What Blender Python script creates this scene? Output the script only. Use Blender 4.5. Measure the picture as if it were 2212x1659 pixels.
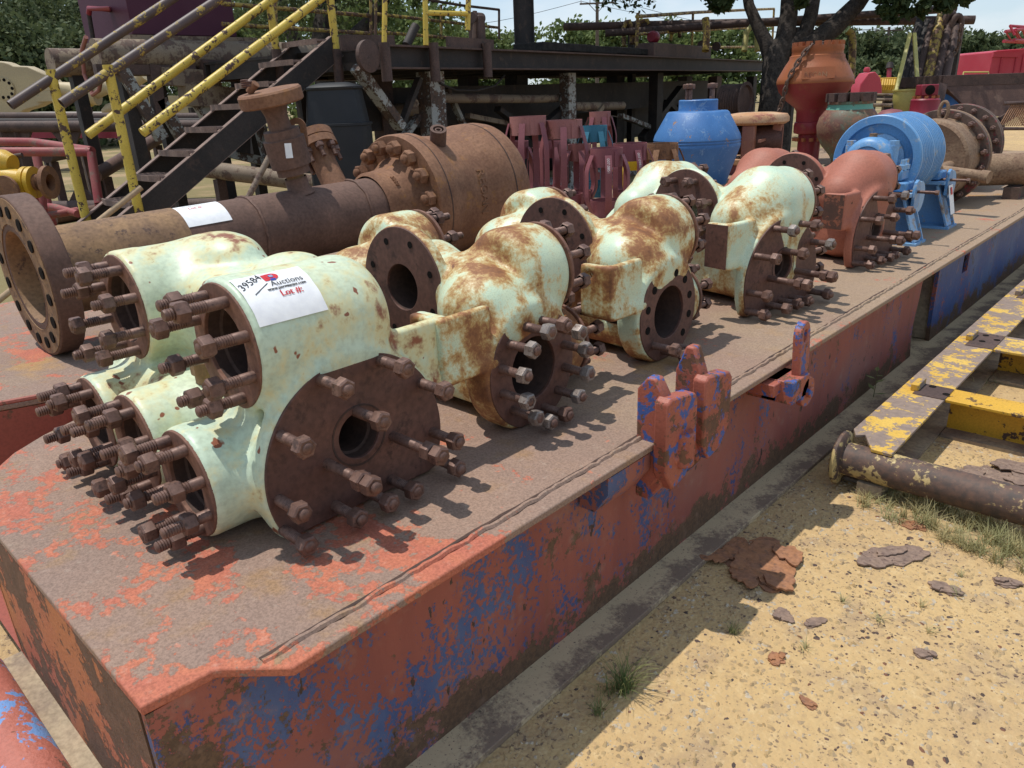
import bpy, bmesh, math, random
import numpy as np
from mathutils import Vector, Matrix

# ---------------------------------------------------------------- scene, camera, light
S = bpy.context.scene
COL = S.collection
for o in list(bpy.data.objects):
    bpy.data.objects.remove(o)

CAM_H = 1.65
RM = np.array([[0.73152861, 0.21650533, -0.64652249],
               [0.68060154, -0.28833058, 0.67353324],
               [-0.04058867, -0.93273304, -0.35827593]])   # columns: camera right, down, forward
camd = bpy.data.cameras.new('camera')
camd.sensor_fit = 'HORIZONTAL'
camd.sensor_width = 36.0
camd.lens = 36.0 * 1620.0 / 2212.0
camd.clip_start = 0.05
camd.clip_end = 3000
cam = bpy.data.objects.new('camera', camd)
COL.objects.link(cam)
cam.matrix_world = Matrix(((RM[0][0], -RM[0][1], -RM[0][2], 0),
                           (RM[1][0], -RM[1][1], -RM[1][2], 0),
                           (RM[2][0], -RM[2][1], -RM[2][2], CAM_H),
                           (0, 0, 0, 1)))
S.camera = cam

SUN_TRAVEL = Vector((0.285, 0.13, -1.0)).normalized()
SUN_EL = math.asin(-SUN_TRAVEL.z)
SUN_AZ = math.atan2(-SUN_TRAVEL.x, -SUN_TRAVEL.y)
world = bpy.data.worlds.new('World')
S.world = world
world.use_nodes = True
wn = world.node_tree
wn.nodes.clear()
w_out = wn.nodes.new('ShaderNodeOutputWorld')
w_bg = wn.nodes.new('ShaderNodeBackground')
w_sky = wn.nodes.new('ShaderNodeTexSky')
w_sky.sky_type = 'NISHITA'
w_sky.sun_disc = False
w_sky.sun_elevation = SUN_EL
w_sky.sun_rotation = SUN_AZ
w_sky.air_density = 1.15
w_sky.dust_density = 0.35
w_sky.ozone_density = 2.0
w_bg.inputs['Strength'].default_value = 0.12
# thin summer clouds, laid out by direction in the sky
w_tc = wn.nodes.new('ShaderNodeTexCoord')
w_map = wn.nodes.new('ShaderNodeMapping')
w_map.inputs['Scale'].default_value = (1.0, 1.0, 3.2)
w_noise = wn.nodes.new('ShaderNodeTexNoise')
w_noise.inputs['Scale'].default_value = 3.4
w_noise.inputs['Detail'].default_value = 9
w_noise.inputs['Roughness'].default_value = 0.58
w_ramp = wn.nodes.new('ShaderNodeValToRGB')
w_ramp.color_ramp.elements[0].position = 0.50
w_ramp.color_ramp.elements[1].position = 0.74
w_mix = wn.nodes.new('ShaderNodeMix')
w_mix.data_type = 'RGBA'
w_mix.inputs[7].default_value = (7.4, 7.6, 7.9, 1)
w_mul = wn.nodes.new('ShaderNodeMath')
w_mul.operation = 'MULTIPLY'
w_mul.inputs[1].default_value = 0.6
wn.links.new(w_tc.outputs['Generated'], w_map.inputs['Vector'])
wn.links.new(w_map.outputs[0], w_noise.inputs['Vector'])
wn.links.new(w_noise.outputs['Fac'], w_ramp.inputs[0])
wn.links.new(w_ramp.outputs[0], w_mul.inputs[0])
wn.links.new(w_mul.outputs[0], w_mix.inputs[0])
# summer haze evens the sky out to a pale blue
w_haze = wn.nodes.new('ShaderNodeMix')
w_haze.data_type = 'RGBA'
w_haze.inputs[0].default_value = 0.62
w_haze.inputs[7].default_value = (4.7, 5.9, 7.3, 1)
wn.links.new(w_sky.outputs[0], w_haze.inputs[6])
wn.links.new(w_haze.outputs[2], w_mix.inputs[6])
wn.links.new(w_mix.outputs[2], w_bg.inputs['Color'])
wn.links.new(w_bg.outputs[0], w_out.inputs[0])

sund = bpy.data.lights.new('sun', 'SUN')
sund.energy = 3.7
sund.angle = math.radians(0.5)
sund.color = (1.0, 0.955, 0.88)
sun = bpy.data.objects.new('sun', sund)
COL.objects.link(sun)
sun.location = (-6, -6, 20)
sun.rotation_euler = SUN_TRAVEL.to_track_quat('-Z', 'Y').to_euler()

S.view_settings.view_transform = 'Standard'
S.view_settings.look = 'None'
S.view_settings.exposure = 0.12
S.view_settings.gamma = 1.0
S.view_settings.use_curve_mapping = False
S.render.engine = 'CYCLES'

# ---------------------------------------------------------------- helpers
PI = math.pi
H = 0.635                    # height of the skid's deck
def V(*a): return Vector(a)
def at(px, py, X=None, Y=None, Z=None, D=None):
    """world point seen at a spot of the 2212 px wide picture, on a chosen vertical / level plane or depth"""
    d = RM @ np.array([px - 1106.0, py - 829.5, 1620.0])
    if X is not None: t = X / d[0]
    elif Y is not None: t = Y / d[1]
    elif Z is not None: t = (Z - CAM_H) / d[2]
    else: t = D / 1620.0
    return Vector((d[0]*t, d[1]*t, CAM_H + d[2]*t))
def frame(axis):
    a = Vector(axis).normalized()
    u = a.cross(V(0, 0, 1))
    if u.length < 1e-3: u = V(1, 0, 0)
    u.normalize()
    v = a.cross(u)
    return u, v, a
class MB:
    """collects shapes; build() links them as one mesh object"""
    def __init__(s): s.v, s.f, s.m = [], [], []
    def add(s, vs, fs, m=0):
        b = len(s.v)
        s.v += [tuple(p) for p in vs]
        s.f += [tuple(i + b for i in f) for f in fs]
        s.m += [m] * len(fs)
        return s
    def box(s, c, d, rz=0.0, M=None, m=0):
        R = M if M is not None else Matrix.Rotation(rz, 3, 'Z')
        c = Vector(c); vs = []
        for k in (-.5, .5):
            for j in (-.5, .5):
                for i in (-.5, .5):
                    vs.append(c + R @ V(i*d[0], j*d[1], k*d[2]))
        return s.add(vs, [(0,2,3,1),(4,5,7,6),(0,1,5,4),(2,6,7,3),(0,4,6,2),(1,3,7,5)], m)
    def bar(s, a, b, w, h, up=(0,0,1), m=0):
        """rectangular bar from a to b, w across, h along up"""
        a, b = Vector(a), Vector(b); d = (b-a); L = d.length; d.normalize()
        up = Vector(up); x = d.cross(up)
        if x.length < 1e-4: x = d.cross(V(1,0,0))
        x.normalize(); u = x.cross(d)
        M = Matrix((x, d, u)).transposed()
        return s.box((a+b)/2, (w, L, h), M=M, m=m)
    def lathe(s, o, axis, prof, n=24, m=0, a0=0.0, a1=None):
        """prof: list of (radius, distance along the axis)"""
        u, v, a = frame(axis); o = Vector(o)
        full = a1 is None
        nn = n if full else n+1
        rng = 2*PI if full else a1-a0
        rows = []; vs = []
        for r, h in prof:
            if r < 1e-6:
                rows.append([len(vs)]); vs.append(o + a*h)
            else:
                row = []
                for i in range(nn):
                    t = a0 + rng*i/n
                    row.append(len(vs)); vs.append(o + a*h + (u*math.cos(t) + v*math.sin(t))*r)
                rows.append(row)
        fs = []
        for A, B in zip(rows[:-1], rows[1:]):
            k = n
            for i in range(k):
                j = (i+1) % nn if full else i+1
                if len(A) == 1 and len(B) == 1: continue
                if len(A) == 1: fs.append((A[0], B[j], B[i]))
                elif len(B) == 1: fs.append((A[i], A[j], B[0]))
                else: fs.append((A[i], A[j], B[j], B[i]))
        return s.add(vs, fs, m)
    def cyl(s, a, b, r, r2=None, n=20, m=0):
        a, b = Vector(a), Vector(b); L = (b-a).length
        r2 = r if r2 is None else r2
        return s.lathe(a, b-a, [(0,0),(r,0),(r2,L),(0,L)], n, m)
    def pipe(s, a, b, ro, ri, n=24, m=0):
        a, b = Vector(a), Vector(b); L = (b-a).length
        return s.lathe(a, b-a, [(ri,0),(ro,0),(ro,L),(ri,L),(ri,0)], n, m)
    def path(s, pts, r, n=10, m=0, caps=True):
        pts = [Vector(p) for p in pts]
        rs = r if isinstance(r, (list, tuple)) else [r]*len(pts)
        vs = []; fs = []; prev = None
        for i, p in enumerate(pts):
            if i == 0: t = pts[1]-p
            elif i == len(pts)-1: t = p-pts[i-1]
            else: t = (pts[i+1]-p).normalized() + (p-pts[i-1]).normalized()
            t.normalize()
            if prev is None:
                u, v, _ = frame(t)
            else:
                u = prev - t*prev.dot(t)
                if u.length < 1e-5: u, v, _ = frame(t)
                u.normalize(); v = t.cross(u)
            prev = u
            for k in range(n):
                q = 2*PI*k/n
                vs.append(p + (u*math.cos(q) + v*math.sin(q))*rs[i])
        for i in range(len(pts)-1):
            for k in range(n):
                fs.append((i*n+k, i*n+(k+1)%n, (i+1)*n+(k+1)%n, (i+1)*n+k))
        if caps:
            fs.append(tuple(range(n-1, -1, -1))); fs.append(tuple((len(pts)-1)*n+k for k in range(n)))
        return s.add(vs, fs, m)
    def prism(s, poly, o, u, v, h, m=0):
        """flat outline poly in the (u, v) plane at o, pushed along u x v by h"""
        o, u, v = Vector(o), Vector(u), Vector(v); w = u.cross(v).normalized()
        n = len(poly)
        vs = [o + u*p[0] + v*p[1] for p in poly] + [o + u*p[0] + v*p[1] + w*h for p in poly]
        fs = [tuple(range(n-1, -1, -1)), tuple(range(n, 2*n))] + [(i, (i+1)%n, (i+1)%n+n, i+n) for i in range(n)]
        return s.add(vs, fs, m)
    def ring(s, o, axis, rout, rin, t, n=48, m=0, up=(0,0,1)):
        """flat plate with a round hole: rout may be a function of the angle (0 = right, 90 = up seen along -axis)"""
        a = Vector(axis).normalized(); up = Vector(up)
        x = up.cross(a).normalized(); y = a.cross(x); o = Vector(o)
        vs = []
        for k, (fr, h) in enumerate((('i', 0), ('o', 0), ('o', -t), ('i', -t))):
            for i in range(n):
                q = 2*PI*i/n
                R = rin if fr == 'i' else (rout(q) if callable(rout) else rout)
                vs.append(o + a*h + (x*math.cos(q) + y*math.sin(q))*R)
        fs = []
        for k in range(4):
            for i in range(n):
                j = (i+1) % n; k2 = (k+1) % 4
                fs.append((k*n+i, k2*n+i, k2*n+j, k*n+j))
        return s.add(vs, fs, m)
    def build(s, name, mats, parent=None, bevel=0.0, sharp=38, origin=None, recalc=True):
        me = bpy.data.meshes.new(name)
        off = Vector(origin) if origin is not None else (parent_origin(parent) if parent else V(0,0,0))
        me.from_pydata([(p[0]-off.x, p[1]-off.y, p[2]-off.z) for p in s.v], [], s.f)
        if recalc:
            bm = bmesh.new(); bm.from_mesh(me)
            bmesh.ops.recalc_face_normals(bm, faces=bm.faces)
            bm.to_mesh(me); bm.free()
        mats = mats if isinstance(mats, (list, tuple)) else [mats]
        for q in mats: me.materials.append(q)
        if len(mats) > 1:
            me.polygons.foreach_set('material_index', s.m)
        me.shade_smooth()
        me.set_sharp_from_angle(angle=math.radians(sharp))
        o = bpy.data.objects.new(name, me)
        COL.objects.link(o)
        if parent is not None: o.parent = parent
        else: o.location = off
        if bevel:
            b = o.modifiers.new('bevel', 'BEVEL'); b.width = bevel; b.segments = 2; b.limit_method = 'ANGLE'
            b.angle_limit = math.radians(40); b.harden_normals = False
        return o
def parent_origin(p):
    o = V(0, 0, 0)
    while p is not None:
        o += Vector(p.location); p = p.parent
    return o
def tag(o, label=None, cat=None, group=None, kind=None):
    if label: o['label'] = label
    if cat: o['category'] = cat
    if group: o['group'] = group
    if kind: o['kind'] = kind
    return o
def thing(name, label, cat, loc=(0,0,0), group=None, rz=0.0):
    o = bpy.data.objects.new(name, None)
    o.empty_display_size = 0.1
    COL.objects.link(o)
    o.location = loc; o.rotation_euler = (0, 0, rz)
    return tag(o, label, cat, group)
def inst(name, mesh, parent, loc, rot=None, bevel=0, scale=None):
    o = bpy.data.objects.new(name, mesh)
    COL.objects.link(o); o.parent = parent; o.location = loc
    if rot is not None: o.rotation_euler = rot
    if scale is not None: o.scale = scale
    return o
def copy_tree(o, parent=None):
    c = o.copy(); COL.objects.link(c); c.parent = parent
    for ch in list(o.children): copy_tree(ch, c)
    return c
def text_mesh(txt, size, extrude=0.0, shear=0.0, align='LEFT'):
    """vertices and faces of a line of lettering in the plane (x right, y up)"""
    cu = bpy.data.curves.new('lettering', 'FONT')
    cu.body = txt; cu.size = size; cu.extrude = extrude; cu.shear = shear; cu.align_x = align
    cu.resolution_u = 3
    ob = bpy.data.objects.new('lettering', cu); COL.objects.link(ob)
    dg = bpy.context.evaluated_depsgraph_get()
    me = ob.evaluated_get(dg).to_mesh()
    vs = [tuple(v.co) for v in me.vertices]; fs = [tuple(p.vertices) for p in me.polygons]
    ob.evaluated_get(dg).to_mesh_clear()
    bpy.data.objects.remove(ob); bpy.data.curves.remove(cu)
    return vs, fs
rnd = random.Random(7)
# ---------------------------------------------------------------- materials
class NT:
    def __init__(s, name):
        s.m = bpy.data.materials.new(name); s.m.use_nodes = True
        s.t = s.m.node_tree; s.n = s.t.nodes
        s.b = s.n['Principled BSDF']
        s.pos = s.n.new('ShaderNodeNewGeometry').outputs['Position']
    def link(s, a, b): s.t.links.new(a, b)
    def put(s, sock, val):
        if isinstance(val, bpy.types.NodeSocket): s.link(val, sock)
        elif isinstance(val, (tuple, list)) and len(val) == 3 and sock.type == 'RGBA': sock.default_value = (*val, 1)
        else: sock.default_value = val
    def mapping(s, scale=(1,1,1), loc=(0,0,0), rot=(0,0,0), vec=None):
        q = s.n.new('ShaderNodeMapping')
        q.inputs['Scale'].default_value = scale; q.inputs['Location'].default_value = loc; q.inputs['Rotation'].default_value = rot
        s.link(vec or s.pos, q.inputs['Vector']); return q.outputs[0]
    def noise(s, scale, detail=6, rough=0.6, vec=None, dist=0.0):
        q = s.n.new('ShaderNodeTexNoise')
        q.inputs['Scale'].default_value = scale; q.inputs['Detail'].default_value = detail
        q.inputs['Roughness'].default_value = rough; q.inputs['Distortion'].default_value = dist
        s.link(vec or s.pos, q.inputs['Vector']); return q.outputs['Fac']
    def voro(s, scale, vec=None, feature='F1', out='Distance', rand=1.0):
        q = s.n.new('ShaderNodeTexVoronoi'); q.feature = feature
        q.inputs['Scale'].default_value = scale; q.inputs['Randomness'].default_value = rand
        s.link(vec or s.pos, q.inputs['Vector']); return q.outputs[out]
    def ramp(s, fac, a, b, ca=(0,0,0), cb=(1,1,1)):
        q = s.n.new('ShaderNodeMapRange'); q.clamp = True; q.interpolation_type = 'SMOOTHSTEP'
        q.inputs['From Min'].default_value = a; q.inputs['From Max'].default_value = b
        s.put(q.inputs['Value'], fac); return q.outputs[0]
    def math(s, op, a, b=0.0, c=None):
        q = s.n.new('ShaderNodeMath'); q.operation = op
        s.put(q.inputs[0], a); s.put(q.inputs[1], b)
        if c is not None: s.put(q.inputs[2], c)
        return q.outputs[0]
    def mix(s, fac, a, b, mode='MIX'):
        q = s.n.new('ShaderNodeMix'); q.data_type = 'RGBA'; q.blend_type = mode
        s.put(q.inputs[0], fac); s.put(q.inputs[6], a); s.put(q.inputs[7], b); return q.outputs[2]
    def sep(s, vec=None):
        q = s.n.new('ShaderNodeSeparateXYZ'); s.link(vec or s.pos, q.inputs[0]); return q.outputs
    def edges(s):
        return s.n.new('ShaderNodeNewGeometry').outputs['Pointiness']
    def normal(s):
        return s.n.new('ShaderNodeNewGeometry').outputs['Normal']
    def bump(s, h, strength=0.3, dist=0.01):
        q = s.n.new('ShaderNodeBump'); q.inputs['Strength'].default_value = strength; q.inputs['Distance'].default_value = dist
        s.link(h, q.inputs['Height']); s.link(q.outputs[0], s.b.inputs['Normal'])
    def done(s, col, rough=0.7, metal=0.0, spec=0.5):
        s.put(s.b.inputs['Base Color'], col); s.put(s.b.inputs['Roughness'], rough)
        s.put(s.b.inputs['Metallic'], metal); s.put(s.b.inputs['Specular IOR Level'], spec)
        return s.m
def coated(name, paint, paint2, rust, rust2, amt=0.45, scale=3.0, soft=0.03, fine=40.0, rough=0.5, rrough=0.85,
           stain=0.0, stain_col=(0.30,0.13,0.04), stain_scale=2.0, streak=0.0, bump=0.25, bdist=0.004, seed=0.0, speck=0.0, spec=0.4, hard=False, edge=0.0):
    """paint worn off down to rust; amt = how much of the surface shows the rust"""
    t = NT(name); off = t.mapping(loc=(seed*3.1, seed*1.7, seed*5.3))
    n1 = t.noise(scale, 9, 0.66, off); n2 = t.noise(fine, 5, 0.6, off); n3 = t.noise(scale*0.45, 3, 0.5, off)
    k = t.math('ADD', t.math('MULTIPLY', n1, 0.72), t.math('MULTIPLY', n2, 0.28))
    if edge > 0:
        pt_ = t.edges(); k = t.math('ADD', k, t.math('MULTIPLY', t.math('ADD', t.ramp(pt_, 0.515, 0.60), t.math('MULTIPLY', t.ramp(pt_, 0.485, 0.42), 0.45)), edge))
    th = 0.5 + (0.5-amt)*0.42
    mask = t.ramp(k, th-soft, th+soft)
    pc = t.mix(t.ramp(n3, 0.35, 0.65), paint, paint2)
    pc = t.mix(t.math('MULTIPLY', t.ramp(t.noise(fine*2.2, 3, 0.6, off), 0.35, 0.75), 0.22), pc, (0.10,0.08,0.06), 'MULTIPLY')
    if stain > 0:
        sn = t.noise(stain_scale, 6, 0.62, t.mapping(scale=(1,1,1.0-0.55*streak), loc=(seed,seed*2,seed*4)), 0.6)
        sm = t.ramp(t.math('ADD', t.math('MULTIPLY', sn, 0.68), t.math('MULTIPLY', n2, 0.32)), 0.62-0.24*stain-0.06, 0.62-0.24*stain+0.08)
        if hard: sm = t.ramp(t.math('ADD', t.math('MULTIPLY', sn, 0.7), t.math('MULTIPLY', n2, 0.3)), 0.62-0.24*stain-0.012, 0.62-0.24*stain+0.012)
        pc = t.mix(sm, pc, stain_col)
        sm2 = t.ramp(t.math('ADD', t.math('MULTIPLY', sn, 0.62), t.math('MULTIPLY', n2, 0.38)), 0.62-0.24*stain+0.03, 0.62-0.24*stain+0.13)
        if not hard: pc = t.mix(sm2, pc, rust)
    rc = t.mix(t.ramp(t.noise(scale*4, 6, 0.65, off), 0.35, 0.68), rust, rust2)
    col = t.mix(mask, pc, rc)
    if speck > 0:
        sp = t.ramp(t.noise(fine*0.8, 2, 0.5, t.mapping(loc=(9+seed,4,2))), 0.70-0.1*speck, 0.73-0.1*speck)
        col = t.mix(sp, col, rust)
    hgt = t.math('ADD', t.math('MULTIPLY', mask, -0.6), t.math('MULTIPLY', t.noise(fine*2, 4, 0.65, off), 0.55))
    t.bump(hgt, bump, bdist)
    return t.done(col, t.math('ADD', t.math('MULTIPLY', mask, rrough-rough), rough), 0.0, spec)
def rusty(name, a, b, c=None, scale=4.0, rough=0.8, bump=0.25, bdist=0.003, spec=0.4, metal=0.0, fine=60.0, seed=0.0):
    """bare oxidised steel in two or three tones"""
    t = NT(name); off = t.mapping(loc=(seed*2.1, seed*3.7, seed))
    n1 = t.noise(scale, 8, 0.65, off); n2 = t.noise(fine, 5, 0.6, off)
    col = t.mix(t.ramp(n1, 0.36, 0.66), a, b)
    if c is not None:
        col = t.mix(t.ramp(t.math('ADD', t.math('MULTIPLY', t.noise(scale*2.3, 8, 0.7, t.mapping(loc=(3+seed,8,1))), 0.8), t.math('MULTIPLY', n2, 0.2)), 0.54, 0.62), col, c)
    col = t.mix(t.math('MULTIPLY', t.ramp(n2, 0.3, 0.75), 0.35), col, (0.05,0.04,0.035), 'MULTIPLY')
    t.bump(t.math('ADD', t.math('MULTIPLY', n1, 0.4), t.math('MULTIPLY', n2, 0.6)), bump, bdist)
    return t.done(col, t.math('ADD', t.math('MULTIPLY', n2, 0.2), rough-0.1), metal, spec)
def plain(name, c, rough=0.6, spec=0.4, c2=None, scale=8.0, metal=0.0):
    t = NT(name)
    col = t.mix(t.ramp(t.noise(scale, 6, 0.6), 0.35, 0.7), c, c2 if c2 is not None else tuple(x*0.75 for x in c))
    return t.done(col, rough, metal, spec)

RUST_D = (0.065,0.032,0.022); RUST_M = (0.155,0.072,0.042); RUST_O = (0.27,0.115,0.042)
M = {}
M['machined'] = rusty('machined_rust', (0.105,0.046,0.034), (0.155,0.070,0.050), (0.080,0.036,0.027), 5, 0.62, 0.12, 0.002, 0.45)
M['ringrust'] = rusty('ring_rust', (0.17,0.080,0.055), (0.23,0.112,0.074), (0.12,0.056,0.042), 6, 0.7, 0.2, 0.002)
M['bore'] = rusty('bore_rust', (0.055,0.032,0.026), (0.09,0.05,0.036), None, 5, 0.8)
M['bolt'] = rusty('bolt_steel', (0.135,0.070,0.052), (0.20,0.112,0.085), (0.09,0.05,0.040), 14, 0.55, 0.25, 0.0015, 0.5, 0.25, 120)
M['bolt_bright'] = rusty('worn_bolt_steel', (0.20,0.16,0.14), (0.30,0.26,0.24), (0.12,0.075,0.06), 16, 0.45, 0.2, 0.0015, 0.5, 0.35, 120)
MINT = (0.59,0.65,0.46); MINT2 = (0.50,0.61,0.47)
M['mint'] = coated('mint_paint', MINT, MINT2, (0.24,0.085,0.045), (0.15,0.06,0.035), 0.16, 5, 0.008, 26, 0.42, 0.85, stain=0.42, stain_col=(0.62,0.56,0.30), stain_scale=4.5, streak=0.4, bump=0.3, bdist=0.004, speck=0.2, edge=0.16)
def stained(name, paint, paint2, shift, seed, streak=0.3, gloss=0.42):
    """cast paint with rust that has soaked through: cream, ochre, brown, dark, running downwards"""
    t = NT(name); off = t.mapping(loc=(seed*3.3, seed*1.9, seed*2.7))
    big = t.noise(4.2, 5, 0.55, off, 0.5); run = t.noise(9.0, 5, 0.6, t.mapping(scale=(1,1,0.16), loc=(seed,seed,0)), 0.3)
    mid = t.noise(14, 6, 0.65, off); fine = t.noise(85, 5, 0.65, off); vfine = t.noise(220, 3, 0.6, off)
    nz = t.sep(t.normal())[2]
    under = t.math('MULTIPLY', t.ramp(nz, 0.25, -0.8), 0.05)
    k = t.math('ADD', t.math('MULTIPLY', big, 0.52), t.math('ADD', t.math('MULTIPLY', run, streak*0.5), t.math('MULTIPLY', mid, 0.48-streak*0.5)))
    k = t.math('ADD', k, t.math('MULTIPLY', t.math('SUBTRACT', fine, 0.5), 0.16))
    pt_ = t.edges()
    k = t.math('ADD', k, t.math('MULTIPLY', t.math('ADD', t.ramp(pt_, 0.515, 0.60), t.math('MULTIPLY', t.ramp(pt_, 0.49, 0.42), 0.7)), 0.10))
    k = t.math('ADD', k, t.math('ADD', under, shift))
    q = t.n.new('ShaderNodeValToRGB'); cr = q.color_ramp; t.link(k, q.inputs[0])
    pc = t.mix(t.ramp(mid, 0.35, 0.65), paint, paint2)
    cr.elements[0].position = 0.0; cr.elements[0].color = (0.60,0.63,0.44,1)
    cr.elements[1].position = 0.475; cr.elements[1].color = (0.56,0.51,0.30,1)
    for p, c in ((0.515,(0.43,0.27,0.10,1)),(0.555,(0.27,0.115,0.042,1)),(0.62,(0.17,0.068,0.030,1)),(0.72,(0.085,0.036,0.020,1))):
        e = cr.elements.new(p); e.color = c
    col = t.mix(t.ramp(k, 0.435, 0.485), pc, q.outputs[0])
    col = t.mix(t.math('MULTIPLY', t.ramp(vfine, 0.45, 0.75), 0.25), col, (0.12,0.09,0.06), 'MULTIPLY')
    chip = t.ramp(t.math('ADD', t.math('MULTIPLY', mid, 0.7), t.math('MULTIPLY', fine, 0.3)), 0.655, 0.665)
    col = t.mix(chip, col, (0.13,0.055,0.03))
    t.bump(t.math('ADD', t.math('MULTIPLY', fine, 0.5), t.math('ADD', t.math('MULTIPLY', mid, 0.5), t.math('MULTIPLY', chip, -0.4))), 0.32, 0.004)
    return t.done(col, t.math('ADD', t.math('MULTIPLY', t.ramp(k, 0.45, 0.60), 0.30), gloss), 0, 0.45)
M['mint_rusty'] = stained('mint_paint_rust_stained', (0.55,0.63,0.44), (0.47,0.60,0.46), 0.0, 3)
M['mint_rusty_b'] = stained('mint_paint_rust_stained_paler', (0.56,0.64,0.45), (0.48,0.60,0.46), -0.02, 5)
M['mint_streaked'] = stained('mint_paint_rust_streaked', MINT, (0.50,0.63,0.48), -0.055, 8, 0.6)
M['primer'] = coated('salmon_primer', (0.42,0.155,0.10), (0.36,0.125,0.08), (0.24,0.075,0.04), (0.10,0.045,0.03), 0.10, 5, 0.02, 40, 0.6, 0.85, bump=0.35, bdist=0.004, seed=5, edge=0.10)
M['primer_dark'] = coated('worn_dark_primer', (0.30,0.105,0.06), (0.24,0.085,0.05), (0.075,0.04,0.03), (0.11,0.05,0.035), 0.55, 9, 0.02, 60, 0.55, 0.85, bump=0.3, bdist=0.002, seed=6)
M['white_paper'] = plain('white_paper', (0.80,0.80,0.80), 0.55, 0.3, (0.72,0.72,0.74), 30)
M['print_red'] = plain('print_red', (0.55,0.02,0.03), 0.5)
M['print_blue'] = plain('print_blue', (0.02,0.04,0.30), 0.5)
M['print_black'] = plain('print_black', (0.02,0.02,0.02), 0.5)
M['black_in'] = plain('black_interior', (0.012,0.010,0.009), 0.9, 0.1)
def deck_material():
    t = NT('worn_deck_paint')
    x, y, z = t.sep()
    n1 = t.noise(3.2, 9, 0.64, t.mapping(scale=(1.0,1.2,1))); n2 = t.noise(38, 6, 0.65); n3 = t.noise(1.3, 4, 0.55); n4 = t.noise(160, 3, 0.6)
    brown = t.mix(t.ramp(n3, 0.35, 0.65), (0.315,0.205,0.150), (0.255,0.172,0.138))
    brown = t.mix(t.ramp(t.noise(7, 7, 0.65, t.mapping(loc=(4,2,0))), 0.5, 0.72), brown, (0.31,0.185,0.10))
    sandy = t.ramp(t.math('ADD', n3, t.math('MULTIPLY', y, 0.055)), 0.55, 0.80)
    brown = t.mix(t.math('MULTIPLY', sandy, 0.75), brown, (0.36,0.255,0.165))
    brown = t.mix(t.ramp(t.noise(2.1, 5, 0.6, t.mapping(loc=(7,1,0))), 0.60, 0.72), brown, (0.40,0.235,0.10))
    # red paint survives at the near end and along the edge
    edge = t.math('SUBTRACT', 1.0, t.math('MINIMUM', t.math('MULTIPLY', t.math('ABSOLUTE', t.math('ADD', x, 1.14)), 3.0), 1.0))
    near = t.math('SUBTRACT', 1.0, t.math('MINIMUM', t.math('MAXIMUM', t.math('MULTIPLY', t.math('SUBTRACT', y, 0.25), 1.15), 0.0), 1.7))
    k = t.math('ADD', t.math('MULTIPLY', n1, 0.72), t.math('MULTIPLY', n2, 0.28))
    k = t.math('ADD', k, t.math('MULTIPLY', near, 0.055))
    k = t.math('ADD', k, t.math('MULTIPLY', t.math('MULTIPLY', edge, t.ramp(near, -0.6, 0.5)), 0.05))
    mask = t.ramp(k, 0.548, 0.572)
    red = t.mix(t.ramp(t.noise(9, 5, 0.6), 0.35, 0.7), (0.44,0.135,0.085), (0.50,0.165,0.09))
    col = t.mix(mask, brown, red)
    col = t.mix(t.math('MULTIPLY', t.ramp(n4, 0.3, 0.75), 0.4), col, (0.10,0.085,0.075), 'MULTIPLY')
    col = t.mix(t.math('MULTIPLY', t.ramp(n2, 0.55, 0.78), 0.35), col, (0.50,0.42,0.34))
    t.bump(t.math('ADD', t.math('MULTIPLY', mask, 0.35), t.math('ADD', t.math('MULTIPLY', n2, 0.5), t.math('MULTIPLY', n4, 0.45))), 0.5, 0.004)
    return t.done(col, 0.78, 0, 0.35)
M['deck'] = deck_material()
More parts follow.
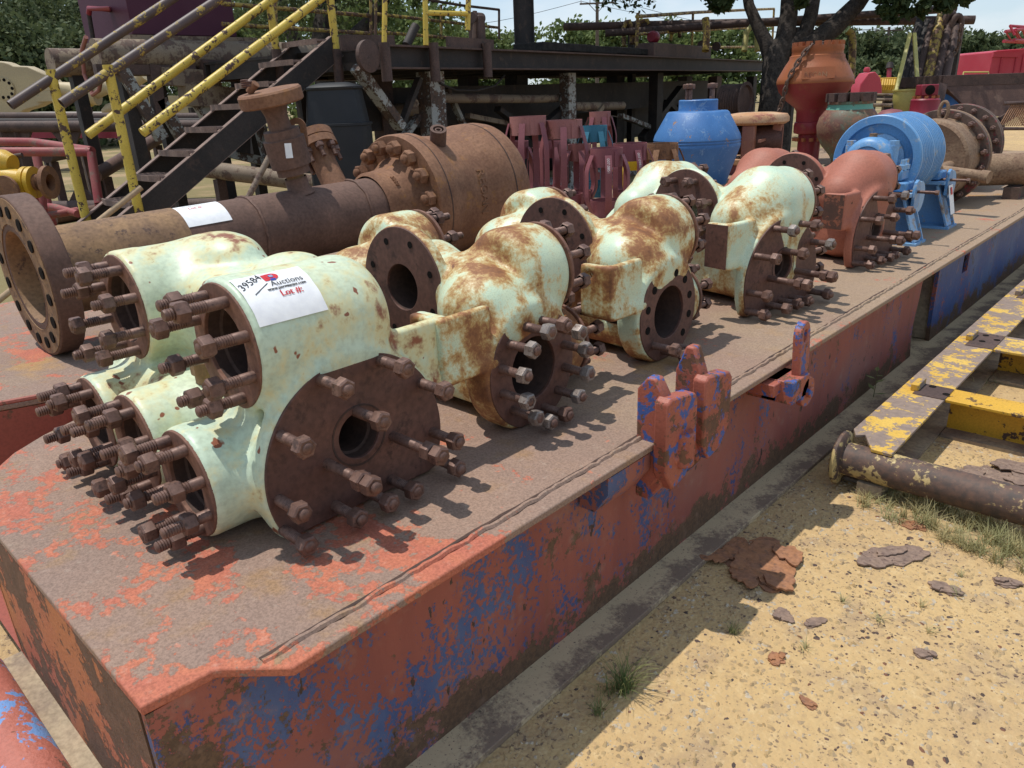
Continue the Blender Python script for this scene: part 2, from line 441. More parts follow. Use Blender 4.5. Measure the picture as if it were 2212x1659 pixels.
def web_material():
    """red over blue over rust on the skid's side"""
    t = NT('red_over_blue_paint')
    x, y, z = t.sep()
    n1 = t.noise(3.0, 9, 0.66, t.mapping(scale=(1,1,0.7))); n2 = t.noise(64, 6, 0.7); n3 = t.noise(4.4, 9, 0.72, t.mapping(scale=(1,1,0.55), loc=(3,6,2)))
    st = t.noise(6.0, 5, 0.6, t.mapping(scale=(1,1,0.08), loc=(1,1,1)))
    red = t.mix(t.ramp(st, 0.35, 0.68), (0.30,0.088,0.064), (0.235,0.068,0.054))
    red = t.mix(t.ramp(t.noise(1.6, 4, 0.5), 0.45, 0.7), red, (0.27,0.115,0.095))
    blue = t.mix(t.ramp(n1, 0.4, 0.7), (0.045,0.075,0.20), (0.085,0.125,0.24))
    far = t.ramp(y, 5.2, 5.35)
    kb = t.math('ADD', t.math('ADD', t.math('MULTIPLY', n3, 0.62), t.math('MULTIPLY', n2, 0.38)), t.math('MULTIPLY', far, 0.13))
    kb = t.math('ADD', kb, t.math('MULTIPLY', t.ramp(y, 2.6, 0.6), 0.022))
    bm = t.ramp(kb, 0.545, 0.565)
    col = t.mix(bm, red, blue)
    # bare rust: splotches, and a ragged band along the foot
    kr = t.math('ADD', t.math('MULTIPLY', t.noise(7, 9, 0.7, t.mapping(loc=(8,3,5))), 0.7), t.math('MULTIPLY', n2, 0.3))
    foot = t.ramp(z, 0.24, 0.03)
    kr = t.math('ADD', kr, t.math('MULTIPLY', foot, 0.16))
    kr = t.math('ADD', kr, t.math('MULTIPLY', t.ramp(y, 0.62, 0.42), 0.08))
    rm = t.ramp(kr, 0.595, 0.612)
    rust = t.mix(t.ramp(n2, 0.35, 0.7), (0.085,0.050,0.032), (0.15,0.085,0.05))
    col = t.mix(rm, col, rust)
    chips = t.ramp(t.math('ADD', t.math('MULTIPLY', t.noise(26, 5, 0.6, t.mapping(scale=(1,1,0.45), loc=(2,9,4))), 0.8), t.math('MULTIPLY', t.noise(3,3,0.5), 0.2)), 0.625, 0.64)
    col = t.mix(chips, col, (0.055,0.034,0.026))
    streak = t.ramp(t.math('ADD', t.math('MULTIPLY', t.noise(4.2, 4, 0.6, t.mapping(scale=(1,1,0.05), loc=(5,5,0))), 0.85), t.math('MULTIPLY', n2, 0.15)), 0.58, 0.70)
    col = t.mix(t.math('MULTIPLY', streak, 0.55), col, (0.17,0.075,0.03))
    col = t.mix(t.math('MULTIPLY', t.ramp(t.noise(14, 6, 0.6), 0.55, 0.75), 0.35), col, (0.33,0.21,0.16))
    t.bump(t.math('ADD', t.math('MULTIPLY', t.math('ADD', rm, t.math('MULTIPLY', bm, 0.5)), -0.6), t.math('MULTIPLY', n2, 0.5)), 0.5, 0.004)
    return t.done(col, 0.62, 0, 0.4)
M['web'] = web_material()
M['end_paint'] = coated('peeling_red_end_paint', (0.42,0.12,0.075), (0.44,0.15,0.06), (0.10,0.055,0.034), (0.15,0.08,0.05), 0.58, 4.2, 0.012, 34, 0.6, 0.85, bump=0.8, bdist=0.01, seed=2)
M['end_pipe'] = coated('red_blue_peeling_pipe', (0.40,0.125,0.09), (0.44,0.15,0.11), (0.11,0.06,0.04), (0.19,0.11,0.075), 0.36, 7, 0.012, 40, 0.6, 0.85, stain=0.36, stain_col=(0.15,0.28,0.55), stain_scale=9, bump=0.8, bdist=0.008, seed=4, hard=True)
M['bracket'] = coated('red_blue_bracket_paint', (0.36,0.105,0.07), (0.32,0.09,0.06), (0.10,0.055,0.035), (0.17,0.08,0.045), 0.38, 10, 0.015, 60, 0.5, 0.85, stain=0.36, stain_col=(0.045,0.095,0.30), stain_scale=14, bump=0.6, bdist=0.005, seed=11, hard=True)
M['flange_dirt'] = rusty('dusty_rust_flange', (0.40,0.315,0.215), (0.24,0.18,0.14), (0.46,0.36,0.24), 5, 0.9, 0.4, 0.004, 0.2)
def dust_material():
    t = NT('dust_on_flange'); n = t.noise(5, 7, 0.65); f = t.noise(70, 5, 0.65); x, y, z = t.sep()
    drift = t.math('MULTIPLY', t.ramp(x, -1.14, -1.24), 0.10)
    k = t.ramp(t.math('ADD', t.math('ADD', t.math('MULTIPLY', n, 0.7), t.math('MULTIPLY', f, 0.3)), drift), 0.46, 0.60)
    col = t.mix(k, (0.215,0.155,0.115), (0.50,0.385,0.245))
    col = t.mix(t.ramp(t.noise(120,3,0.6), 0.62, 0.70), col, (0.12,0.09,0.07))
    t.bump(t.math('ADD', t.math('MULTIPLY', k, 0.5), f), 0.5, 0.004); return t.done(col, 0.95, 0, 0.15)
M['flange_dust'] = dust_material()
M['weld'] = rusty('weld_bead', (0.24,0.12,0.085), (0.17,0.10,0.07), None, 12, 0.8, 0.6, 0.006)
M['well_red'] = coated('red_well_paint', (0.30,0.075,0.05), (0.26,0.065,0.045), (0.10,0.05,0.035), (0.14,0.07,0.04), 0.25, 6, 0.02, 40, 0.6, 0.85, seed=9)
M['pipe_brown'] = rusty('dusty_brown_pipe', (0.115,0.062,0.045), (0.155,0.085,0.062), (0.18,0.098,0.070), 3, 0.75, 0.2, 0.002)
M['pipe_orange'] = rusty('orange_rust_casting', (0.19,0.088,0.048), (0.27,0.135,0.075), (0.30,0.14,0.055), 5, 0.8, 0.5, 0.004)
M['flange_face'] = rusty('flange_face_rust', (0.30,0.175,0.085), (0.20,0.115,0.065), (0.12,0.07,0.05), 6, 0.75, 0.35, 0.003)
# ---------------------------------------------------------------- ground
def ground_material():
    t = NT('sandy_ground')
    x, y, z = t.sep()
    n1 = t.noise(0.9, 6, 0.6); n2 = t.noise(26, 7, 0.7); n3 = t.noise(6, 6, 0.6); vo = t.voro(70); vo2 = t.voro(24, out='Color')
    col = t.mix(t.ramp(n1, 0.35, 0.65), (0.50,0.345,0.165), (0.44,0.30,0.155))
    col = t.mix(t.ramp(n3, 0.48, 0.7), col, (0.38,0.265,0.15))
    col = t.mix(t.math('MULTIPLY', t.ramp(n2, 0.5, 0.72), 0.6), col, (0.60,0.45,0.25))
    col = t.mix(t.math('MULTIPLY', t.ramp(n2, 0.46, 0.30), 0.55), col, (0.30,0.205,0.125))
    # dark grit, thicker to the right of the yellow frame
    dk = t.ramp(t.math('ADD', t.math('MULTIPLY', t.noise(48, 4, 0.6, t.mapping(loc=(3,1,0))), 0.8), t.math('MULTIPLY', n3, 0.25)), 0.60, 0.64)
    col = t.mix(t.math('MULTIPLY', dk, 0.75), col, (0.12,0.085,0.07))
    grass = t.ramp(t.math('ADD', t.math('MULTIPLY', t.noise(0.35, 5, 0.6, t.mapping(loc=(2,3,0))), 1.0), 0.0), 0.40, 0.52)
    yard = t.ramp(x, -5.5, -7.0)
    col = t.mix(t.math('MULTIPLY', yard, 0.65), col, (0.25,0.185,0.115))  # yard toned darker: bare dirt, with its shade put into the colour too
    col = t.mix(t.math('MULTIPLY', t.math('MULTIPLY', grass, yard), 0.7), col, (0.16,0.145,0.062))
    t.bump(t.math('ADD', t.math('MULTIPLY', vo, -0.6), t.math('ADD', t.math('MULTIPLY', n2, 1.0), t.math('MULTIPLY', n3, 1.2))), 0.6, 0.012)
    return t.done(col, 0.95, 0, 0.15)
M['ground'] = ground_material()
g = MB()
g.add([(-420,-120,0),(320,-120,0),(320,760,0),(-420,760,0)], [(0,1,2,3)])
gr = g.build('ground', M['ground'], recalc=False)
tag(gr, 'pale sandy gravel ground of the equipment yard', None, None, 'structure')

# ---------------------------------------------------------------- the long steel skid
skid = thing('steel_skid', 'long red and blue painted steel skid carrying the row of pump housings', 'skid', (-1.25, 0.29, 0))
SK_END = 13.0; SK_BACK = -5.15
outline = [(-1.255,0.29),(-1.243,0.425),(-1.235,0.437),(-1.15,0.512),(-1.13,0.53),(-1.13,SK_END),(SK_BACK,SK_END),(SK_BACK,0.29),(-3.30,0.29),
           (-3.25,0.52),(-3.17,0.76),(-3.13,1.05),(-3.06,1.20),(-2.98,1.22),(-2.92,1.10),(-2.88,0.86),(-2.85,0.71),(-2.79,0.585),(-2.71,0.475),(-2.62,0.40),(-2.50,0.345),(-2.40,0.29)]
b = MB(); b.prism(outline, (0,0,H-0.022), (1,0,0), (0,1,0), 0.022)
b.build('deck_plate', M['deck'], skid, bevel=0.004)
# side beam: web with an opening and a slanted recess, flanges
WX = -1.255
b = MB()
def web_panel(y0, y1, z0, z1): b.box((WX-0.012, (y0+y1)/2, (z0+z1)/2), (0.024, y1-y0, z1-z0))
ys = [0.29, 4.97]
zt = H-0.024; zb = 0.022
web = [(0.294,zb),(0.294,zt),(4.97,zt),(4.93,0.40),(4.885,0.24),(4.89,0.13),(4.93,zb)]
b.prism(web, (WX,0,0), (0,1,0), (0,0,1), -0.024)
web2 = [(5.30,zt),(5.88,zt),(5.88,zb),(5.31,zb),(5.29,0.3)]
b.prism(web2, (WX,0,0), (0,1,0), (0,0,1), -0.024)
web_panel(5.88,6.02,zb,0.365); web_panel(5.88,6.02,0.492,zt); web_panel(6.02,SK_END,zb,zt)
b.build('beam_web', M['web'], skid)
b = MB(); b.prism([(4.86,zb),(4.86,zt),(5.34,zt),(5.34,zb)], (WX-0.16,0,0), (0,1,0), (0,0,1), -0.01)
b.box((WX-0.09,4.90,0.32),(0.15,0.012,0.58)); b.box((WX-0.09,5.33,0.32),(0.15,0.012,0.58))
b.build('recess', M['flange_dirt'], skid)
b = MB(); b.box((WX-0.16,5.95,0.43),(0.012,0.3,0.3)); b.build('opening_liner', M['flange_dirt'], skid)
b = MB(); b.box((-1.25, (0.30+SK_END)/2, 0.011), (0.24, SK_END-0.30, 0.022))
b.build('bottom_flange', M['flange_dust'], skid, bevel=0.003)
# the weld seam running along the deck edge
b = MB(); pts = []
y = 0.50
while y < SK_END:
    pts.append((-1.188+rnd.uniform(-.004,.004), y, H+0.001+rnd.uniform(-.003,.003))); y += 0.022
b.path(pts, 0.008, 6)
b.build('weld_seam', M['deck'], skid)
b = MB(); y = 0.50; jl = []; jr = []
while y < SK_END:
    w = 0.004+0.004*rnd.random(); jl.append((-1.2005-w-0.003*math.sin(y*7), y, H+0.002)); jr.append((-1.2005+w*0.6-0.003*math.sin(y*7), y, H+0.002)); y += 0.05
b.add(jl+jr, [(i,i+1,len(jl)+i+1,len(jl)+i) for i in range(len(jl)-1)]); b.build('deck_joint', M['bore'], skid, recalc=False)
# end of the skid
b = MB(); b.box((-1.255-0.6, 0.30, 0.36), (1.14, 0.018, 0.505), m=0)
b.build('end_plate', M['end_paint'], skid)
b = MB(); b.box((-4.2, 0.30, 0.36), (1.8, 0.018, 0.505)); b.build('end_plate', M['end_paint'], skid)
b = MB(); b.box((-1.255-0.6, 0.255, 0.105), (1.14, 0.10, 0.02)); b.build('end_ledge', M['flange_dirt'], skid, bevel=0.003)
b = MB(); b.cyl((-1.255, 0.155, 0.09), (-2.42, 0.155, 0.09), 0.088, n=32); b.build('end_pipe', M['end_pipe'], skid)
# inside of the slot cut into the deck
b = MB()
inner = outline[8:]
for (x0,y0),(x1,y1) in zip(inner[:-1], inner[1:]):
    b.add([(x0,y0,H-0.023),(x1,y1,H-0.023),(x1,y1,0.12),(x0,y0,0.12)], [(0,1,2,3)])
b.add([(-3.4,0.29,0.12),(-2.3,0.29,0.12),(-2.3,1.4,0.12),(-3.4,1.4,0.12)], [(0,1,2,3)])
b.build('slot_wall', M['well_red'], skid, recalc=False)
b = MB(); b.path([(x-0.012,y,H+0.004) for x,y in outline[8:13]], 0.012, 8); b.build('slot_lip', M['well_red'], skid)
b = MB(); b.box((SK_BACK+0.02, (0.3+SK_END)/2, 0.3), (0.03, SK_END-0.3, 0.6)); b.box((-3.2,SK_END-0.02,0.3),(3.8,0.03,0.6)); b.build('back_beam', M['web'], skid)
# long slot between the deck plates further in
b = MB()
for y0, y1, xx in ((2.35,5.2,-4.45),):
    b.box((xx,(y0+y1)/2,H+0.002),(0.26,y1-y0,0.004))
b.build('deck_slot', M['black_in'], skid)
# bracket welded to the edge: two blunt jaws with taller backs, joined by a gusset
b = MB()
for y0, zt_, zb_ in ((1.80,0.795,0.50), (2.02,0.80,0.52)):
    b.prism([(-1.20,H-0.10),(-1.20,0.80),(-1.165,0.845 if y0 < 2 else 0.885),(-1.135,0.845 if y0 < 2 else 0.885),(-1.105,zt_),(-1.105,0.49),(-1.15,0.43),(-1.20,0.43)], (0,y0,0), (1,0,0), (0,0,1), -0.045)
    b.prism([(-0.02,zb_+0.05),(-0.02,zt_-0.012),(0.0,zt_),(0.135,zt_-0.02),(0.155,zt_-0.045),(0.155,zb_+0.07),(0.10,zb_),(0.02,zb_-0.02)], (-1.125,y0,0), (0,1,0), (0,0,1), 0.05)
b.cyl((-1.085,1.885,0.545),(-1.085,1.885,0.66),0.040,n=16)
b.cyl((-1.09,1.90,0.60),(-1.09,1.825,0.575),0.021,n=12)
b.prism([(-1.249,H-0.027),(-1.101,H-0.027),(-1.101,0.53),(-1.15,0.468),(-1.249,0.468)], (0,2.118,0), (1,0,0), (0,0,1), 0.32)
b.build('bracket', M['bracket'], skid, bevel=0.007)
b = MB(); b.prism([(-1.246,H-0.031),(-1.14,H-0.031),(-1.14,0.55),(-1.19,0.475),(-1.246,0.475)], (0,1.792,0), (1,0,0), (0,0,1), 0.22)
b.build('bracket_gusset', M['web'], skid)
# pad eye
b = MB()
eye = []
for i in range(9):
    q = PI*i/8
    eye.append((2.76+0.058*math.cos(q), 0.745+0.058*math.sin(q)))
eye += [(2.70,0.50),(2.825,0.50)]
e2 = [(y,z) for y,z in eye]
n = len(e2)
b.ring((-1.075, 2.76, 0.745), (1,0.10,0.05), lambda q: 0.058 if math.sin(q) >= -0.05 else min(0.058/max(1e-3,abs(math.cos(q))), 0.25/max(1e-3,-math.sin(q))), 0.026, 0.032, 40)
b.build('pad_eye', M['bracket'], skid, bevel=0.005)
b = MB()
for xx in (-1.135, -1.072):
    b.cyl((xx, 2.765, 0.52), (xx+0.026, 2.765, 0.52), 0.062, n=24); b.box((xx+0.013-0.05, 2.69, 0.555), (0.126, 0.15, 0.09))
b.box((-1.17, 2.66, 0.571), (0.15, 0.20, 0.05)); b.cyl((-1.12,2.765,0.52),(-1.03,2.765,0.52),0.022,n=12)
b.build('pad_eye_hinge', M['bracket'], skid, bevel=0.004)
# ---------------------------------------------------------------- cast pump housings
def smin(a, b, k):
    h = np.clip(0.5 + 0.5*(b-a)/k, 0, 1)
    return b*(1-h) + a*h - k*h*(1-h)
def smax(a, b, k): return -smin(-a, -b, k)
class Field:
    def __init__(s, lo, hi, h):
        s.lo = np.array(lo, float); s.h = h
        n = np.ceil((np.array(hi)-s.lo)/h).astype(int)+1
        ax = [s.lo[i] + h*np.arange(n[i]) for i in range(3)]
        s.X, s.Y, s.Z = np.meshgrid(*ax, indexing='ij', sparse=True)
        s.F = None
    def cyl(s, axis, c, r, a, b, rd=0.02):
        """rounded cylinder along axis 0 / 1 / 2 from a to b; c = the two other coordinates"""
        P = [s.X, s.Y, s.Z]; t = P[axis]; u, v = [P[i] for i in range(3) if i != axis]
        rr = np.sqrt((u-c[0])**2 + (v-c[1])**2) - (r-rd)
        hh = np.abs(t-(a+b)/2) - ((b-a)/2-rd)
        return np.minimum(np.maximum(rr, hh), 0) + np.sqrt(np.maximum(rr,0)**2 + np.maximum(hh,0)**2) - rd
    def box(s, lo, hi, rd=0.02):
        P = [s.X, s.Y, s.Z]
        q = [np.abs(P[i]-(lo[i]+hi[i])/2) - ((hi[i]-lo[i])/2-rd) for i in range(3)]
        return np.minimum(np.maximum(np.maximum(q[0],q[1]),q[2]),0) + np.sqrt(sum(np.maximum(k,0)**2 for k in q)) - rd
    def ell(s, c, r):
        k = np.sqrt(((s.X-c[0])/r[0])**2 + ((s.Y-c[1])/r[1])**2 + ((s.Z-c[2])/r[2])**2)
        return (k-1)*min(r)
    def cap(s, a, b, r0, r1=None):
        a = np.array(a, float); b = np.array(b, float); r1 = r0 if r1 is None else r1
        d = b-a; L = d @ d
        t = np.clip(((s.X-a[0])*d[0] + (s.Y-a[1])*d[1] + (s.Z-a[2])*d[2])/L, 0, 1)
        return np.sqrt((s.X-a[0]-t*d[0])**2 + (s.Y-a[1]-t*d[1])**2 + (s.Z-a[2]-t*d[2])**2) - (r0 + (r1-r0)*t)
    def u(s, d, k=0.03): s.F = d if s.F is None else smin(s.F, d, k)
    def cut(s, d, k=0.006): s.F = smax(s.F, -d, k)
    def mesh(s, name, mat):
        F = s.F; sg = F < 0
        n = F.shape; nc = (n[0]-1, n[1]-1, n[2]-1)
        acc = np.zeros(nc+(3,)); cnt = np.zeros(nc)
        def corner(d): return tuple(slice(d[i], d[i]+nc[i]) for i in range(3))
        for ax in range(3):
            o = [i for i in range(3) if i != ax]
            for p in (0,1):
                for q in (0,1):
                    d0 = [0,0,0]; d0[o[0]] = p; d0[o[1]] = q; d1 = list(d0); d1[ax] = 1
                    a = F[corner(d0)]; b = F[corner(d1)]
                    mk = (a < 0) != (b < 0)
                    t = np.where(mk, a/np.where(mk, a-b, 1), 0)
                    for i in range(3):
                        acc[..., i] += np.where(mk, d0[i] + (t if i == ax else 0), 0)
                    cnt += mk
        act = cnt > 0
        idx = -np.ones(nc, int); idx[act] = np.arange(act.sum())
        ii = np.argwhere(act)
        vs = s.lo + s.h*(ii + acc[act]/cnt[act][:, None])
        quads = []
        for ax in range(3):
            o = [i for i in range(3) if i != ax]
            sl0 = [slice(1,-1)]*3; sl0[ax] = slice(0, n[ax]-1)
            sl1 = list(sl0); sl1[ax] = slice(1, n[ax])
            a = sg[tuple(sl0)]; b = sg[tuple(sl1)]
            for val in (True, False):
                e = np.argwhere((a == val) & (b != val))
                if not len(e): continue
                e = e.copy(); e[:, o[0]] += 1; e[:, o[1]] += 1
                def cell(p, q):
                    c = e.copy(); c[:, o[0]] -= p; c[:, o[1]] -= q
                    return idx[c[:,0], c[:,1], c[:,2]]
                Q = np.stack([cell(1,1), cell(0,1), cell(0,0), cell(1,0)], 1)
                flip = val == (ax == 1)
                quads.append(Q[:, ::-1] if flip else Q)
        Q = np.concatenate(quads)
        # light smoothing of the surface
        for it in range(2):
            sm = np.zeros_like(vs); k = np.zeros(len(vs))
            for a, b in ((0,1),(1,2),(2,3),(3,0)):
                np.add.at(sm, Q[:,a], vs[Q[:,b]]); np.add.at(k, Q[:,a], 1)
                np.add.at(sm, Q[:,b], vs[Q[:,a]]); np.add.at(k, Q[:,b], 1)
            vs = vs*0.5 + 0.5*sm/k[:, None]
        me = bpy.data.meshes.new(name)
        me.from_pydata(vs.tolist(), [], Q.tolist())
        me.materials.append(mat); me.shade_smooth()
        return me
# ---- studs and nuts
def stud_mesh(name, L, r, thr, mat):
    """stud along +x from the origin, plain shank then thread"""
    b = MB(); prof = [(0,0),(r,0),(r,L-thr)]
    pitch = 0.0062; k = L-thr
    while k + pitch < L-0.003:
        prof += [(r*0.86, k+pitch*0.5), (r, k+pitch)]; k += pitch
    prof += [(r*0.8, L), (0, L)]
    b.lathe((0,0,0), (1,0,0), prof, 12)
    o = b.build(name, mat, sharp=60); me = o.data; bpy.data.objects.remove(o); return me
def nut_mesh(name, af, h, rh, mat):
    """hexagon nut along +x, chamfered, with the stud end showing in its hole"""
    b = MB(); R = af/math.sqrt(3)
    rows = [(af*0.47,0),(R*0.985,0.004),(R,0.006),(R,h-0.006),(R*0.985,h-0.004),(af*0.47,h),(rh*1.02,h),(rh*1.02,h-0.006)]
    vs = []; fs = []
    for r, x in rows:
        for i in range(6):
            q = PI/3*i
            vs.append((x, r*math.cos(q), r*math.sin(q)))
    for k in range(len(rows)-1):
        for i in range(6):
            j = (i+1) % 6; fs.append((k*6+i, k*6+j, (k+1)*6+j, (k+1)*6+i))
    b.add(vs, fs)
    o = b.build(name, mat, sharp=25); me = o.data; bpy.data.objects.remove(o); return me
STUD = {k: stud_mesh('stud', L, 0.0148, th, M['bolt']) for k, (L, th) in dict(s=(0.125,0.085), m=(0.155,0.10), l=(0.215,0.11), xs=(0.09,0.05)).items()}
NUT = nut_mesh('nut', 0.047, 0.034, 0.0148, M['bolt']); NUT_B = nut_mesh('nut', 0.047, 0.034, 0.0148, M['bolt_bright'])
SLEN = dict(s=0.125, m=0.155, l=0.215, xs=0.09)
def stud(parent, loc, direction, kind='s', nut=None, bright=False, double=False, scale=1.0):
    """stud standing out of a face; nut = distance of the nut from the stud's outer end"""
    u, v, a = frame(direction)
    rot = Vector(direction).to_track_quat('X', 'Z').to_euler()
    s = inst('stud', STUD[kind], parent, loc, rot, scale=(1,scale,scale) if scale != 1 else None)
    pos = SLEN[kind] - 0.036 - (rnd.uniform(-0.003, 0.012) if nut is None else nut)
    inst('nut', NUT_B if bright else NUT, s, (pos, 0, 0), (rnd.uniform(0, PI), 0, 0))
    if double: inst('nut', NUT, s, (pos-0.038, 0, 0), (rnd.uniform(0, PI), 0, 0))
    return s
def dshape(R, down):
    """round outline cut flat at the foot"""
    def f(q):
        s = math.sin(q)
        return R if s*R > -down else down/(-s)
    return f
def port(parent, c, axis, ro, ri, depth=0.22, mat='ringrust'):
    """machined face round a bore, with the bore's wall and floor"""
    b = MB(); b.ring(c, axis, ro, ri, 0.012, 48)
    o = b.build('port_face', M[mat], parent, bevel=0.002, origin=(0,0,0))
    a = Vector(axis).normalized(); c = Vector(c)
    b = MB(); b.lathe(c - a*0.010, -a, [(ri,0),(ri,0.03),(ri*0.93,0.035),(ri*0.93,depth),(0,depth)], 32)
    p = b.build('bore', M['bore'], o, origin=(0,0,0)); return o
def casting(s, style):
    """one fluid end: s = +1 puts the stud faces at +y. Near face in the plane x = 0, foot at z = 0"""
    sd = dict(
        pod_r=0.165, pod_z=0.465)
    lo = (-1.02, -0.47, -0.02); hi = (0.03, 0.47, 0.72)
    A = Field(lo, hi, 0.0085)
    def yy(a, b): return (min(s*a, s*b), max(s*a, s*b))
    xn, xf = -0.175, -0.80
    for x in (xn, xf):
        if style == 'round':
            a, b = yy(0.02, 0.235)
            A.u(A.cyl(1, (x, 0.455), 0.162, a, b, 0.05), 0.03)
            A.u(A.ell((x+(0.015 if x == xn else -0.015), s*-0.05, 0.375), (0.155,0.155,0.140)), 0.035)
            A.u(A.cyl(2, (x, s*0.11), 0.150, 0.10, 0.45, 0.05), 0.04)
        elif style == 'elbow':
            a, b = yy(0.0, 0.255)
            A.u(A.cyl(1, (x, 0.455), 0.168, a, b, 0.045), 0.04)
            A.u(A.cap((x, s*0.04, 0.45), (x, s*-0.12, 0.40), 0.165, 0.125), 0.07)
            A.u(A.cyl(2, (x, s*0.05), 0.158, 0.10, 0.42, 0.05), 0.05)
        else:
            a, b = yy(-0.185, 0.225)
            A.u(A.cyl(1, (x, 0.475), 0.166, a, b, 0.085), 0.03)
            a, b = yy(0.15, 0.228)
            A.u(A.cyl(1, (x, 0.475), 0.168, a, b, 0.008), 0.008)
    # bridge between the pods and the outlet neck
    if style == 'block':
        a, b = yy(-0.19, 0.12)
        A.u(A.box((xf, a, 0.30), (xn, b, 0.575), 0.07), 0.06)
        A.u(A.ell((-0.40, s*-0.10, 0.58), (0.09,0.10,0.045)), 0.04)
        A.u(A.ell((-0.70, s*-0.06, 0.60), (0.13,0.10,0.06)), 0.05)
    else:
        a, b = yy(-0.10, 0.12)
        A.u(A.cyl(0, (s*0.0, 0.425), 0.105, xf, xn, 0.03), 0.05)
        A.u(A.cyl(1, (-0.49, 0.43), 0.12, *yy(-0.095, 0.08), 0.02), 0.05)
        A.u(A.cyl(1, (-0.49, 0.415), 0.212, *yy(-0.118, -0.075), 0.008), 0.015)
    # lower body and its ports
    if style == 'block':
        A.u(A.box((-0.90, yy(-0.20,0.26)[0], 0.03), (-0.07, yy(-0.20,0.26)[1], 0.30), 0.05), 0.05)
    else:
        A.u(A.box((-0.90, yy(-0.10,0.26)[0], 0.03), (-0.08, yy(-0.10,0.26)[1], 0.25), 0.05), 0.05)
    for x, z in ((-0.205,0.152), (-0.505,0.172), (-0.81,0.152)):
        A.u(A.cyl(1, (x, z), 0.146, *yy(-0.05, 0.378), 0.012 if style == 'block' else 0.05), 0.035)
    # near and far faces
    for x0, x1 in ((-0.055,-0.003), (-0.975,-0.92)):
        if style == 'round':
            d = A.cyl(0, (0, 0.19), 0.212, x0-(0.05 if x0 > -0.5 else 0), x1, 0.012)
            A.u(smax(d, -(A.Z-0.002) + 0*A.X + 0*A.Y, 0.01), 0.05)
        else:
            d = A.cyl(0, (0, 0.145), 0.286, x0, x1, 0.012)
            A.u(smax(d, -(A.Z-0.004) + 0*A.X + 0*A.Y, 0.01), 0.05)
    # lug beside the near face
    xw = -0.012 if style == 'round' else -0.035
    A.u(A.box((xw-0.035, yy(-0.36,-0.17)[0], 0.235), (xw, yy(-0.36,-0.17)[1], 0.435), 0.006), 0.02)
    A.u(A.box((-0.155, yy(-0.372,-0.338)[0], 0.235), (xw, yy(-0.372,-0.338)[1], 0.435), 0.008), 0.010)
    A.u(A.box((-0.09, yy(-0.345,-0.14)[0], 0.24), (xw, yy(-0.345,-0.14)[1], 0.27), 0.008), 0.03)
    A.cut(A.cyl(1, (-0.115, 0.395), 0.014, *yy(-0.40,-0.30), 0.002))
    # bores
    bn = 0.105 if style == 'round' else 0.063
    zc = 0.192 if style == 'round' else 0.205
    A.cut(A.cyl(0, (0, zc), bn+0.006, -0.24, 0.1, 0.004))
    A.cut(A.cyl(0, (0, zc), bn+0.006, -1.1, -0.8, 0.004))
    for x in (xn, xf):
        A.cut(A.cyl(1, (x, 0.475 if style == 'block' else 0.455), 0.106, *yy(0.10, 0.6), 0.004))
    for x, z in ((-0.205,0.152), (-0.505,0.172), (-0.81,0.152)):
        A.cut(A.cyl(1, (x, z), 0.096, *yy(0.16, 0.6), 0.004))
    if style != 'block':
        A.cut(A.cyl(1, (-0.49, 0.415), 0.090, *yy(-0.6, 0.03), 0.004))
    return A
bodies = {}
def body_mesh(s, style, mat):
    k = (s, style)
    if k not in bodies: bodies[k] = casting(s, style)
    return bodies[k].mesh('casting', mat)
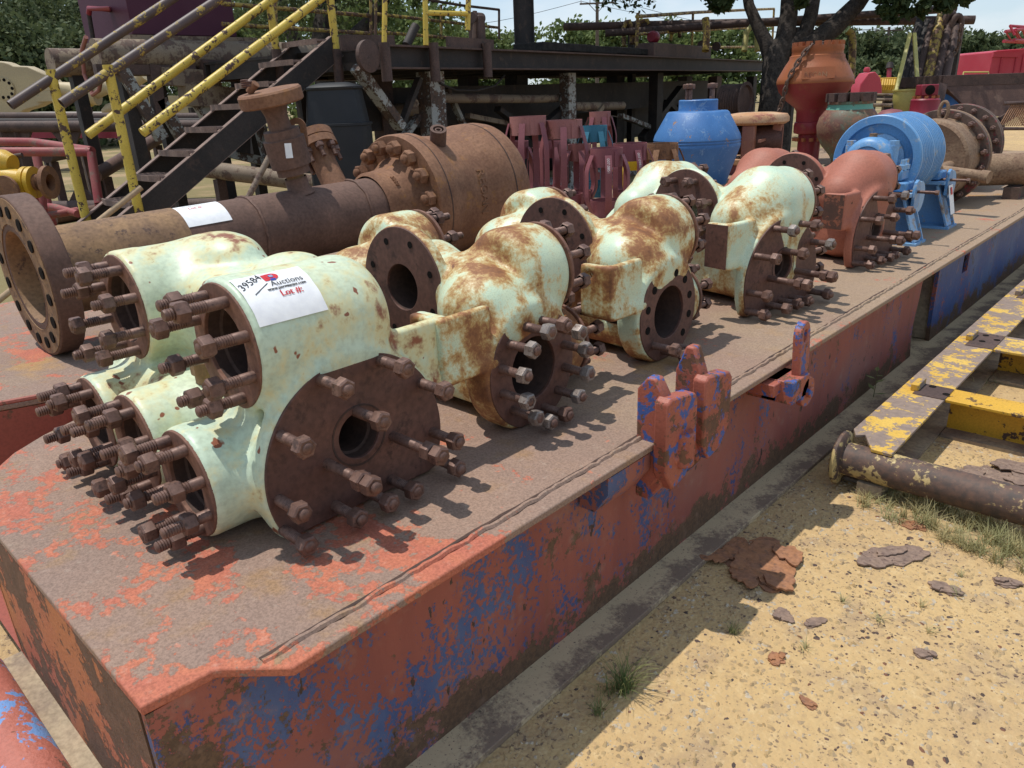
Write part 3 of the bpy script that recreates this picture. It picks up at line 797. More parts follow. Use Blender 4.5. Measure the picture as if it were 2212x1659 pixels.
def pump(label, loc, rz, s, style, mat, near_studs, bright=0.2, disc_studs=False, pod_studs=True, lug_mat=None):
    t = thing('pump_housing', label, 'pump housing', loc, None, rz)
    inst('casting', body_mesh(s, style, mat), t, (0,0,0))
    ny = (0, s, 0)
    if style == 'round':
        b = MB(); b.ring((0.001,0,0.190), (1,0,0), lambda q: min(0.200, 0.186/max(1e-3,-math.sin(q))) if math.sin(q) < 0 else 0.200, 0.105, 0.014, 56)
        f = b.build('near_face', M['machined'], t, bevel=0.002, origin=(0,0,0))
        b = MB(); b.lathe((-0.008,0,0.192), (-1,0,0), [(0.105,0),(0.103,0.22),(0,0.22)], 36); b.build('bore', M['bore'], f, origin=(0,0,0))
    else:
        b = MB(); R = dshape(0.278, 0.196)
        # the outline is centred on the bore, so measure it from there
        def rr(q):
            lo, hi = 0.0, 0.5
            for _ in range(22):
                m = (lo+hi)/2; y = m*math.cos(q); z = 0.205 + m*math.sin(q)
                if z > 0.010 and y*y + (z-0.145)**2 < 0.278**2: lo = m
                else: hi = m
            return lo
        b.ring((0.001,0,0.205), (1,0,0), rr, 0.063, 0.014, 96)
        f = b.build('near_face', M['machined'], t, bevel=0.002, origin=(0,0,0))
        b = MB(); b.lathe((-0.008,0,0.205), (-1,0,0), [(0.063,0),(0.063,0.03),(0.056,0.034),(0.056,0.22),(0,0.22)], 32); b.build('bore', M['bore'], f, origin=(0,0,0))
        b = MB(); b.ring((0.0025,0,0.205), (1,0,0), 0.085, 0.080, 0.002, 40); b.build('gasket_groove', M['bore'], f, origin=(0,0,0))
    for it in near_studs:
        y, z, kind = it[0], it[1], it[2]
        stud(t, (-0.004, y, z), (1,0,0), kind, bright=rnd.random() < bright, double=len(it) > 3 and it[3])
    # ports on the stud side
    for x in (-0.175, -0.80):
        port(t, (x, s*(0.232 if style == 'block' else 0.238 if style == 'round' else 0.258), 0.475 if style == 'block' else 0.455), ny, 0.158, 0.102, 0.12)
        if pod_studs:
            z0 = 0.475 if style == 'block' else 0.455
            for i in range(8):
                q = 2*PI*(i+0.5)/8
                stud(t, (x + 0.130*math.cos(q), s*0.225, z0 + 0.130*math.sin(q)), ny, 's' if rnd.random() < 0.75 else 'm', nut=rnd.choice([0.0,0.0,0.02,0.035]))
    for x, z in ((-0.205,0.152), (-0.505,0.172), (-0.81,0.152)):
        port(t, (x, s*0.381, z), ny, 0.140, 0.090, 0.2)
        for i in range(8):
            q = 2*PI*(i+0.5)/8
            if z + 0.115*math.sin(q) < 0.03: continue
            stud(t, (x + 0.116*math.cos(q), s*0.372, z + 0.116*math.sin(q)), ny, 's', nut=rnd.choice([0.0,0.01,0.03,0.045]))
    if style != 'block':
        b = MB(); b.ring((-0.49, s*-0.1205, 0.415), (0,-s,0), 0.207, 0.080, 0.012, 64)
        f = b.build('outlet_face', M['machined'], t, bevel=0.002, origin=(0,0,0))
        b = MB(); b.lathe((-0.49, s*-0.112, 0.415), (0,s,0), [(0.080,0),(0.078,0.16),(0,0.16)], 32); b.build('bore', M['bore'], f, origin=(0,0,0))
        for i in range(8):
            q = 2*PI*(i+0.5)/8
            p = (-0.49 + 0.165*math.cos(q), s*-0.122, 0.415 + 0.165*math.sin(q))
            if disc_studs: stud(t, p, (0,-s,0), 'xs')
            else:
                b = MB(); b.cyl(p, (p[0], s*-0.1225, p[2]), 0.012, n=14); b.build('bolt_hole', M['black_in'], f, origin=(0,0,0))
        if lug_mat:
            b = MB(); b.box((-0.095, s*-0.3735, 0.335), (0.115, 0.003, 0.19)); b.build('lug_face', M[lug_mat], t, origin=(0,0,0))
    return t
NEAR1 = [(-0.09,0.386,'s'),(0.09,0.386,'s'),(-0.218,0.283,'s'),(0.218,0.283,'s'),(0.0,0.272,'s'),(-0.105,0.163,'l',True),(0.105,0.163,'l',True),
         (-0.25,0.124,'s'),(0.245,0.124,'s'),(-0.25,0.038,'s'),(0.245,0.040,'s'),(-0.10,0.04,'s'),(0.083,0.04,'s'),(0.0,0.04,'s')]
P1 = pump('large pale mint cast pump housing with a white auction label, nearest on the skid', (-1.53, 1.01, H), 0.0, -1, 'block', M['mint'], NEAR1, 0.25)
def ringstuds(n, r, zc, keep=None, off=0.5):
    out = []
    for i in range(n):
        q = 2*PI*(i+off)/n
        if keep is None or i in keep: out.append((r*math.cos(q), zc + r*math.sin(q), 's'))
    return out
P2 = pump('rust-stained mint pump housing with a full ring of studs round its open near bore', (-1.53, 1.70, H), 0.0, 1, 'round', M['mint_rusty'], ringstuds(12, 0.156, 0.190), 0.75)
P3 = pump('rust-stained mint pump housing whose near ring keeps only three studs at the bottom', (-1.53, 2.51, H), 0.0, 1, 'round', M['mint_rusty_b'], ringstuds(12, 0.156, 0.190, (7,8,9)), 0.4)
for i in range(12):
    if i in (7,8,9): continue
    q = 2*PI*(i+0.5)/12
    b = MB(); p = (0.0015, 0.156*math.cos(q), 0.190+0.156*math.sin(q)); b.cyl((p[0]-0.004,p[1],p[2]), (p[0]+0.0015,p[1],p[2]), 0.0155, n=16)
    b.build('bolt_hole', M['black_in'], P3, origin=(0,0,0))
P4 = pump('mint pump housing with orange rust streaks and a half-round brown near plate', (-1.485, 3.44, H), math.radians(-9.5), 1, 'elbow', M['mint_streaked'], NEAR1, 0.3, True, lug_mat='machined')
P5 = pump('salmon primer coloured pump housing between the mint ones and the blue belt pulley', (-1.485, 4.70, H), math.radians(-5.0), 1, 'elbow', M['primer'], NEAR1, 0.2, False, lug_mat='primer_dark')
P4.scale = (1.03,)*3; P5.scale = (1.0,)*3
# pipe plug on the first housing
b = MB(); b.cyl((-0.44,-0.19,0.30), (-0.44,-0.19,0.335), 0.020, n=12); b.lathe((-0.44,-0.19,0.335),(0,0,1),[(0,0),(0.027,0),(0.028,0.004),(0.028,0.034),(0.024,0.038),(0,0.038)],6)
b.build('pipe_plug', M['flange_face'], P1, origin=(0,0,0))
# the auction label wrapped over the near pod
LR = 0.1685; LCX = -0.175; LCZ = 0.475
def wrap(u, v, lift=0.0):
    """u along y of the housing, v downhill round the pod towards the camera, in metres"""
    a = math.radians(76) - v/LR
    return (LCX + (LR+lift)*math.cos(a), u, LCZ + (LR+lift)*math.sin(a))
lab = MB(); NU, NV = 10, 14
U0, U1, V0, V1 = -0.214, -0.030, 0.0, 0.150
vs = [wrap(U0+(U1-U0)*i/NU, V0+(V1-V0)*j/NV, 0.002+0.0008*math.sin(i*2.1+j*1.3)) for j in range(NV+1) for i in range(NU+1)]
lab.add(vs, [(j*(NU+1)+i, j*(NU+1)+i+1, (j+1)*(NU+1)+i+1, (j+1)*(NU+1)+i) for j in range(NV) for i in range(NU)])
labo = lab.build('auction_label', M['white_paper'], P1, origin=(0,0,0))
tag(labo, 'white paper auction label printed Lot #:')
def label_text(name, txt, size, u, v, mat, shear=0.0, rot=0.0, bold=0):
    vs, fs = text_mesh(txt, size, 0, shear)
    b = MB(); c, s_ = math.cos(rot), math.sin(rot)
    b.add([wrap(u + x*c - y*s_, v - (x*s_ + y*c), 0.0036) for x, y, z in vs], fs)
    if bold: b.add([wrap(u + 0.0012 + x*c - y*s_, v - (x*s_ + y*c), 0.0037) for x, y, z in vs], fs)
    b.build(name, mat, labo, origin=(0,0,0), recalc=False)
label_text('printed_word', 'Auctions', 0.024, -0.135, 0.056, M['print_black'])
label_text('web_address', 'www.permianint.com', 0.0118, -0.152, 0.068, M['print_black'], bold=1)
label_text('lot_line', 'Lot #:', 0.024, -0.128, 0.090, M['print_red'], bold=1)
label_text('handwritten_number', '39584', 0.030, -0.208, 0.054, M['print_black'], 0.2, 0.45)
b = MB(); b.add([wrap(u, v, 0.0035) for u, v in ((-0.186,0.072),(-0.140,0.045),(-0.140,0.0425),(-0.187,0.070))], [(0,1,2,3)]); b.build('pen_stroke', M['print_black'], labo, origin=(0,0,0), recalc=False)
# printed mark: a red P with a round globe in its bowl and a blue foot
b = MB()
b.add([wrap(u-0.012,v+0.004,0.0033) for u,v in ((-0.128,0.006),(-0.116,0.006),(-0.116,0.032),(-0.128,0.032))], [(0,1,2,3)])
ring = [(-0.104+0.016*math.cos(q), 0.018-0.013*math.sin(q)) for q in [2*PI*i/20 for i in range(20)]]
b.add([wrap(u-0.012,v+0.004,0.0034) for u,v in ring], [tuple(range(20))])
b.add([wrap(u-0.012,v+0.004,0.0033) for u,v in ((-0.118,0.005),(-0.103,0.005),(-0.103,0.031),(-0.118,0.031))], [(0,1,2,3)])
b.build('logo_letter', M['print_red'], labo, origin=(0,0,0), recalc=False)
b = MB(); b.add([wrap(u-0.012,v+0.004,0.0036) for u,v in ((-0.114,0.026),(-0.100,0.026),(-0.100,0.034),(-0.114,0.034))], [(0,1,2,3)])
b.add([wrap(-0.118+0.0065*math.cos(q), 0.0205-0.0065*math.sin(q), 0.0038) for q in [2*PI*i/16 for i in range(16)]], [tuple(range(16))])
b.build('logo_globe', M['print_blue'], labo, origin=(0,0,0), recalc=False)
b = MB()
for k in (-0.003, 0, 0.003):
    b.add([wrap(-0.118+du, 0.0205+k+dv, 0.0040) for du,dv in ((-0.005,-0.0005),(0.005,-0.0005),(0.005,0.0005),(-0.005,0.0005))], [(0,1,2,3)])
b.build('logo_lines', M['white_paper'], labo, origin=(0,0,0), recalc=False)
# ---------------------------------------------------------------- rusty pipe spool with its valve body
M['blue_paint'] = coated('blue_equipment_paint', (0.075,0.20,0.43), (0.10,0.25,0.48), (0.16,0.075,0.04), (0.28,0.16,0.10), 0.14, 9, 0.012, 60, 0.42, 0.8, stain=0.2, stain_col=(0.30,0.36,0.42), stain_scale=12, bump=0.25, bdist=0.003, seed=1)
M['blue_light'] = coated('light_blue_paint', (0.105,0.27,0.52), (0.13,0.31,0.57), (0.17,0.09,0.06), (0.36,0.30,0.26), 0.15, 10, 0.012, 60, 0.42, 0.8, stain=0.15, stain_col=(0.32,0.38,0.44), stain_scale=14, bump=0.22, bdist=0.002, seed=7)
M['blue_worn'] = coated('worn_light_blue_paint', (0.16,0.34,0.60), (0.22,0.40,0.62), (0.20,0.125,0.085), (0.42,0.40,0.37), 0.34, 9, 0.012, 60, 0.45, 0.8, bump=0.3, bdist=0.003, seed=13)
M['drum_rust'] = rusty('tan_scale_rust', (0.22,0.135,0.085), (0.30,0.20,0.125), (0.16,0.085,0.055), 8, 0.85, 0.9, 0.008)
M['drum_dark'] = rusty('dark_flange_rust', (0.10,0.066,0.052), (0.155,0.10,0.075), (0.30,0.055,0.06), 5, 0.75, 0.4, 0.004)
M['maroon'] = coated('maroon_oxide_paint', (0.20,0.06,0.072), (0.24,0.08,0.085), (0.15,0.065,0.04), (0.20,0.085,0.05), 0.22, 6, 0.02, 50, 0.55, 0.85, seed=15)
M['maroon_lit'] = coated('sunlit_maroon_oxide_paint', (0.33,0.135,0.12), (0.29,0.11,0.10), (0.22,0.09,0.05), (0.15,0.06,0.04), 0.30, 6, 0.02, 50, 0.6, 0.85, seed=16)  # the same maroon with its sunlit tone put into the colour
M['teal'] = coated('teal_paint', (0.03,0.145,0.22), (0.04,0.17,0.24), (0.12,0.06,0.04), (0.2,0.1,0.06), 0.12, 7, 0.02, 50, 0.5, 0.85, seed=17)
M['brown_band'] = rusty('brown_orange_band', (0.22,0.105,0.05), (0.28,0.14,0.07), (0.13,0.065,0.04), 8, 0.75, 0.3, 0.003)
M['yellow'] = coated('bright_yellow_paint', (0.72,0.47,0.02), (0.66,0.42,0.02), (0.12,0.07,0.03), (0.2,0.1,0.04), 0.10, 9, 0.02, 50, 0.45, 0.85, seed=18)
M['stencil'] = plain('stencil_white', (0.62,0.56,0.55), 0.7)

spool = thing('pipe_spool', 'long rusty brown flanged pipe joined to a big bolted round valve body', 'pipe', (-3.8, 2.4, H))
A0 = V(-3.8, 0.90, 0.99); A1 = V(-3.8, 4.10, 1.065)
ax = (A1-A0).normalized()
def on(y): return A0 + ax*((y-0.90)/ax.y)
b = MB(); b.ring(A0, -ax, 0.355, 0.205, 0.10, 64); b.build('end_flange', M['pipe_brown'], spool, bevel=0.006)
fl = spool.children[0]
b = MB(); b.ring(A0-ax*0.003, -ax, 0.345, 0.235, 0.004, 64); fo = b.build('flange_face', M['flange_face'], fl)
b = MB(); b.lathe(A0-ax*0.004, ax, [(0.235,0.0),(0.235,0.012),(0.212,0.012),(0.205,0.004),(0.198,0.02),(0.198,0.7),(0,0.7)], 48); b.build('seal_groove', M['flange_face'], fl)
u_, v_, _ = frame(-ax)
for i in range(16):
    q = 2*PI*(i+0.5)/16; p = A0 + (u_*math.cos(q) + v_*math.sin(q))*0.293
    b = MB(); b.lathe(p-ax*0.0085, ax, [(0.0,0),(0.026,0),(0.026,0.006)], 16); b.build('bolt_hole', M['black_in'], fl)
b = MB(); b.lathe(on(0.98), ax, [(0.20,0.0),(0.193,0.05),(0.193,1.80),(0.20,1.84),(0.215,1.88)], 56)
b.build('pipe_barrel', M['pipe_brown'], spool)
for yy_ in (1.98, 2.66):
    b = MB()
    pts = []
    uu, vv, _ = frame(ax)
    for i in range(49):
        q = 2*PI*i/48; pts.append(on(yy_) + (uu*math.cos(q)+vv*math.sin(q))*(0.1945+rnd.uniform(-.0015,.0015)) + ax*rnd.uniform(-.004,.004))
    b.path(pts, 0.010, 6); b.build('weld_bead', M['pipe_brown'], spool)
b = MB(); b.lathe(on(2.78), ax, [(0.205,0),(0.225,0.02),(0.225,0.06),(0.235,0.14),(0.275,0.20),(0.30,0.235)], 56); b.build('hub', M['pipe_orange'], spool)
b = MB(); b.lathe(on(3.0), ax, [(0.29,0),(0.415,0.0),(0.422,0.012),(0.422,0.13),(0.415,0.15),(0.395,0.20),(0.385,0.36),(0.395,0.46),(0.425,0.52),(0.435,0.55),(0.438,0.70),(0.428,0.76),(0.40,0.80),(0.36,0.835),(0.285,0.85),(0.285,0.90),(0.27,0.935),(0.20,0.95),(0,0.95)], 72)
vb = b.build('valve_body', M['pipe_orange'], spool)
b = MB(); b.lathe(on(3.075), ax, [(0.4235,0),(0.4245,0.004),(0.4235,0.008)], 72); b.build('flange_joint', M['bore'], vb)
b = MB(); b.lathe(on(3.63), ax, [(0.4385,0),(0.4395,0.005),(0.4385,0.01)], 72); b.build('flange_joint', M['bore'], vb)
nb = nut_mesh('nut', 0.082, 0.05, 0.026, M['pipe_orange'])
sb = stud_mesh('stud', 0.085, 0.026, 0.03, M['pipe_orange'])
for i in range(16):
    q = 2*PI*(i+0.5)/16; p = on(3.0) + (u_*math.cos(q) + v_*math.sin(q))*0.352
    s_ = inst('stud', sb, spool, p - parent_origin(spool), (-ax).to_track_quat('X','Z').to_euler())
    inst('nut', nb, s_, (0.012,0,0), (rnd.uniform(0,1),0,0))
bp = at(968, 318, X=-3.62)
bd = V(0.42,-0.25,0.87).normalized()
b = MB(); b.pipe(on(3.32)+bd*0.36, on(3.32)+bd*0.50, 0.050, 0.033, 24); b.lathe(on(3.32)+bd*0.44, bd, [(0.034,0),(0,0)], 20); b.pipe(on(3.32)+bd*0.44, on(3.32)+bd*0.495, 0.022, 0.014, 16)
b.build('boss', M['pipe_brown'], spool)
# cast lettering
def cast_text(txt, size, yc, ang0, R, parent, mat, name='cast_lettering'):
    vs, fs = text_mesh(txt, size, 0.006, 0, 'CENTER')
    b = MB(); out = []
    for x, y, z in vs:
        a = ang0 - x/R; d = uu*0
        e1 = V(1,0,0); e3 = V(0,0,1)
        out.append(on(yc + y) + (e1*math.cos(a) + e3*math.sin(a))*(R+0.002+z))
    b.add(out, fs); b.build(name, mat, parent)
cast_text('REGAN', 0.085, 3.36, math.radians(8), 0.386, vb, M['pipe_orange'])
cast_text('HOX', 0.035, 3.16, math.radians(24), 0.392, vb, M['pipe_orange'])
cast_text('2868', 0.036, 2.86, math.radians(48), 0.23, vb, M['pipe_orange'])
# paper label on the pipe
b = MB(); e1 = V(1,0,0); e3 = V(0,0,1); NN = 8
vs = []
for j in range(NN+1):
    a = math.radians(88 - 52*j/NN)
    for y in (1.56, 1.82): vs.append(on(y) + (e1*math.cos(a)+e3*math.sin(a))*0.1965)
b.add(vs, [(2*j,2*j+1,2*j+3,2*j+2) for j in range(NN)])
pl = b.build('paper_label', M['white_paper'], spool, recalc=False)
vs, fs = text_mesh('Lot #:', 0.030); b = MB()
b.add([on(1.65+x) + (e1*math.cos(math.radians(70)+y/0.197)+e3*math.sin(math.radians(70)+y/0.197))*0.1985 for x,y,z in vs], fs); b.build('lot_line', M['print_red'], pl, recalc=False)
vs, fs = text_mesh('www.permianint.com', 0.014); b = MB()
b.add([on(1.63+x) + (e1*math.cos(math.radians(80)+y/0.197)+e3*math.sin(math.radians(80)+y/0.197))*0.1985 for x,y,z in vs], fs); b.build('web_address', M['print_black'], pl, recalc=False)
# side valve standing on the pipe, leaning a little
vb0 = on(2.31) + V(0.02,0,0.17); vt = V(0.0,-0.10,0.52); va = vt.normalized()
b = MB(); b.lathe(vb0, va, [(0.085,0),(0.062,0.03),(0.060,0.09)], 28); b.build('valve_foot', M['pipe_brown'], spool)
b = MB(); b.lathe(vb0, va, [(0.048,0.085),(0.048,0.115),(0.0,0.115)], 24); b.build('collar', M['white_paper'] if False else M['flange_face'], spool)
b = MB(); b.lathe(vb0, va, [(0.0,0.112),(0.088,0.112),(0.088,0.15),(0.108,0.155),(0.110,0.30),(0.096,0.305),(0.094,0.345),(0.060,0.35),(0.058,0.42),(0.070,0.46),(0.08,0.475)], 32)
b.build('valve_barrel', M['pipe_brown'], spool)
b = MB(); b.lathe(vb0, va, [(0,0.475),(0.158,0.475),(0.166,0.482),(0.166,0.535),(0.158,0.545),(0,0.545)], 44); b.build('valve_cap', M['pipe_orange'], spool)
b = MB()
sc = vb0 + va*0.56 + V(-0.06,-0.075,0)
pts = [sc + V(0.034*math.cos(q), 0.034*math.sin(q), 0.0045*q/ (2*PI)*2.2) for q in [2*PI*i/14 for i in range(14*4)]]
b.path(pts, 0.004, 5); b.build('spring', M['machined'], spool)
b = MB(); b.cyl(sc+V(0,0,-0.02), sc+V(0.045,0.02,0.02), 0.02, n=14); b.build('spring_pin', M['pipe_orange'], spool)
b = MB(); bx_ = vb0 + va*0.24 + V(0.098,-0.05,0); b.box(bx_, (0.012,0.035,0.075), rz=-0.35); b.build('tag_plate', M['white_paper'], spool)
# slanted branch with a bolted flange
br0 = on(2.62) + V(-0.05,0.0,0.10); br1 = at(668, 285, X=-4.12)
bdv = (br1-br0).normalized(); BL = (br1-br0).length
b = MB(); b.lathe(br0, bdv, [(0.075,0),(0.072,BL*0.5),(0.072,BL*0.62),(0.10,BL*0.70)], 28); b.build('branch_pipe', M['pipe_orange'], spool)
b = MB(); b.lathe(br0, bdv, [(0,BL*0.70),(0.125,BL*0.70),(0.125,BL*0.80),(0.118,BL*0.80),(0.118,BL*0.815),(0.125,BL*0.815),(0.125,BL*0.92),(0.06,BL*0.92),(0.05,BL*1.0),(0,BL)], 32); bf = b.build('branch_flange', M['pipe_orange'], spool)
uB, vB, _ = frame(bdv)
for i in range(8):
    q = 2*PI*(i+.5)/8; p = br0 + bdv*BL*0.70 + (uB*math.cos(q)+vB*math.sin(q))*0.100
    s_ = inst('stud', STUD['xs'], bf, p - parent_origin(bf), (-bdv).to_track_quat('X','Z').to_euler()); inst('nut', NUT, s_, (0.01,0,0)) if False else None
    inst('nut', NUT, spool, p - parent_origin(spool), (-bdv).to_track_quat('X','Z').to_euler())
b = MB(); lp = vb0 + va*0.33 + V(-0.04,0.12,0.02)
b.ring(lp, (0.75,-0.66,0), lambda q: 0.05 if math.sin(q) > 0 else min(0.05/max(.01,abs(math.cos(q))), 0.10/max(.01,-math.sin(q))), 0.018, 0.02, 28); b.build('lift_eye', M['pipe_orange'], spool)
# timber blocks that chock the pipe
for yb in (1.35, 2.45):
    bb = MB(); bb.box((-3.72, yb, H+0.08), (0.55, 0.10, 0.155)); q = bb.build('timber_chock', M['flange_dirt'], bevel=0.005, origin=(-3.72,yb,H))
    tag(q, 'weathered timber chock under the %s of the long rusty pipe' % ('flanged end' if yb < 2 else 'middle, below the small upright valve'), 'timber')

# ---------------------------------------------------------------- bow-spring centralizers
def centralizer(label, cx, ty, w, D, mat, n=6, rot=0.0, stencil=None, bm=None, hidden_top=False):
    top = at(cx, ty, D=D); r = w/1620.0*D/2
    base = V(top.x, top.y, H); hgt = top.z - H
    t = thing('casing_centralizer', label, 'centralizer', base, 'bow-spring centralizers standing on the skid')
    bh = min(0.155, hgt*0.26); bm = bm or mat
    for nm, z0 in (('top_band', hgt-bh), ('bottom_band', 0.0)):
        b = MB(); b.pipe((0,0,z0),(0,0,z0+bh), r, r-0.006, 40); b.build(nm, mat if nm == 'top_band' else bm, t, origin=(0,0,0))
    for i in range(n):
        q = rot + 2*PI*i/n; c, s_ = math.cos(q), math.sin(q)
        b = MB(); vs = []; fs = []; N = 14; hw = 0.028
        for k in range(N+1):
            f = k/N; z = bh*0.35 + (hgt-bh*0.7)*f
            e = math.sin(PI*f); rr = r + 0.008 + 0.055*min(1, e*1.35)
            for dr in (0, 0.006):
                for sd in (-hw, hw):
                    vs.append(((rr+dr)*c - sd*s_, (rr+dr)*s_ + sd*c, z))
        for k in range(N):
            a = 4*k; d = 4*(k+1)
            fs += [(a,a+1,d+1,d),(a+2,d+2,d+3,a+3),(a,d,d+2,a+2),(a+1,a+3,d+3,d+1)]
        fs += [(0,2,3,1),(4*N,4*N+1,4*N+3,4*N+2)]
        b.add(vs, fs)
        o = b.build('bow_spring', bm, t, origin=(0,0,0))
        if stencil and i == stencil[1]:
            ts, tf = text_mesh(stencil[0], 0.032); b = MB(); out = []
            for x, y, z in ts:
                zz = hgt - bh*0.30 - 0.03 - x; f = (zz - bh*0.35)/(hgt-bh*0.7); rr = r + 0.0165 + 0.055*min(1, max(0, math.sin(PI*f))*1.35)
                sd = -y + 0.012
                out.append((rr*c + sd*s_, rr*s_ - sd*c, zz))
            b.add(out, tf); b.build('stencilled_text', M['stencil'], o, origin=(0,0,0), recalc=False)
    b = MB(); b.box((r*math.cos(rot+.5), r*math.sin(rot+.5), hgt-bh*0.55), (0.03,0.014,bh*0.8), rz=rot+.5+PI/2); b.build('hinge', mat, t, origin=(0,0,0))
    return t
ml, mr = M['maroon_lit'], M['maroon']
cam_q = math.radians(-45)          # the side that faces the camera
centralizer('tall maroon centralizer, leftmost of the two tallest in front', 1140, 251, 79, 6.6, ml, 6, cam_q-0.35, None, mr)
centralizer('tall maroon centralizer, right-hand one of the two tallest in front', 1217, 259, 81, 6.7, ml, 6, cam_q-0.1, None, mr)
centralizer('slim maroon centralizer standing tallest at the back of the group', 1296, 241, 46, 8.3, ml, 6, cam_q+0.2, None, mr)
centralizer('teal blue painted centralizer among the maroon ones', 1285, 271, 53, 7.6, M['teal'], 6, cam_q+0.3)
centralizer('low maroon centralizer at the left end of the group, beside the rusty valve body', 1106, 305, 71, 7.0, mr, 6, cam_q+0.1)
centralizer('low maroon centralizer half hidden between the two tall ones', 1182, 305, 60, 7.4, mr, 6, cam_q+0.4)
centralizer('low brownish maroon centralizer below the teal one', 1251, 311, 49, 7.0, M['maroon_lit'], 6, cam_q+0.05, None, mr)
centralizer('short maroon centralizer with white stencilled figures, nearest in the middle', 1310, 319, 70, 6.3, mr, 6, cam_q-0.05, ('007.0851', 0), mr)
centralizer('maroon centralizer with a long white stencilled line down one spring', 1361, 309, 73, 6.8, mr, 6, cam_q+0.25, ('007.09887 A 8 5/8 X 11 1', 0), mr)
centralizer('rusty brown centralizer at the right end of the group, before the blue vessel', 1431, 309, 67, 7.1, M['brown_band'], 6, cam_q+0.5, None, M['brown_band'])
centralizer('bright yellow centralizer mostly hidden behind the maroon ones', 1366, 345, 60, 7.6, M['yellow'], 6, cam_q+0.3)

# ---------------------------------------------------------------- blue belt pulley on its two stands
pul = thing('belt_pulley', 'big light blue grooved belt pulley on two blue steel stands', 'pulley', (-1.80, 5.70, H))
PC = V(-1.80, 5.50, 1.150); PR = 0.285
prof = [(0.0,0.05),(0.20,0.05),(0.225,0.04),(0.232,0.0),(PR-0.006,0.0),(PR,0.006)]
y = 0.03
for k in range(14):
    if k == 7:
        prof += [(PR,y),(PR,y+0.012)]; y += 0.014
    prof += [(PR,y),(PR-0.020,y+0.009),(PR-0.020,y+0.017),(PR,y+0.026)]; y += 0.034
prof += [(PR,y+0.01),(PR-0.02,y+0.02),(0.0,y+0.02)]
b = MB(); b.lathe(PC, (0,1,0), prof, 72); b.build('rim', M['blue_light'], pul, sharp=30)
b = MB(); b.lathe(PC+V(0,0.048,0), (0,-1,0), [(0.165,0),(0.165,0.012),(0.150,0.02),(0.0,0.02)], 48); b.build('web_disc', M['blue_worn'], pul)
def pillow(yc, name='bearing_housing'):
    c = V(PC.x, yc, PC.z)
    b = MB(); b.lathe(c+V(0,-0.085,0), (0,1,0), [(0.0,0.0),(0.07,0.0),(0.085,0.01),(0.095,0.012),(0.10,0.0),(0.125,0.005),(0.150,0.03),(0.155,0.06),(0.155,0.11),(0.150,0.14),(0.125,0.165),(0,0.17)], 44)
    o = b.build(name, M['blue_light'], pul)
    b = MB(); b.box(c+V(0,0,-0.08), (0.46,0.15,0.07)); b.box(c+V(0,0,-0.15), (0.54,0.17,0.06)); b.build('bearing_foot', M['blue_light'], pul, bevel=0.012)
    for sx in (-1,1):
        b = MB(); b.cyl(c+V(sx*0.135,0,-0.02), c+V(sx*0.135,0,0.10), 0.034, n=16); b.lathe(c+V(sx*0.135,0,0.10), (0,0,1), [(0,0),(0.032,0),(0.032,0.03),(0,0.03)], 6); b.build('cap_bolt', M['blue_worn'], o)
        for dy in (-0.035, 0.035):
            b = MB(); q = c+V(sx*0.215,dy,-0.045); b.lathe(q, (0,0,1), [(0,0),(0.026,0),(0.026,0.028),(0.016,0.03),(0.014,0.06),(0,0.062)], 6); b.build('foot_bolt', M['blue_worn'], o)
    b = MB(); b.cyl(c+V(0,0,0.15), c+V(0,0,0.175), 0.024, n=14); b.build('grease_plug', M['flange_face'], o)
pillow(PC.y-0.10); pillow(PC.y+0.63)
b = MB(); b.cyl((PC.x,PC.y-0.16,PC.z),(PC.x,PC.y+0.74,PC.z),0.05,n=24); b.build('shaft', M['bolt'], pul)
def stand(yc):
    zt = PC.z-0.185-H; X0, X1 = -2.22, -1.42
    b = MB()
    b.box(((X0+X1)/2, yc+0.05, H+0.008), (X1-X0, 0.22, 0.016)); b.box(((X0+X1)/2, yc+0.05, H+zt-0.012), (X1-X0-0.14, 0.22, 0.022))
    b.prism([(X0,0.016),(X1,0.016),(X1-0.10,zt-0.024),(X0+0.10,zt-0.024)], (0,yc+0.10,H), (1,0,0), (0,0,1), -0.014)
    s_ = b.build('stand', M['blue_worn'], pul)
    for xa, xb, sg in ((X1-0.02, X1-0.12, 1), (X0+0.02, X0+0.12, -1)):
        b = MB(); b.bar((xa, yc+0.02, H+0.017), (xb, yc+0.02, H+zt-0.03), 0.12, 0.016, up=(sg,0,0.2)); b.build('stand_leg', M['blue_worn'], s_, bevel=0.003)
    for xe, sg in ((X1-0.075,1), (X0+0.075,-1)):
        b = MB(); b.prism([(-0.05,0),(0.05,0),(0.055,0.11),(0.035,0.165),(0.0,0.18),(-0.035,0.165),(-0.055,0.11)], (xe,yc+0.03,H+zt-0.10), (0,1,0), (0,0,1), 0.02)
        b.build('adjuster_ear', M['blue_light'], s_, bevel=0.003)
        b = MB(); b.cyl((xe-sg*0.12,yc+0.02,H+zt+0.005),(xe+sg*0.13,yc+0.02,H+zt+0.005),0.010,n=10); b.lathe((xe+sg*0.125,yc+0.02,H+zt+0.005),(sg,0,0),[(0,0),(0.017,0),(0.017,0.02),(0,0.02)],6); b.build('adjuster_bolt', M['bolt'], s_)
        b = MB(); b.lathe((xe-0.01,yc+0.13,H+zt-0.04),(1,0,0),[(0,0),(0.10,0),(0.10,0.018),(0,0.018)],30); b.build('round_gusset', M['blue_worn'], s_)
    return s_
stand(PC.y-0.15); s2 = stand(PC.y+0.58)
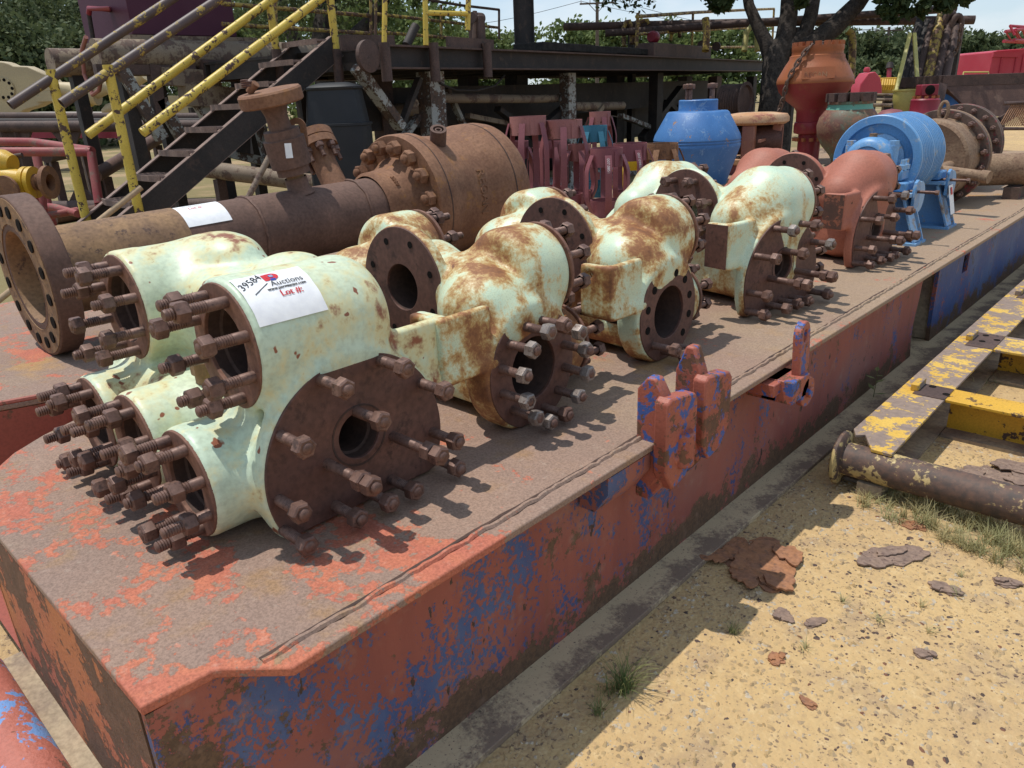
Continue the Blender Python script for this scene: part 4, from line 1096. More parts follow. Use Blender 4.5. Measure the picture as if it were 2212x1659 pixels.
# little paper tag on the far stand's leg
b = MB(); e = V(-1.425, PC.y+0.60, H+0.12)
b.add([V(-1.425,PC.y+0.555,H+0.10),V(-1.425,PC.y+0.655,H+0.10),V(-1.468,PC.y+0.655,H+0.30),V(-1.468,PC.y+0.555,H+0.30)], [(0,1,2,3)]); tg = b.build('paper_tag', M['white_paper'], s2, recalc=False)
b = MB(); b.add([V(-1.449,PC.y+0.585,H+0.235),V(-1.449,PC.y+0.625,H+0.235),V(-1.4605,PC.y+0.625,H+0.285),V(-1.4605,PC.y+0.585,H+0.285)], [(0,1,2,3)]); b.build('tag_print', M['print_red'], tg, recalc=False)

# ---------------------------------------------------------------- tan rusty drum with a bolted ring, and the darker one behind
def drum(label, c, r, L, rf, matb, matf, nbolt, eye=False):
    t = thing('flanged_drum', label, 'drum', (c[0],c[1]+L/2,H))
    c = V(*c)
    b = MB(); b.lathe(c, (0,1,0), [(0,0.0),(r*0.90,0.0),(r*0.93,-0.004),(r*0.97,0.008),(r,0.02),(r,L)], 64); b.build('shell', matb, t)
    b = MB(); b.ring(c+V(0,L,0), (0,-1,0), rf, r-0.005, 0.045, 64); f = b.build('flange_ring', matf, t, bevel=0.004)
    b = MB(); b.ring(c+V(0,L+0.05,0), (0,-1,0), rf*1.005, r*0.8, 0.045, 64); b.build('flange_ring', matb, t, bevel=0.004)
    b = MB(); b.lathe(c+V(0,L+0.095,0), (0,1,0), [(r*0.8,0),(r*0.97,0),(r*0.97,0.25),(0,0.25)], 48); b.build('shell', matb, t)
    for i in range(nbolt):
        q = 2*PI*(i+.5)/nbolt; p = c+V((r+rf)/2*math.cos(q), L-0.004, (r+rf)/2*math.sin(q))
        s_ = inst('stud', STUD['xs'], t, p-parent_origin(t), (0,0,-PI/2)); inst('nut', NUT, s_, (0.005,0,0), (rnd.uniform(0,1),0,0))
    if eye:
        b = MB(); pts = [c+V(0.03+0.045*math.cos(q)*0.75, L*0.72, r+0.055+0.075*math.sin(q)) for q in [-PI/2+2*PI*i/20 for i in range(21)]]
        b.path(pts, 0.014, 8); b.build('lifting_eye', matb, t)
    return t
D1 = drum('tan rusty steel drum with a bolted ring and a lifting eye, beyond the blue pulley', (-1.93, 7.05, H+0.36), 0.335, 0.36, 0.40, M['drum_rust'], M['drum_dark'], 18, True)
b = MB(); nz = at(2080,378,X=-1.55); b.cyl((-1.72,6.78,0.965),(-1.40,6.72,0.935),0.040,n=18); b.cyl((-1.42,6.724,0.937),(-1.36,6.712,0.931),0.047,n=18); b.cyl((-1.73,7.06,0.97),(-1.73,6.74,0.965),0.045,n=16); b.build('spout', M['drum_rust'], D1)
D2 = drum('dark rusty flanged drum half hidden behind the tan one at the far end', (-2.05, 8.15, H+0.38), 0.30, 0.30, 0.39, M['drum_dark'], M['drum_dark'], 18)
pp = thing('pipe_stub', 'tan rusty pipe stub lying beside the flanged drums at the right edge', 'pipe', (-1.5, 8.0, H))
b = MB(); b.cyl((-1.72,7.75,H+0.24),(-0.95,8.3,H+0.24),0.135,n=32); b.build('pipe_wall', M['drum_rust'], pp)
b = MB(); b.box((-1.4,8.0,H+0.05),(0.12,0.4,0.10)); b.build('rest', M['drum_dark'], pp)
# ---------------------------------------------------------------- more vessels standing on the skid
M['blue_vessel'] = coated('blue_vessel_paint', (0.045,0.15,0.37), (0.06,0.18,0.42), (0.20,0.10,0.06), (0.30,0.20,0.14), 0.22, 10, 0.012, 55, 0.5, 0.8, stain=0.12, stain_col=(0.16,0.28,0.46), stain_scale=9, bump=0.3, bdist=0.004, seed=21)
M['cage'] = coated('faded_orange_cage', (0.50,0.27,0.13), (0.55,0.36,0.22), (0.24,0.085,0.06), (0.33,0.13,0.09), 0.40, 5, 0.05, 40, 0.6, 0.85, bump=0.35, bdist=0.004, seed=22)
M['cage_red'] = coated('dull_pink_cage', (0.28,0.105,0.075), (0.32,0.14,0.09), (0.18,0.065,0.04), (0.36,0.17,0.09), 0.35, 6, 0.05, 40, 0.6, 0.85, seed=23)
M['vase'] = coated('orange_red_vessel_paint', (0.30,0.085,0.030), (0.33,0.105,0.035), (0.16,0.06,0.03), (0.24,0.09,0.03), 0.30, 4, 0.08, 40, 0.5, 0.8, bump=0.3, bdist=0.004, seed=24)
M['vase_red'] = coated('crimson_vessel_paint', (0.25,0.02,0.035), (0.24,0.045,0.03), (0.16,0.06,0.04), (0.26,0.09,0.04), 0.30, 4, 0.08, 40, 0.42, 0.8, bump=0.3, bdist=0.004, seed=25)
M['green_rust'] = coated('green_red_worn_vessel', (0.10,0.13,0.08), (0.17,0.055,0.045), (0.16,0.085,0.055), (0.22,0.12,0.075), 0.45, 5, 0.03, 40, 0.6, 0.85, stain=0.2, stain_col=(0.12,0.24,0.18), stain_scale=8, bump=0.4, bdist=0.004, seed=26)
M['turquoise'] = coated('turquoise_band_paint', (0.12,0.33,0.25), (0.16,0.36,0.28), (0.20,0.10,0.07), (0.16,0.07,0.05), 0.22, 8, 0.02, 50, 0.6, 0.85, seed=27)
M['crimson'] = coated('crimson_paint', (0.21,0.014,0.03), (0.25,0.02,0.04), (0.13,0.05,0.035), (0.17,0.06,0.04), 0.16, 7, 0.03, 40, 0.45, 0.8, seed=28)
M['chain'] = rusty('rusty_chain', (0.11,0.07,0.055), (0.17,0.10,0.07), None, 20, 0.75, 0.2, 0.002)
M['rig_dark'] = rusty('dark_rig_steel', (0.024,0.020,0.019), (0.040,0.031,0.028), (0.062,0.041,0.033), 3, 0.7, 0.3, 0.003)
M['rig_brown'] = rusty('brown_rig_steel', (0.075,0.045,0.038), (0.11,0.066,0.054), (0.05,0.034,0.03), 4, 0.7, 0.3, 0.003)
M['rig_white'] = coated('peeling_white_rig_paint', (0.36,0.37,0.35), (0.30,0.31,0.30), (0.06,0.045,0.04), (0.12,0.075,0.055), 0.52, 5, 0.012, 30, 0.6, 0.85, bump=0.4, bdist=0.004, seed=31)
M['rig_tan'] = coated('tan_dusty_rig_paint', (0.25,0.19,0.13), (0.20,0.15,0.11), (0.08,0.055,0.045), (0.13,0.08,0.06), 0.45, 4, 0.03, 30, 0.7, 0.85, seed=32)
M['rail_yellow'] = coated('chipped_yellow_rail', (0.62,0.46,0.075), (0.56,0.40,0.06), (0.07,0.042,0.034), (0.10,0.055,0.04), 0.37, 11, 0.012, 38, 0.45, 0.75, bump=0.35, bdist=0.003, seed=33)
M['rail_dark'] = coated('bare_dark_rail', (0.085,0.058,0.055), (0.10,0.066,0.06), (0.45,0.33,0.06), (0.30,0.20,0.05), 0.34, 8, 0.012, 40, 0.5, 0.7, seed=34)
M['rail_worn'] = coated('rusty_yellow_rail', (0.42,0.30,0.06), (0.34,0.23,0.05), (0.10,0.055,0.038), (0.14,0.075,0.045), 0.52, 9, 0.012, 45, 0.5, 0.8, seed=35)
M['purple'] = coated('plum_tank_paint', (0.075,0.022,0.042), (0.085,0.028,0.048), (0.20,0.12,0.10), (0.10,0.05,0.04), 0.06, 5, 0.02, 40, 0.6, 0.8, seed=36, spec=0.2)
M['frame_yellow'] = coated('worn_yellow_frame_top', (0.60,0.36,0.055), (0.66,0.43,0.09), (0.20,0.15,0.125), (0.27,0.20,0.16), 0.55, 9, 0.014, 50, 0.55, 0.8, bump=0.4, bdist=0.003, seed=37)
M['frame_yellow_side'] = coated('chipped_yellow_frame', (0.62,0.35,0.03), (0.55,0.30,0.03), (0.05,0.035,0.028), (0.09,0.05,0.035), 0.42, 7, 0.014, 45, 0.5, 0.8, bump=0.4, bdist=0.003, seed=38)
M['roller'] = coated('worn_roller_pipe', (0.42,0.31,0.14), (0.48,0.36,0.15), (0.125,0.070,0.050), (0.060,0.044,0.038), 0.60, 7, 0.02, 45, 0.5, 0.65, bump=0.4, bdist=0.003, seed=39)
def lathe_px(parent, name, mat, axis_px, D, rows, n=48, m=None):
    """solid of revolution standing upright; rows = (half width px, y px) read along the silhouette at depth D"""
    pass
def upright(label, name, cat, cx, D, base_y_px=None, base_z=H):
    p = at(cx, 300, D=D)
    return thing(name, label, cat, (p.x, p.y, base_z))
def zpx(cx, y, root):
    """height of a picture row at the distance of root"""
    r = at(cx, y, D=1.0) - V(0,0,CAM_H)
    k = math.hypot(root.location.x, root.location.y)/math.hypot(r.x, r.y)
    return CAM_H + r.z*k - root.location.z
def wpx(w, root):
    d = float(np.array([root.location.x, root.location.y, 1.0-CAM_H]) @ RM[:,2])
    return w*d/1620.0
# blue vessel with four studs
bv = upright('big blue conical steel vessel with two pairs of tall bolts on its neck', 'blue_vessel', 'vessel', 1505, 8.4)
R_ = wpx(92, bv); zz = lambda y: zpx(1505, y, bv)
b = MB(); b.lathe((0,0,0), (0,0,1), [(0,0),(R_*0.72,0),(R_*0.80,zz(372)),(R_*0.99,zz(318)),(R_,zz(312)),(R_*0.985,zz(309)),(R_,zz(306)),(R_*0.985,zz(303)),(R_,zz(300)),(R_*0.97,zz(290)),(R_*0.70,zz(243)),(R_*0.66,zz(240)),(R_*0.45,zz(239)),(R_*0.44,zz(236)),(R_*0.44,zz(217)),(R_*0.42,zz(215)),(R_*0.24,zz(215)),(R_*0.22,zz(230)),(0,zz(230))], 64)
b.build('vessel_shell', M['blue_vessel'], bv, origin=(0,0,0))
for dx, dy in ((-0.6,-0.5),(-0.45,-0.7),(0.62,0.30),(0.72,0.1)):
    L_ = math.hypot(dx,dy); rr = R_*0.33; wv = V(RM[0][0]*dx*1.0 + 0.6*dy*-RM[1][0], RM[1][0]*dx + 0.6*dy*RM[0][0], 0); wv.normalize()
    p = wv*rr
    s_ = inst('stud', stud_mesh('stud', 0.17, 0.022, 0.05, M['bolt']), bv, (p.x,p.y,zz(216)), (0,-PI/2,0)); inst('nut', nut_mesh('nut', 0.085, 0.05, 0.022, M['bolt']), s_, (0.115,0,0))
# square roller cage with a round pale top
cg = upright('weathered orange cage with a round pale cap and a roller inside, beside the blue vessel', 'roller_cage', 'cage', 1628, 9.2)
cz = lambda y: zpx(1628, y, cg); cw = wpx(70, cg)
b = MB(); b.lathe((0,0,0),(0,0,1),[(0,cz(268)),(cw*0.90,cz(268)),(cw,cz(263)),(cw*1.0,cz(254)),(cw*0.93,cz(247)),(cw*0.55,cz(243)),(0.06,cz(242)),(0,cz(242))],48); b.build('cap', M['cage'], cg, origin=(0,0,0))
for i in range(4):
    q = PI/4*0 + PI/2*i + 0.25
    b = MB(); b.box((cw*0.70*math.cos(q), cw*0.70*math.sin(q), (cz(268)+cz(340))/2), (0.11,0.15,cz(268)-cz(340)), rz=q); b.build('pillar', M['cage_red'], cg, bevel=0.015, origin=(0,0,0))
b = MB(); b.box((0,0,cz(340)-0.03),(cw*1.7,cw*1.7,0.07),rz=0.25); b.build('base_frame', M['cage'], cg, bevel=0.01, origin=(0,0,0))
b = MB(); b.box((0,0,(cz(346))/2),(cw*1.35,cw*1.35,cz(346)),rz=0.25); b.build('pedestal', M['maroon'], cg, origin=(0,0,0))
b = MB(); b.cyl((-cw*0.55,-cw*0.25,cz(302)),(cw*0.75,cw*0.35,cz(302)),cw*0.42,n=32); b.build('roller', M['machined'], cg, origin=(0,0,0))
b = MB(); b.box((cw*0.52,-cw*0.45,cz(300)),(0.03,cw*1.1,0.03),rz=0.25); b.build('cross_bar', M['cage_red'], cg, origin=(0,0,0))
# orange and crimson vase shaped vessel with a chain
vs_ = upright('tall orange and crimson bulb-shaped vessel with a rusty chain over its shoulder', 'bulb_vessel', 'vessel', 1748, 10.3)
vz = lambda y: zpx(1748, y, vs_); vw = wpx(77, vs_)
b = MB(); b.lathe((0,0,0),(0,0,1),[(vw*0.99,vz(180)),(vw,vz(176)),(vw*0.98,vz(168)),(vw*0.80,vz(140)),(vw*0.71,vz(128)),(vw*0.70,vz(121)),(vw*0.66,vz(119)),(vw*0.655,vz(112)),(vw*0.665,vz(110)),(vw*0.665,vz(100)),(vw*0.5,vz(100)),(0,vz(101))],56); b.build('upper_shell', M['vase'], vs_, origin=(0,0,0))
b = MB(); b.lathe((0,0,0),(0,0,1),[(0,0),(vw*0.30,0),(vw*0.30,vz(290)),(vw*0.42,vz(287)),(vw*0.44,vz(284)),(vw*0.44,vz(270)),(vw*0.43,vz(264)),(vw*0.40,vz(262)),(vw*0.41,vz(240)),(vw*0.47,vz(232)),(vw*0.72,vz(216)),(vw*0.92,vz(197)),(vw*0.99,vz(180))],56); b.build('lower_shell', M['vase_red'], vs_, origin=(0,0,0))
cap_b = MB().lathe((0,0,0),(0,0,1),[(0,0),(0.045,0),(0.045,0.05),(0,0.05)],6).build('cap_nut', M['vase'], origin=(0,0,0)); cap_me = cap_b.data; bpy.data.objects.remove(cap_b)
for i in range(16):
    q = 2*PI*i/16; inst('cap_nut', cap_me, vs_, (vw*0.58*math.cos(q), vw*0.58*math.sin(q), vz(100)))
for i in range(12):
    q = 2*PI*i/12; inst('flange_nut', cap_me, vs_, (vw*0.40*math.cos(q), vw*0.40*math.sin(q), vz(284)-0.12), scale=(0.7,0.7,0.9))
b = MB(); dirc = V(0.45,-0.9,0).normalized()
b.prism([(-0.20,0),(0.20,0),(0.20,0.14),(-0.20,0.14)], dirc*vw*0.93 + V(0,0,vz(172)), V(-dirc.y,dirc.x,0), V(0,0,1)*1.0 - dirc*0.25, 0.02); np_ = b.build('name_plate', M['vase'], vs_, origin=(0,0,0))
ts, tf = text_mesh('REGAN', 0.085, 0.012); b = MB(); ux = V(-dirc.y,dirc.x,0); vy = V(0,0,1)-dirc*0.25
b.add([dirc*(vw*0.93+0.024) + V(0,0,vz(172)) + ux*(-0.17+x) + vy*(0.03+y) for x,y,z in ts], tf); b.build('plate_lettering', M['cage'], np_, origin=(0,0,0), recalc=False)
b = MB(); b.box(V(0.75,-0.10,0)*vw*0.98+V(0,0,vz(160)),(0.01,0.05,0.22),rz=0); b.build('paper_tag', M['white_paper'], vs_, origin=(0,0,0))
def chain_between(pts, parent, rl=0.032, wire=0.009, mat='chain'):
    """links along a polyline of points (local to parent)"""
    pts = [Vector(p) for p in pts]; lm = MB()
    lk = [(rl*0.62*math.cos(q), 0, rl*(1.0 if math.sin(q) > 0 else 1.0)*math.sin(q)*1.0 + (rl*0.35 if math.sin(q) > 0 else -rl*0.35)) for q in [2*PI*i/12 for i in range(13)]]
    lm.path(lk, wire, 6); lo = lm.build('chain_link', M[mat], origin=(0,0,0)); me = lo.data; bpy.data.objects.remove(lo)
    step = rl*1.75; d = 0.0; k = 0
    for a, c in zip(pts[:-1], pts[1:]):
        L_ = (c-a).length; dr = (c-a).normalized()
        while d < L_:
            q = dr.to_track_quat('Z','Y').to_euler()
            e = q.to_matrix() @ Matrix.Rotation((k % 2)*PI/2, 3, 'Z')
            inst('chain_link', me, parent, a+dr*d, e.to_euler()); d += step; k += 1
        d -= L_
ch = thing('lifting_chain', 'rusty lifting chain draped over the orange bulb-shaped vessel', 'chain', vs_.location)
dl = V(-0.35,-0.94,0).normalized()
def sh(y, r): return dl*(vw*r+0.035) + V(0,0,vz(y)) + V(0.25,-0.1,0)*((190-y)/100.0)*0.6
chain_between([V(0.05,0.1,vz(96)), sh(104,0.55), sh(122,0.72), sh(150,0.90), sh(176,1.0), sh(200,0.98), sh(225,0.80)+V(-0.04,-0.06,0), sh(250,0.72)+V(-0.08,-0.1,0)], ch, 0.042, 0.012)
# rounded green and rust vessel
gv = upright('squat round vessel of worn green and red paint with a turquoise band at the neck', 'round_vessel', 'vessel', 1828, 9.6)
gz = lambda y: zpx(1828, y, gv); gw = wpx(63, gv)
b = MB(); b.lathe((0,0,0),(0,0,1),[(0,0),(gw*0.42,0),(gw*0.42,gz(345)),(gw*0.50,gz(335)),(gw*0.80,gz(312)),(gw*0.96,gz(290)),(gw,gz(270)),(gw*0.93,gz(252)),(gw*0.80,gz(240)),(gw*0.74,gz(236))],56); b.build('lower_shell', M['green_rust'], gv, origin=(0,0,0))
b = MB(); b.lathe((0,0,0),(0,0,1),[(gw*0.74,gz(236)),(gw*0.71,gz(231)),(gw*0.70,gz(225))],56); b.build('neck_band', M['turquoise'], gv, origin=(0,0,0))
b = MB(); b.lathe((0,0,0),(0,0,1),[(gw*0.70,gz(225)),(gw*0.735,gz(224)),(gw*0.735,gz(219)),(gw*0.45,gz(219)),(gw*0.42,gz(226)),(0,gz(226))],56); b.build('rim', M['green_rust'], gv, origin=(0,0,0))
blk_b = MB().box((0,0,0.05),(0.12,0.10,0.10)).build('rim_block', M['rig_brown'], origin=(0,0,0)); blk = blk_b.data; bpy.data.objects.remove(blk_b)
for i in range(12):
    q = 2*PI*i/12; inst('rim_block', blk, gv, (gw*0.62*math.cos(q), gw*0.62*math.sin(q), gz(219)), (0,0,q))
# maroon dome, red block valve, blue barrel, yellow bail bucket
dm = upright('low maroon domed cover behind the blue pulley', 'domed_cover', 'cover', 1918, 10.2); dw = wpx(33, dm)
b = MB(); b.lathe((0,0,0),(0,0,1),[(dw*0.9,0),(dw*1.0,zpx(1918,262,dm)),(dw*0.9,zpx(1918,248,dm)),(dw*0.55,zpx(1918,238,dm)),(0,zpx(1918,235,dm))],36); b.build('shell', M['maroon'], dm, origin=(0,0,0)); 
rv = upright('crimson valve with a square holed block on a wide bolted base', 'block_valve', 'valve', 1987, 10.6); rw = wpx(30, rv); rz_ = lambda y: zpx(1987, y, rv)
b = MB(); b.lathe((0,0,0),(0,0,1),[(rw*1.15,0),(rw*1.15,rz_(262)),(rw*1.05,rz_(246)),(rw*0.95,rz_(236)),(rw*0.95,rz_(216)),(rw*0.85,rz_(213)),(0,rz_(213))],40); b.build('base', M['crimson'], rv, origin=(0,0,0))
b = MB(); b.box((0,0,(rz_(213)+rz_(207))/2),(rw*0.9,rw*0.9,rz_(207)-rz_(213)+0.02),rz=0.5); b.build('spacer', M['crimson'], rv, origin=(0,0,0))
b = MB(); b.box((0,0,(rz_(207)+rz_(183))/2),(rw*1.15,rw*1.15,rz_(183)-rz_(207)),rz=0.62); bk = b.build('block', M['crimson'], rv, bevel=0.012, origin=(0,0,0))
nd = V(math.sin(0.62),-math.cos(0.62),0); b = MB(); b.lathe(V(0,0,(rz_(207)+rz_(183))/2)+nd*rw*0.579,nd,[(rw*0.33,0),(rw*0.30,0.004),(0,0.004)],24); b.build('port_hole', M['black_in'], bk, origin=(0,0,0))
for i in range(10):
    q = 2*PI*i/10; inst('base_nut', cap_me, rv, (rw*0.75*math.cos(q), rw*0.75*math.sin(q), rz_(213)), scale=(0.55,0.55,0.7))
bl = upright('glossy blue cylinder lettered in white, half hidden by the hopper', 'blue_cylinder', 'cylinder', 2050, 12.0, base_z=0.0); bw = wpx(34, bl); bz = lambda y: zpx(2050,y,bl)
b = MB(); b.lathe((0,0,0),(0,0,1),[(0,0),(bw,0),(bw,bz(206)),(bw*0.96,bz(203)),(bw*0.96,bz(197)),(bw*0.7,bz(193)),(0,bz(193))],40); b.build('shell', M['blue_vessel'], bl, origin=(0,0,0))
ts, tf = text_mesh('HYDRIL', 0.16); b = MB(); b.add([((bw+0.004)*math.sin(-0.95+x/bw), -(bw+0.004)*math.cos(-0.95+x/bw), bz(254)+y) for x,y,z in ts], tf); b.build('lettering', M['white_paper'], bl, origin=(0,0,0), recalc=False)
yb = thing('bail_bucket', 'pale yellow bucket with long bail arms leaning by the hanging links', 'bucket', at(1945,300,D=12.5).xy.to_3d()); ybw = wpx(26, yb); yz = lambda y: zpx(1945,y,yb)
M['pale_yellow'] = coated('pale_yellow_paint', (0.50,0.43,0.12), (0.42,0.37,0.13), (0.16,0.09,0.05), (0.22,0.13,0.07), 0.18, 7, 0.02, 40, 0.5, 0.8, seed=41)
b = MB(); b.lathe((0,0,0),(0,0,1),[(0,0),(ybw*0.5,0),(ybw*0.55,yz(245)),(ybw*0.8,yz(236)),(ybw,yz(215)),(ybw,yz(198)),(ybw*1.08,yz(196)),(ybw*1.08,yz(193)),(ybw*0.9,yz(193)),(ybw*0.85,yz(215)),(0,yz(225))],40); b.build('bucket', M['pale_yellow'], yb, origin=(0,0,0))
for s0, px_ in ((-1, 1930), (1, 1962)):
    a0 = V(RM[0][0],RM[1][0],0).normalized()*s0*ybw*0.9 + V(0,0,yz(198)); a1 = at(1975 if s0 > 0 else 1966, 72, D=12.5) - yb.location
    b = MB(); b.bar(a0, a1, 0.06, 0.05); b.build('bail_arm', M['pale_yellow'], yb, origin=(0,0,0), bevel=0.01)
# ---------------------------------------------------------------- hopper and expanded mesh at the right edge
hp = thing('steel_hopper', 'big brown steel hopper on slanted legs at the right edge', 'hopper', (at(2130,300,D=11.5).x, at(2130,300,D=11.5).y, 0)); M['hopper'] = rusty('hopper_rust', (0.085,0.046,0.036), (0.125,0.068,0.05), (0.16,0.095,0.07), 3, 0.75, 0.3, 0.003)
def hpt(x, y, d=11.5): return at(x, y, D=d) - hp.location
fr = V(RM[0][0],RM[1][0],0).normalized(); bk_ = V(-fr.y, fr.x, 0)
tl, tr = hpt(2042,188), hpt(2300,176); bl_, brr = hpt(2108,253), hpt(2200,250)
b = MB(); dp = bk_*1.3; din = bk_*0.45
b.add([tl,tr,brr,bl_,tl+dp,tr+dp,brr+din+bk_*0.3,bl_+din+bk_*0.3], [(0,1,2,3),(5,4,7,6),(4,0,3,7),(1,5,6,2)]); b.build('bin', M['hopper'], hp, origin=(0,0,0))
b = MB(); 
for a_, c_ in ((hpt(2036,175),hpt(2310,166)),(hpt(2036,175)+dp,hpt(2310,166)+dp),(hpt(2036,175),hpt(2036,175)+dp)):
    b.bar(a_, c_, 0.07, 0.16)
b.build('rim', M['rig_brown'], hp, origin=(0,0,0), bevel=0.006)
for (x0,y0,x1,y1,o_) in ((2036,182,2018,262,0),(2036,182,2018,262,1),(2110,250,2090,275,0.3),(2300,180,2160,262,0)):
    a_, c_ = hpt(x0,y0)+dp*o_, hpt(x1,y1)+dp*o_; dv = (c_-a_).normalized(); c_ = a_ + dv*((a_.z-0.0)/max(0.05,-dv.z)) if -dv.z > 0.5 else c_
    b = MB(); b.bar(a_, c_, 0.13, 0.06, up=tuple(bk_)); b.build('leg', M['rig_brown'], hp, origin=(0,0,0))
mp = thing('mesh_panel', 'rusty expanded metal mesh panel under the hopper at the right edge', 'mesh panel', at(2190,330,D=10.6).xy.to_3d())
def mpt(x,y): return at(x,y,D=10.6)-mp.location
b = MB()
for k in range(26):
    t0 = k/13.0
    for sg in (0,1):
        xa = 2185 + t0*60
        p0 = mpt(xa, 226); p1 = mpt(xa+(26 if sg else -26), 272); b.bar(p0,p1,0.012,0.012)
b.build('mesh', M['brown_band'], mp, origin=(0,0,0)); tag(mp.children[0], kind='stuff')
b = MB(); b.path([mpt(2168,224),mpt(2310,216),mpt(2310,278),mpt(2160,278)],0.025,8); b.build('mesh_frame', M['rig_brown'], mp, origin=(0,0,0))
for px_ in (2166, 2300):
    b = MB(); p0 = mpt(px_,270); b.bar(p0, V(p0.x,p0.y,0), 0.05,0.05); b.build('post', M['rig_brown'], mp, origin=(0,0,0))

# ---------------------------------------------------------------- yellow steel frame with a roller, on the ground at the right
yf = thing('yellow_steel_frame', 'worn yellow steel frame of channel beams lying on the ground by the skid', 'steel frame', (-0.8, 4.5, 0))
FZ = 0.21; e0 = 3.10; rot = -0.012
def beam_y(name, x0, x1, y0, y1):
    b = MB(); b.prism([(x0,y0),(x1,y0-0.23*(x1-x0)/0.22*0 ),(x1,y1),(x0,y1)], (0,0,FZ-0.014), (1,0,0), (0,1,0), 0.014); o = b.build(name, M['frame_yellow'], yf, bevel=0.002)
    xm = (x0+x1)/2
    b = MB(); b.box((xm,(y0+y1)/2,FZ/2),(0.016,y1-y0,FZ-0.03)); b.build('beam_web', M['frame_yellow_side'], o)
    b = MB(); b.box((xm,(y0+y1)/2,0.008),(x1-x0,y1-y0,0.014)); b.build('lower_flange', M['flange_dirt'], o)
b = MB(); b.prism([(-1.0,3.22),(-0.97,3.16),(-0.94,3.19),(-0.87,3.06),(-0.79,3.06),(-0.79,8.6),(-1.0,8.6)], (0,0,FZ-0.014), (1,0,0), (0,1,0), 0.014); bt = b.build('side_beam', M['frame_yellow'], yf, bevel=0.002)
b = MB(); b.box((-0.895,5.85,FZ/2),(0.016,5.4,FZ-0.03)); b.build('beam_web', M['frame_yellow_side'], bt)
b = MB(); b.box((-0.895,5.85,0.009),(0.20,5.45,0.016)); b.build('lower_flange', M['flange_dirt'], bt)
for yc, w in ((3.90,0.17),(4.90,0.30),(6.15,0.22)):
    b = MB(); b.box((-0.79+0.80,yc,FZ-0.010),(1.60,w,0.014)); o = b.build('cross_beam', M['frame_yellow_side'] if yc < 4.5 else M['frame_yellow'], yf, bevel=0.002)
    b = MB(); b.box((-0.79+0.80,yc+w*0.30,FZ/2),(1.60,0.014,FZ-0.03)); b.build('beam_web', M['frame_yellow_side'], o)
    b = MB(); b.box((-0.79+0.80,yc+w*0.05,0.009),(1.60,w*0.8,0.016)); b.build('lower_flange', M['flange_dirt'], o)
    b = MB(); b.box((-0.86,yc-0.02,FZ+0.002),(0.14,w*1.0,0.003)); b.build('bare_pad', M['roller'] if False else M['rig_brown'], yf)
    for dx, dy in ((-0.05,0.04),(0.03,-0.03)) if yc < 4.5 else ((-0.05,0.08),(0.02,0.02),(-0.04,-0.05)):
        b = MB(); b.lathe((-0.83+dx,yc+dy,FZ+0.0045),(0,0,1),[(0,0),(0.017,0),(0.017,0.001)],12); b.build('bolt_hole', M['black_in'], yf)
    b = MB(); b.box((-0.935,yc+0.0,FZ+0.018),(0.035,0.13,0.034)); b.build('stop_lug', M['frame_yellow'], yf, bevel=0.004)
b = MB(); b.box((0.82,5.8,FZ/2),(0.2,5.4,FZ)); b.build('side_beam', M['frame_yellow'], yf, bevel=0.003)
ra, rb_ = V(-0.985,3.085,0.125), V(0.95,3.10,0.125)
b = MB(); b.cyl(ra, rb_, 0.072, n=32); ro_ = b.build('roller', M['roller'], yf)
b = MB(); b.lathe(ra-V(0.02,0,0), (1,0,0), [(0,0),(0.112,0),(0.118,0.006),(0.118,0.018),(0.105,0.026),(0.072,0.03)], 36); b.build('roller_flange', M['roller'], ro_)
b = MB(); b.box((-0.85,3.10,0.03),(0.10,0.14,0.06)); b.build('roller_rest', M['flange_dirt'], yf)

# ---------------------------------------------------------------- sand, grit, rust flakes and dry grass
def stones(name, n, area, smin_, smax_, flat, mat, seed, label, dens=None, z0=0.0):
    r = np.random.default_rng(seed)
    base = np.array([(1,0,0),(0.5,0.87,0),(-0.5,0.87,0),(-1,0,0),(-0.5,-0.87,0),(0.5,-0.87,0),(0,0,1.0)])
    F = [(i,(i+1)%6,6) for i in range(6)]
    x = r.uniform(area[0], area[1], n); y = r.uniform(area[2], area[3], n)
    if dens is not None:
        k = dens(x, y) > r.random(n); x, y = x[k], y[k]; n = len(x)
    s = smin_ + (smax_-smin_)*r.random(n)**3
    a = r.uniform(0, 2*PI, n); el = r.uniform(0.6, 1.4, n)
    vs = np.repeat(base[None], n, 0)*(1+0.30*r.standard_normal((n,7,1)))
    vs[:,:,0] *= el[:,None]
    rx = vs[:,:,0]*np.cos(a)[:,None] - vs[:,:,1]*np.sin(a)[:,None]; ry = vs[:,:,0]*np.sin(a)[:,None] + vs[:,:,1]*np.cos(a)[:,None]
    P = np.stack([x[:,None]+rx*s[:,None], y[:,None]+ry*s[:,None], z0 + vs[:,:,2]*s[:,None]*flat*(0.6+0.8*r.random((n,1))) - 0.0005], -1).reshape(-1,3)
    fs = (np.arange(n)[:,None,None]*7 + np.array(F)[None]).reshape(-1,3)
    me = bpy.data.meshes.new(name); me.from_pydata(P.tolist(), [], fs.tolist()); me.materials.append(mat)
    o = bpy.data.objects.new(name, me); COL.objects.link(o); tag(o, label, 'gravel', None, 'stuff'); return o
def pebble_mat(name, cols):
    t = NT(name); v = t.voro(28, out='Color')
    q = t.n.new('ShaderNodeSeparateColor'); t.link(v, q.inputs[0])
    col = t.mix(t.ramp(q.outputs[0], 0.3, 0.7), cols[0], cols[1]); col = t.mix(t.ramp(q.outputs[1], 0.72, 0.80), col, cols[2])
    col = t.mix(t.math('MULTIPLY', t.noise(90,4,0.6), 0.5), col, (0.10,0.08,0.06), 'MULTIPLY')
    return t.done(col, 0.95, 0, 0.2)
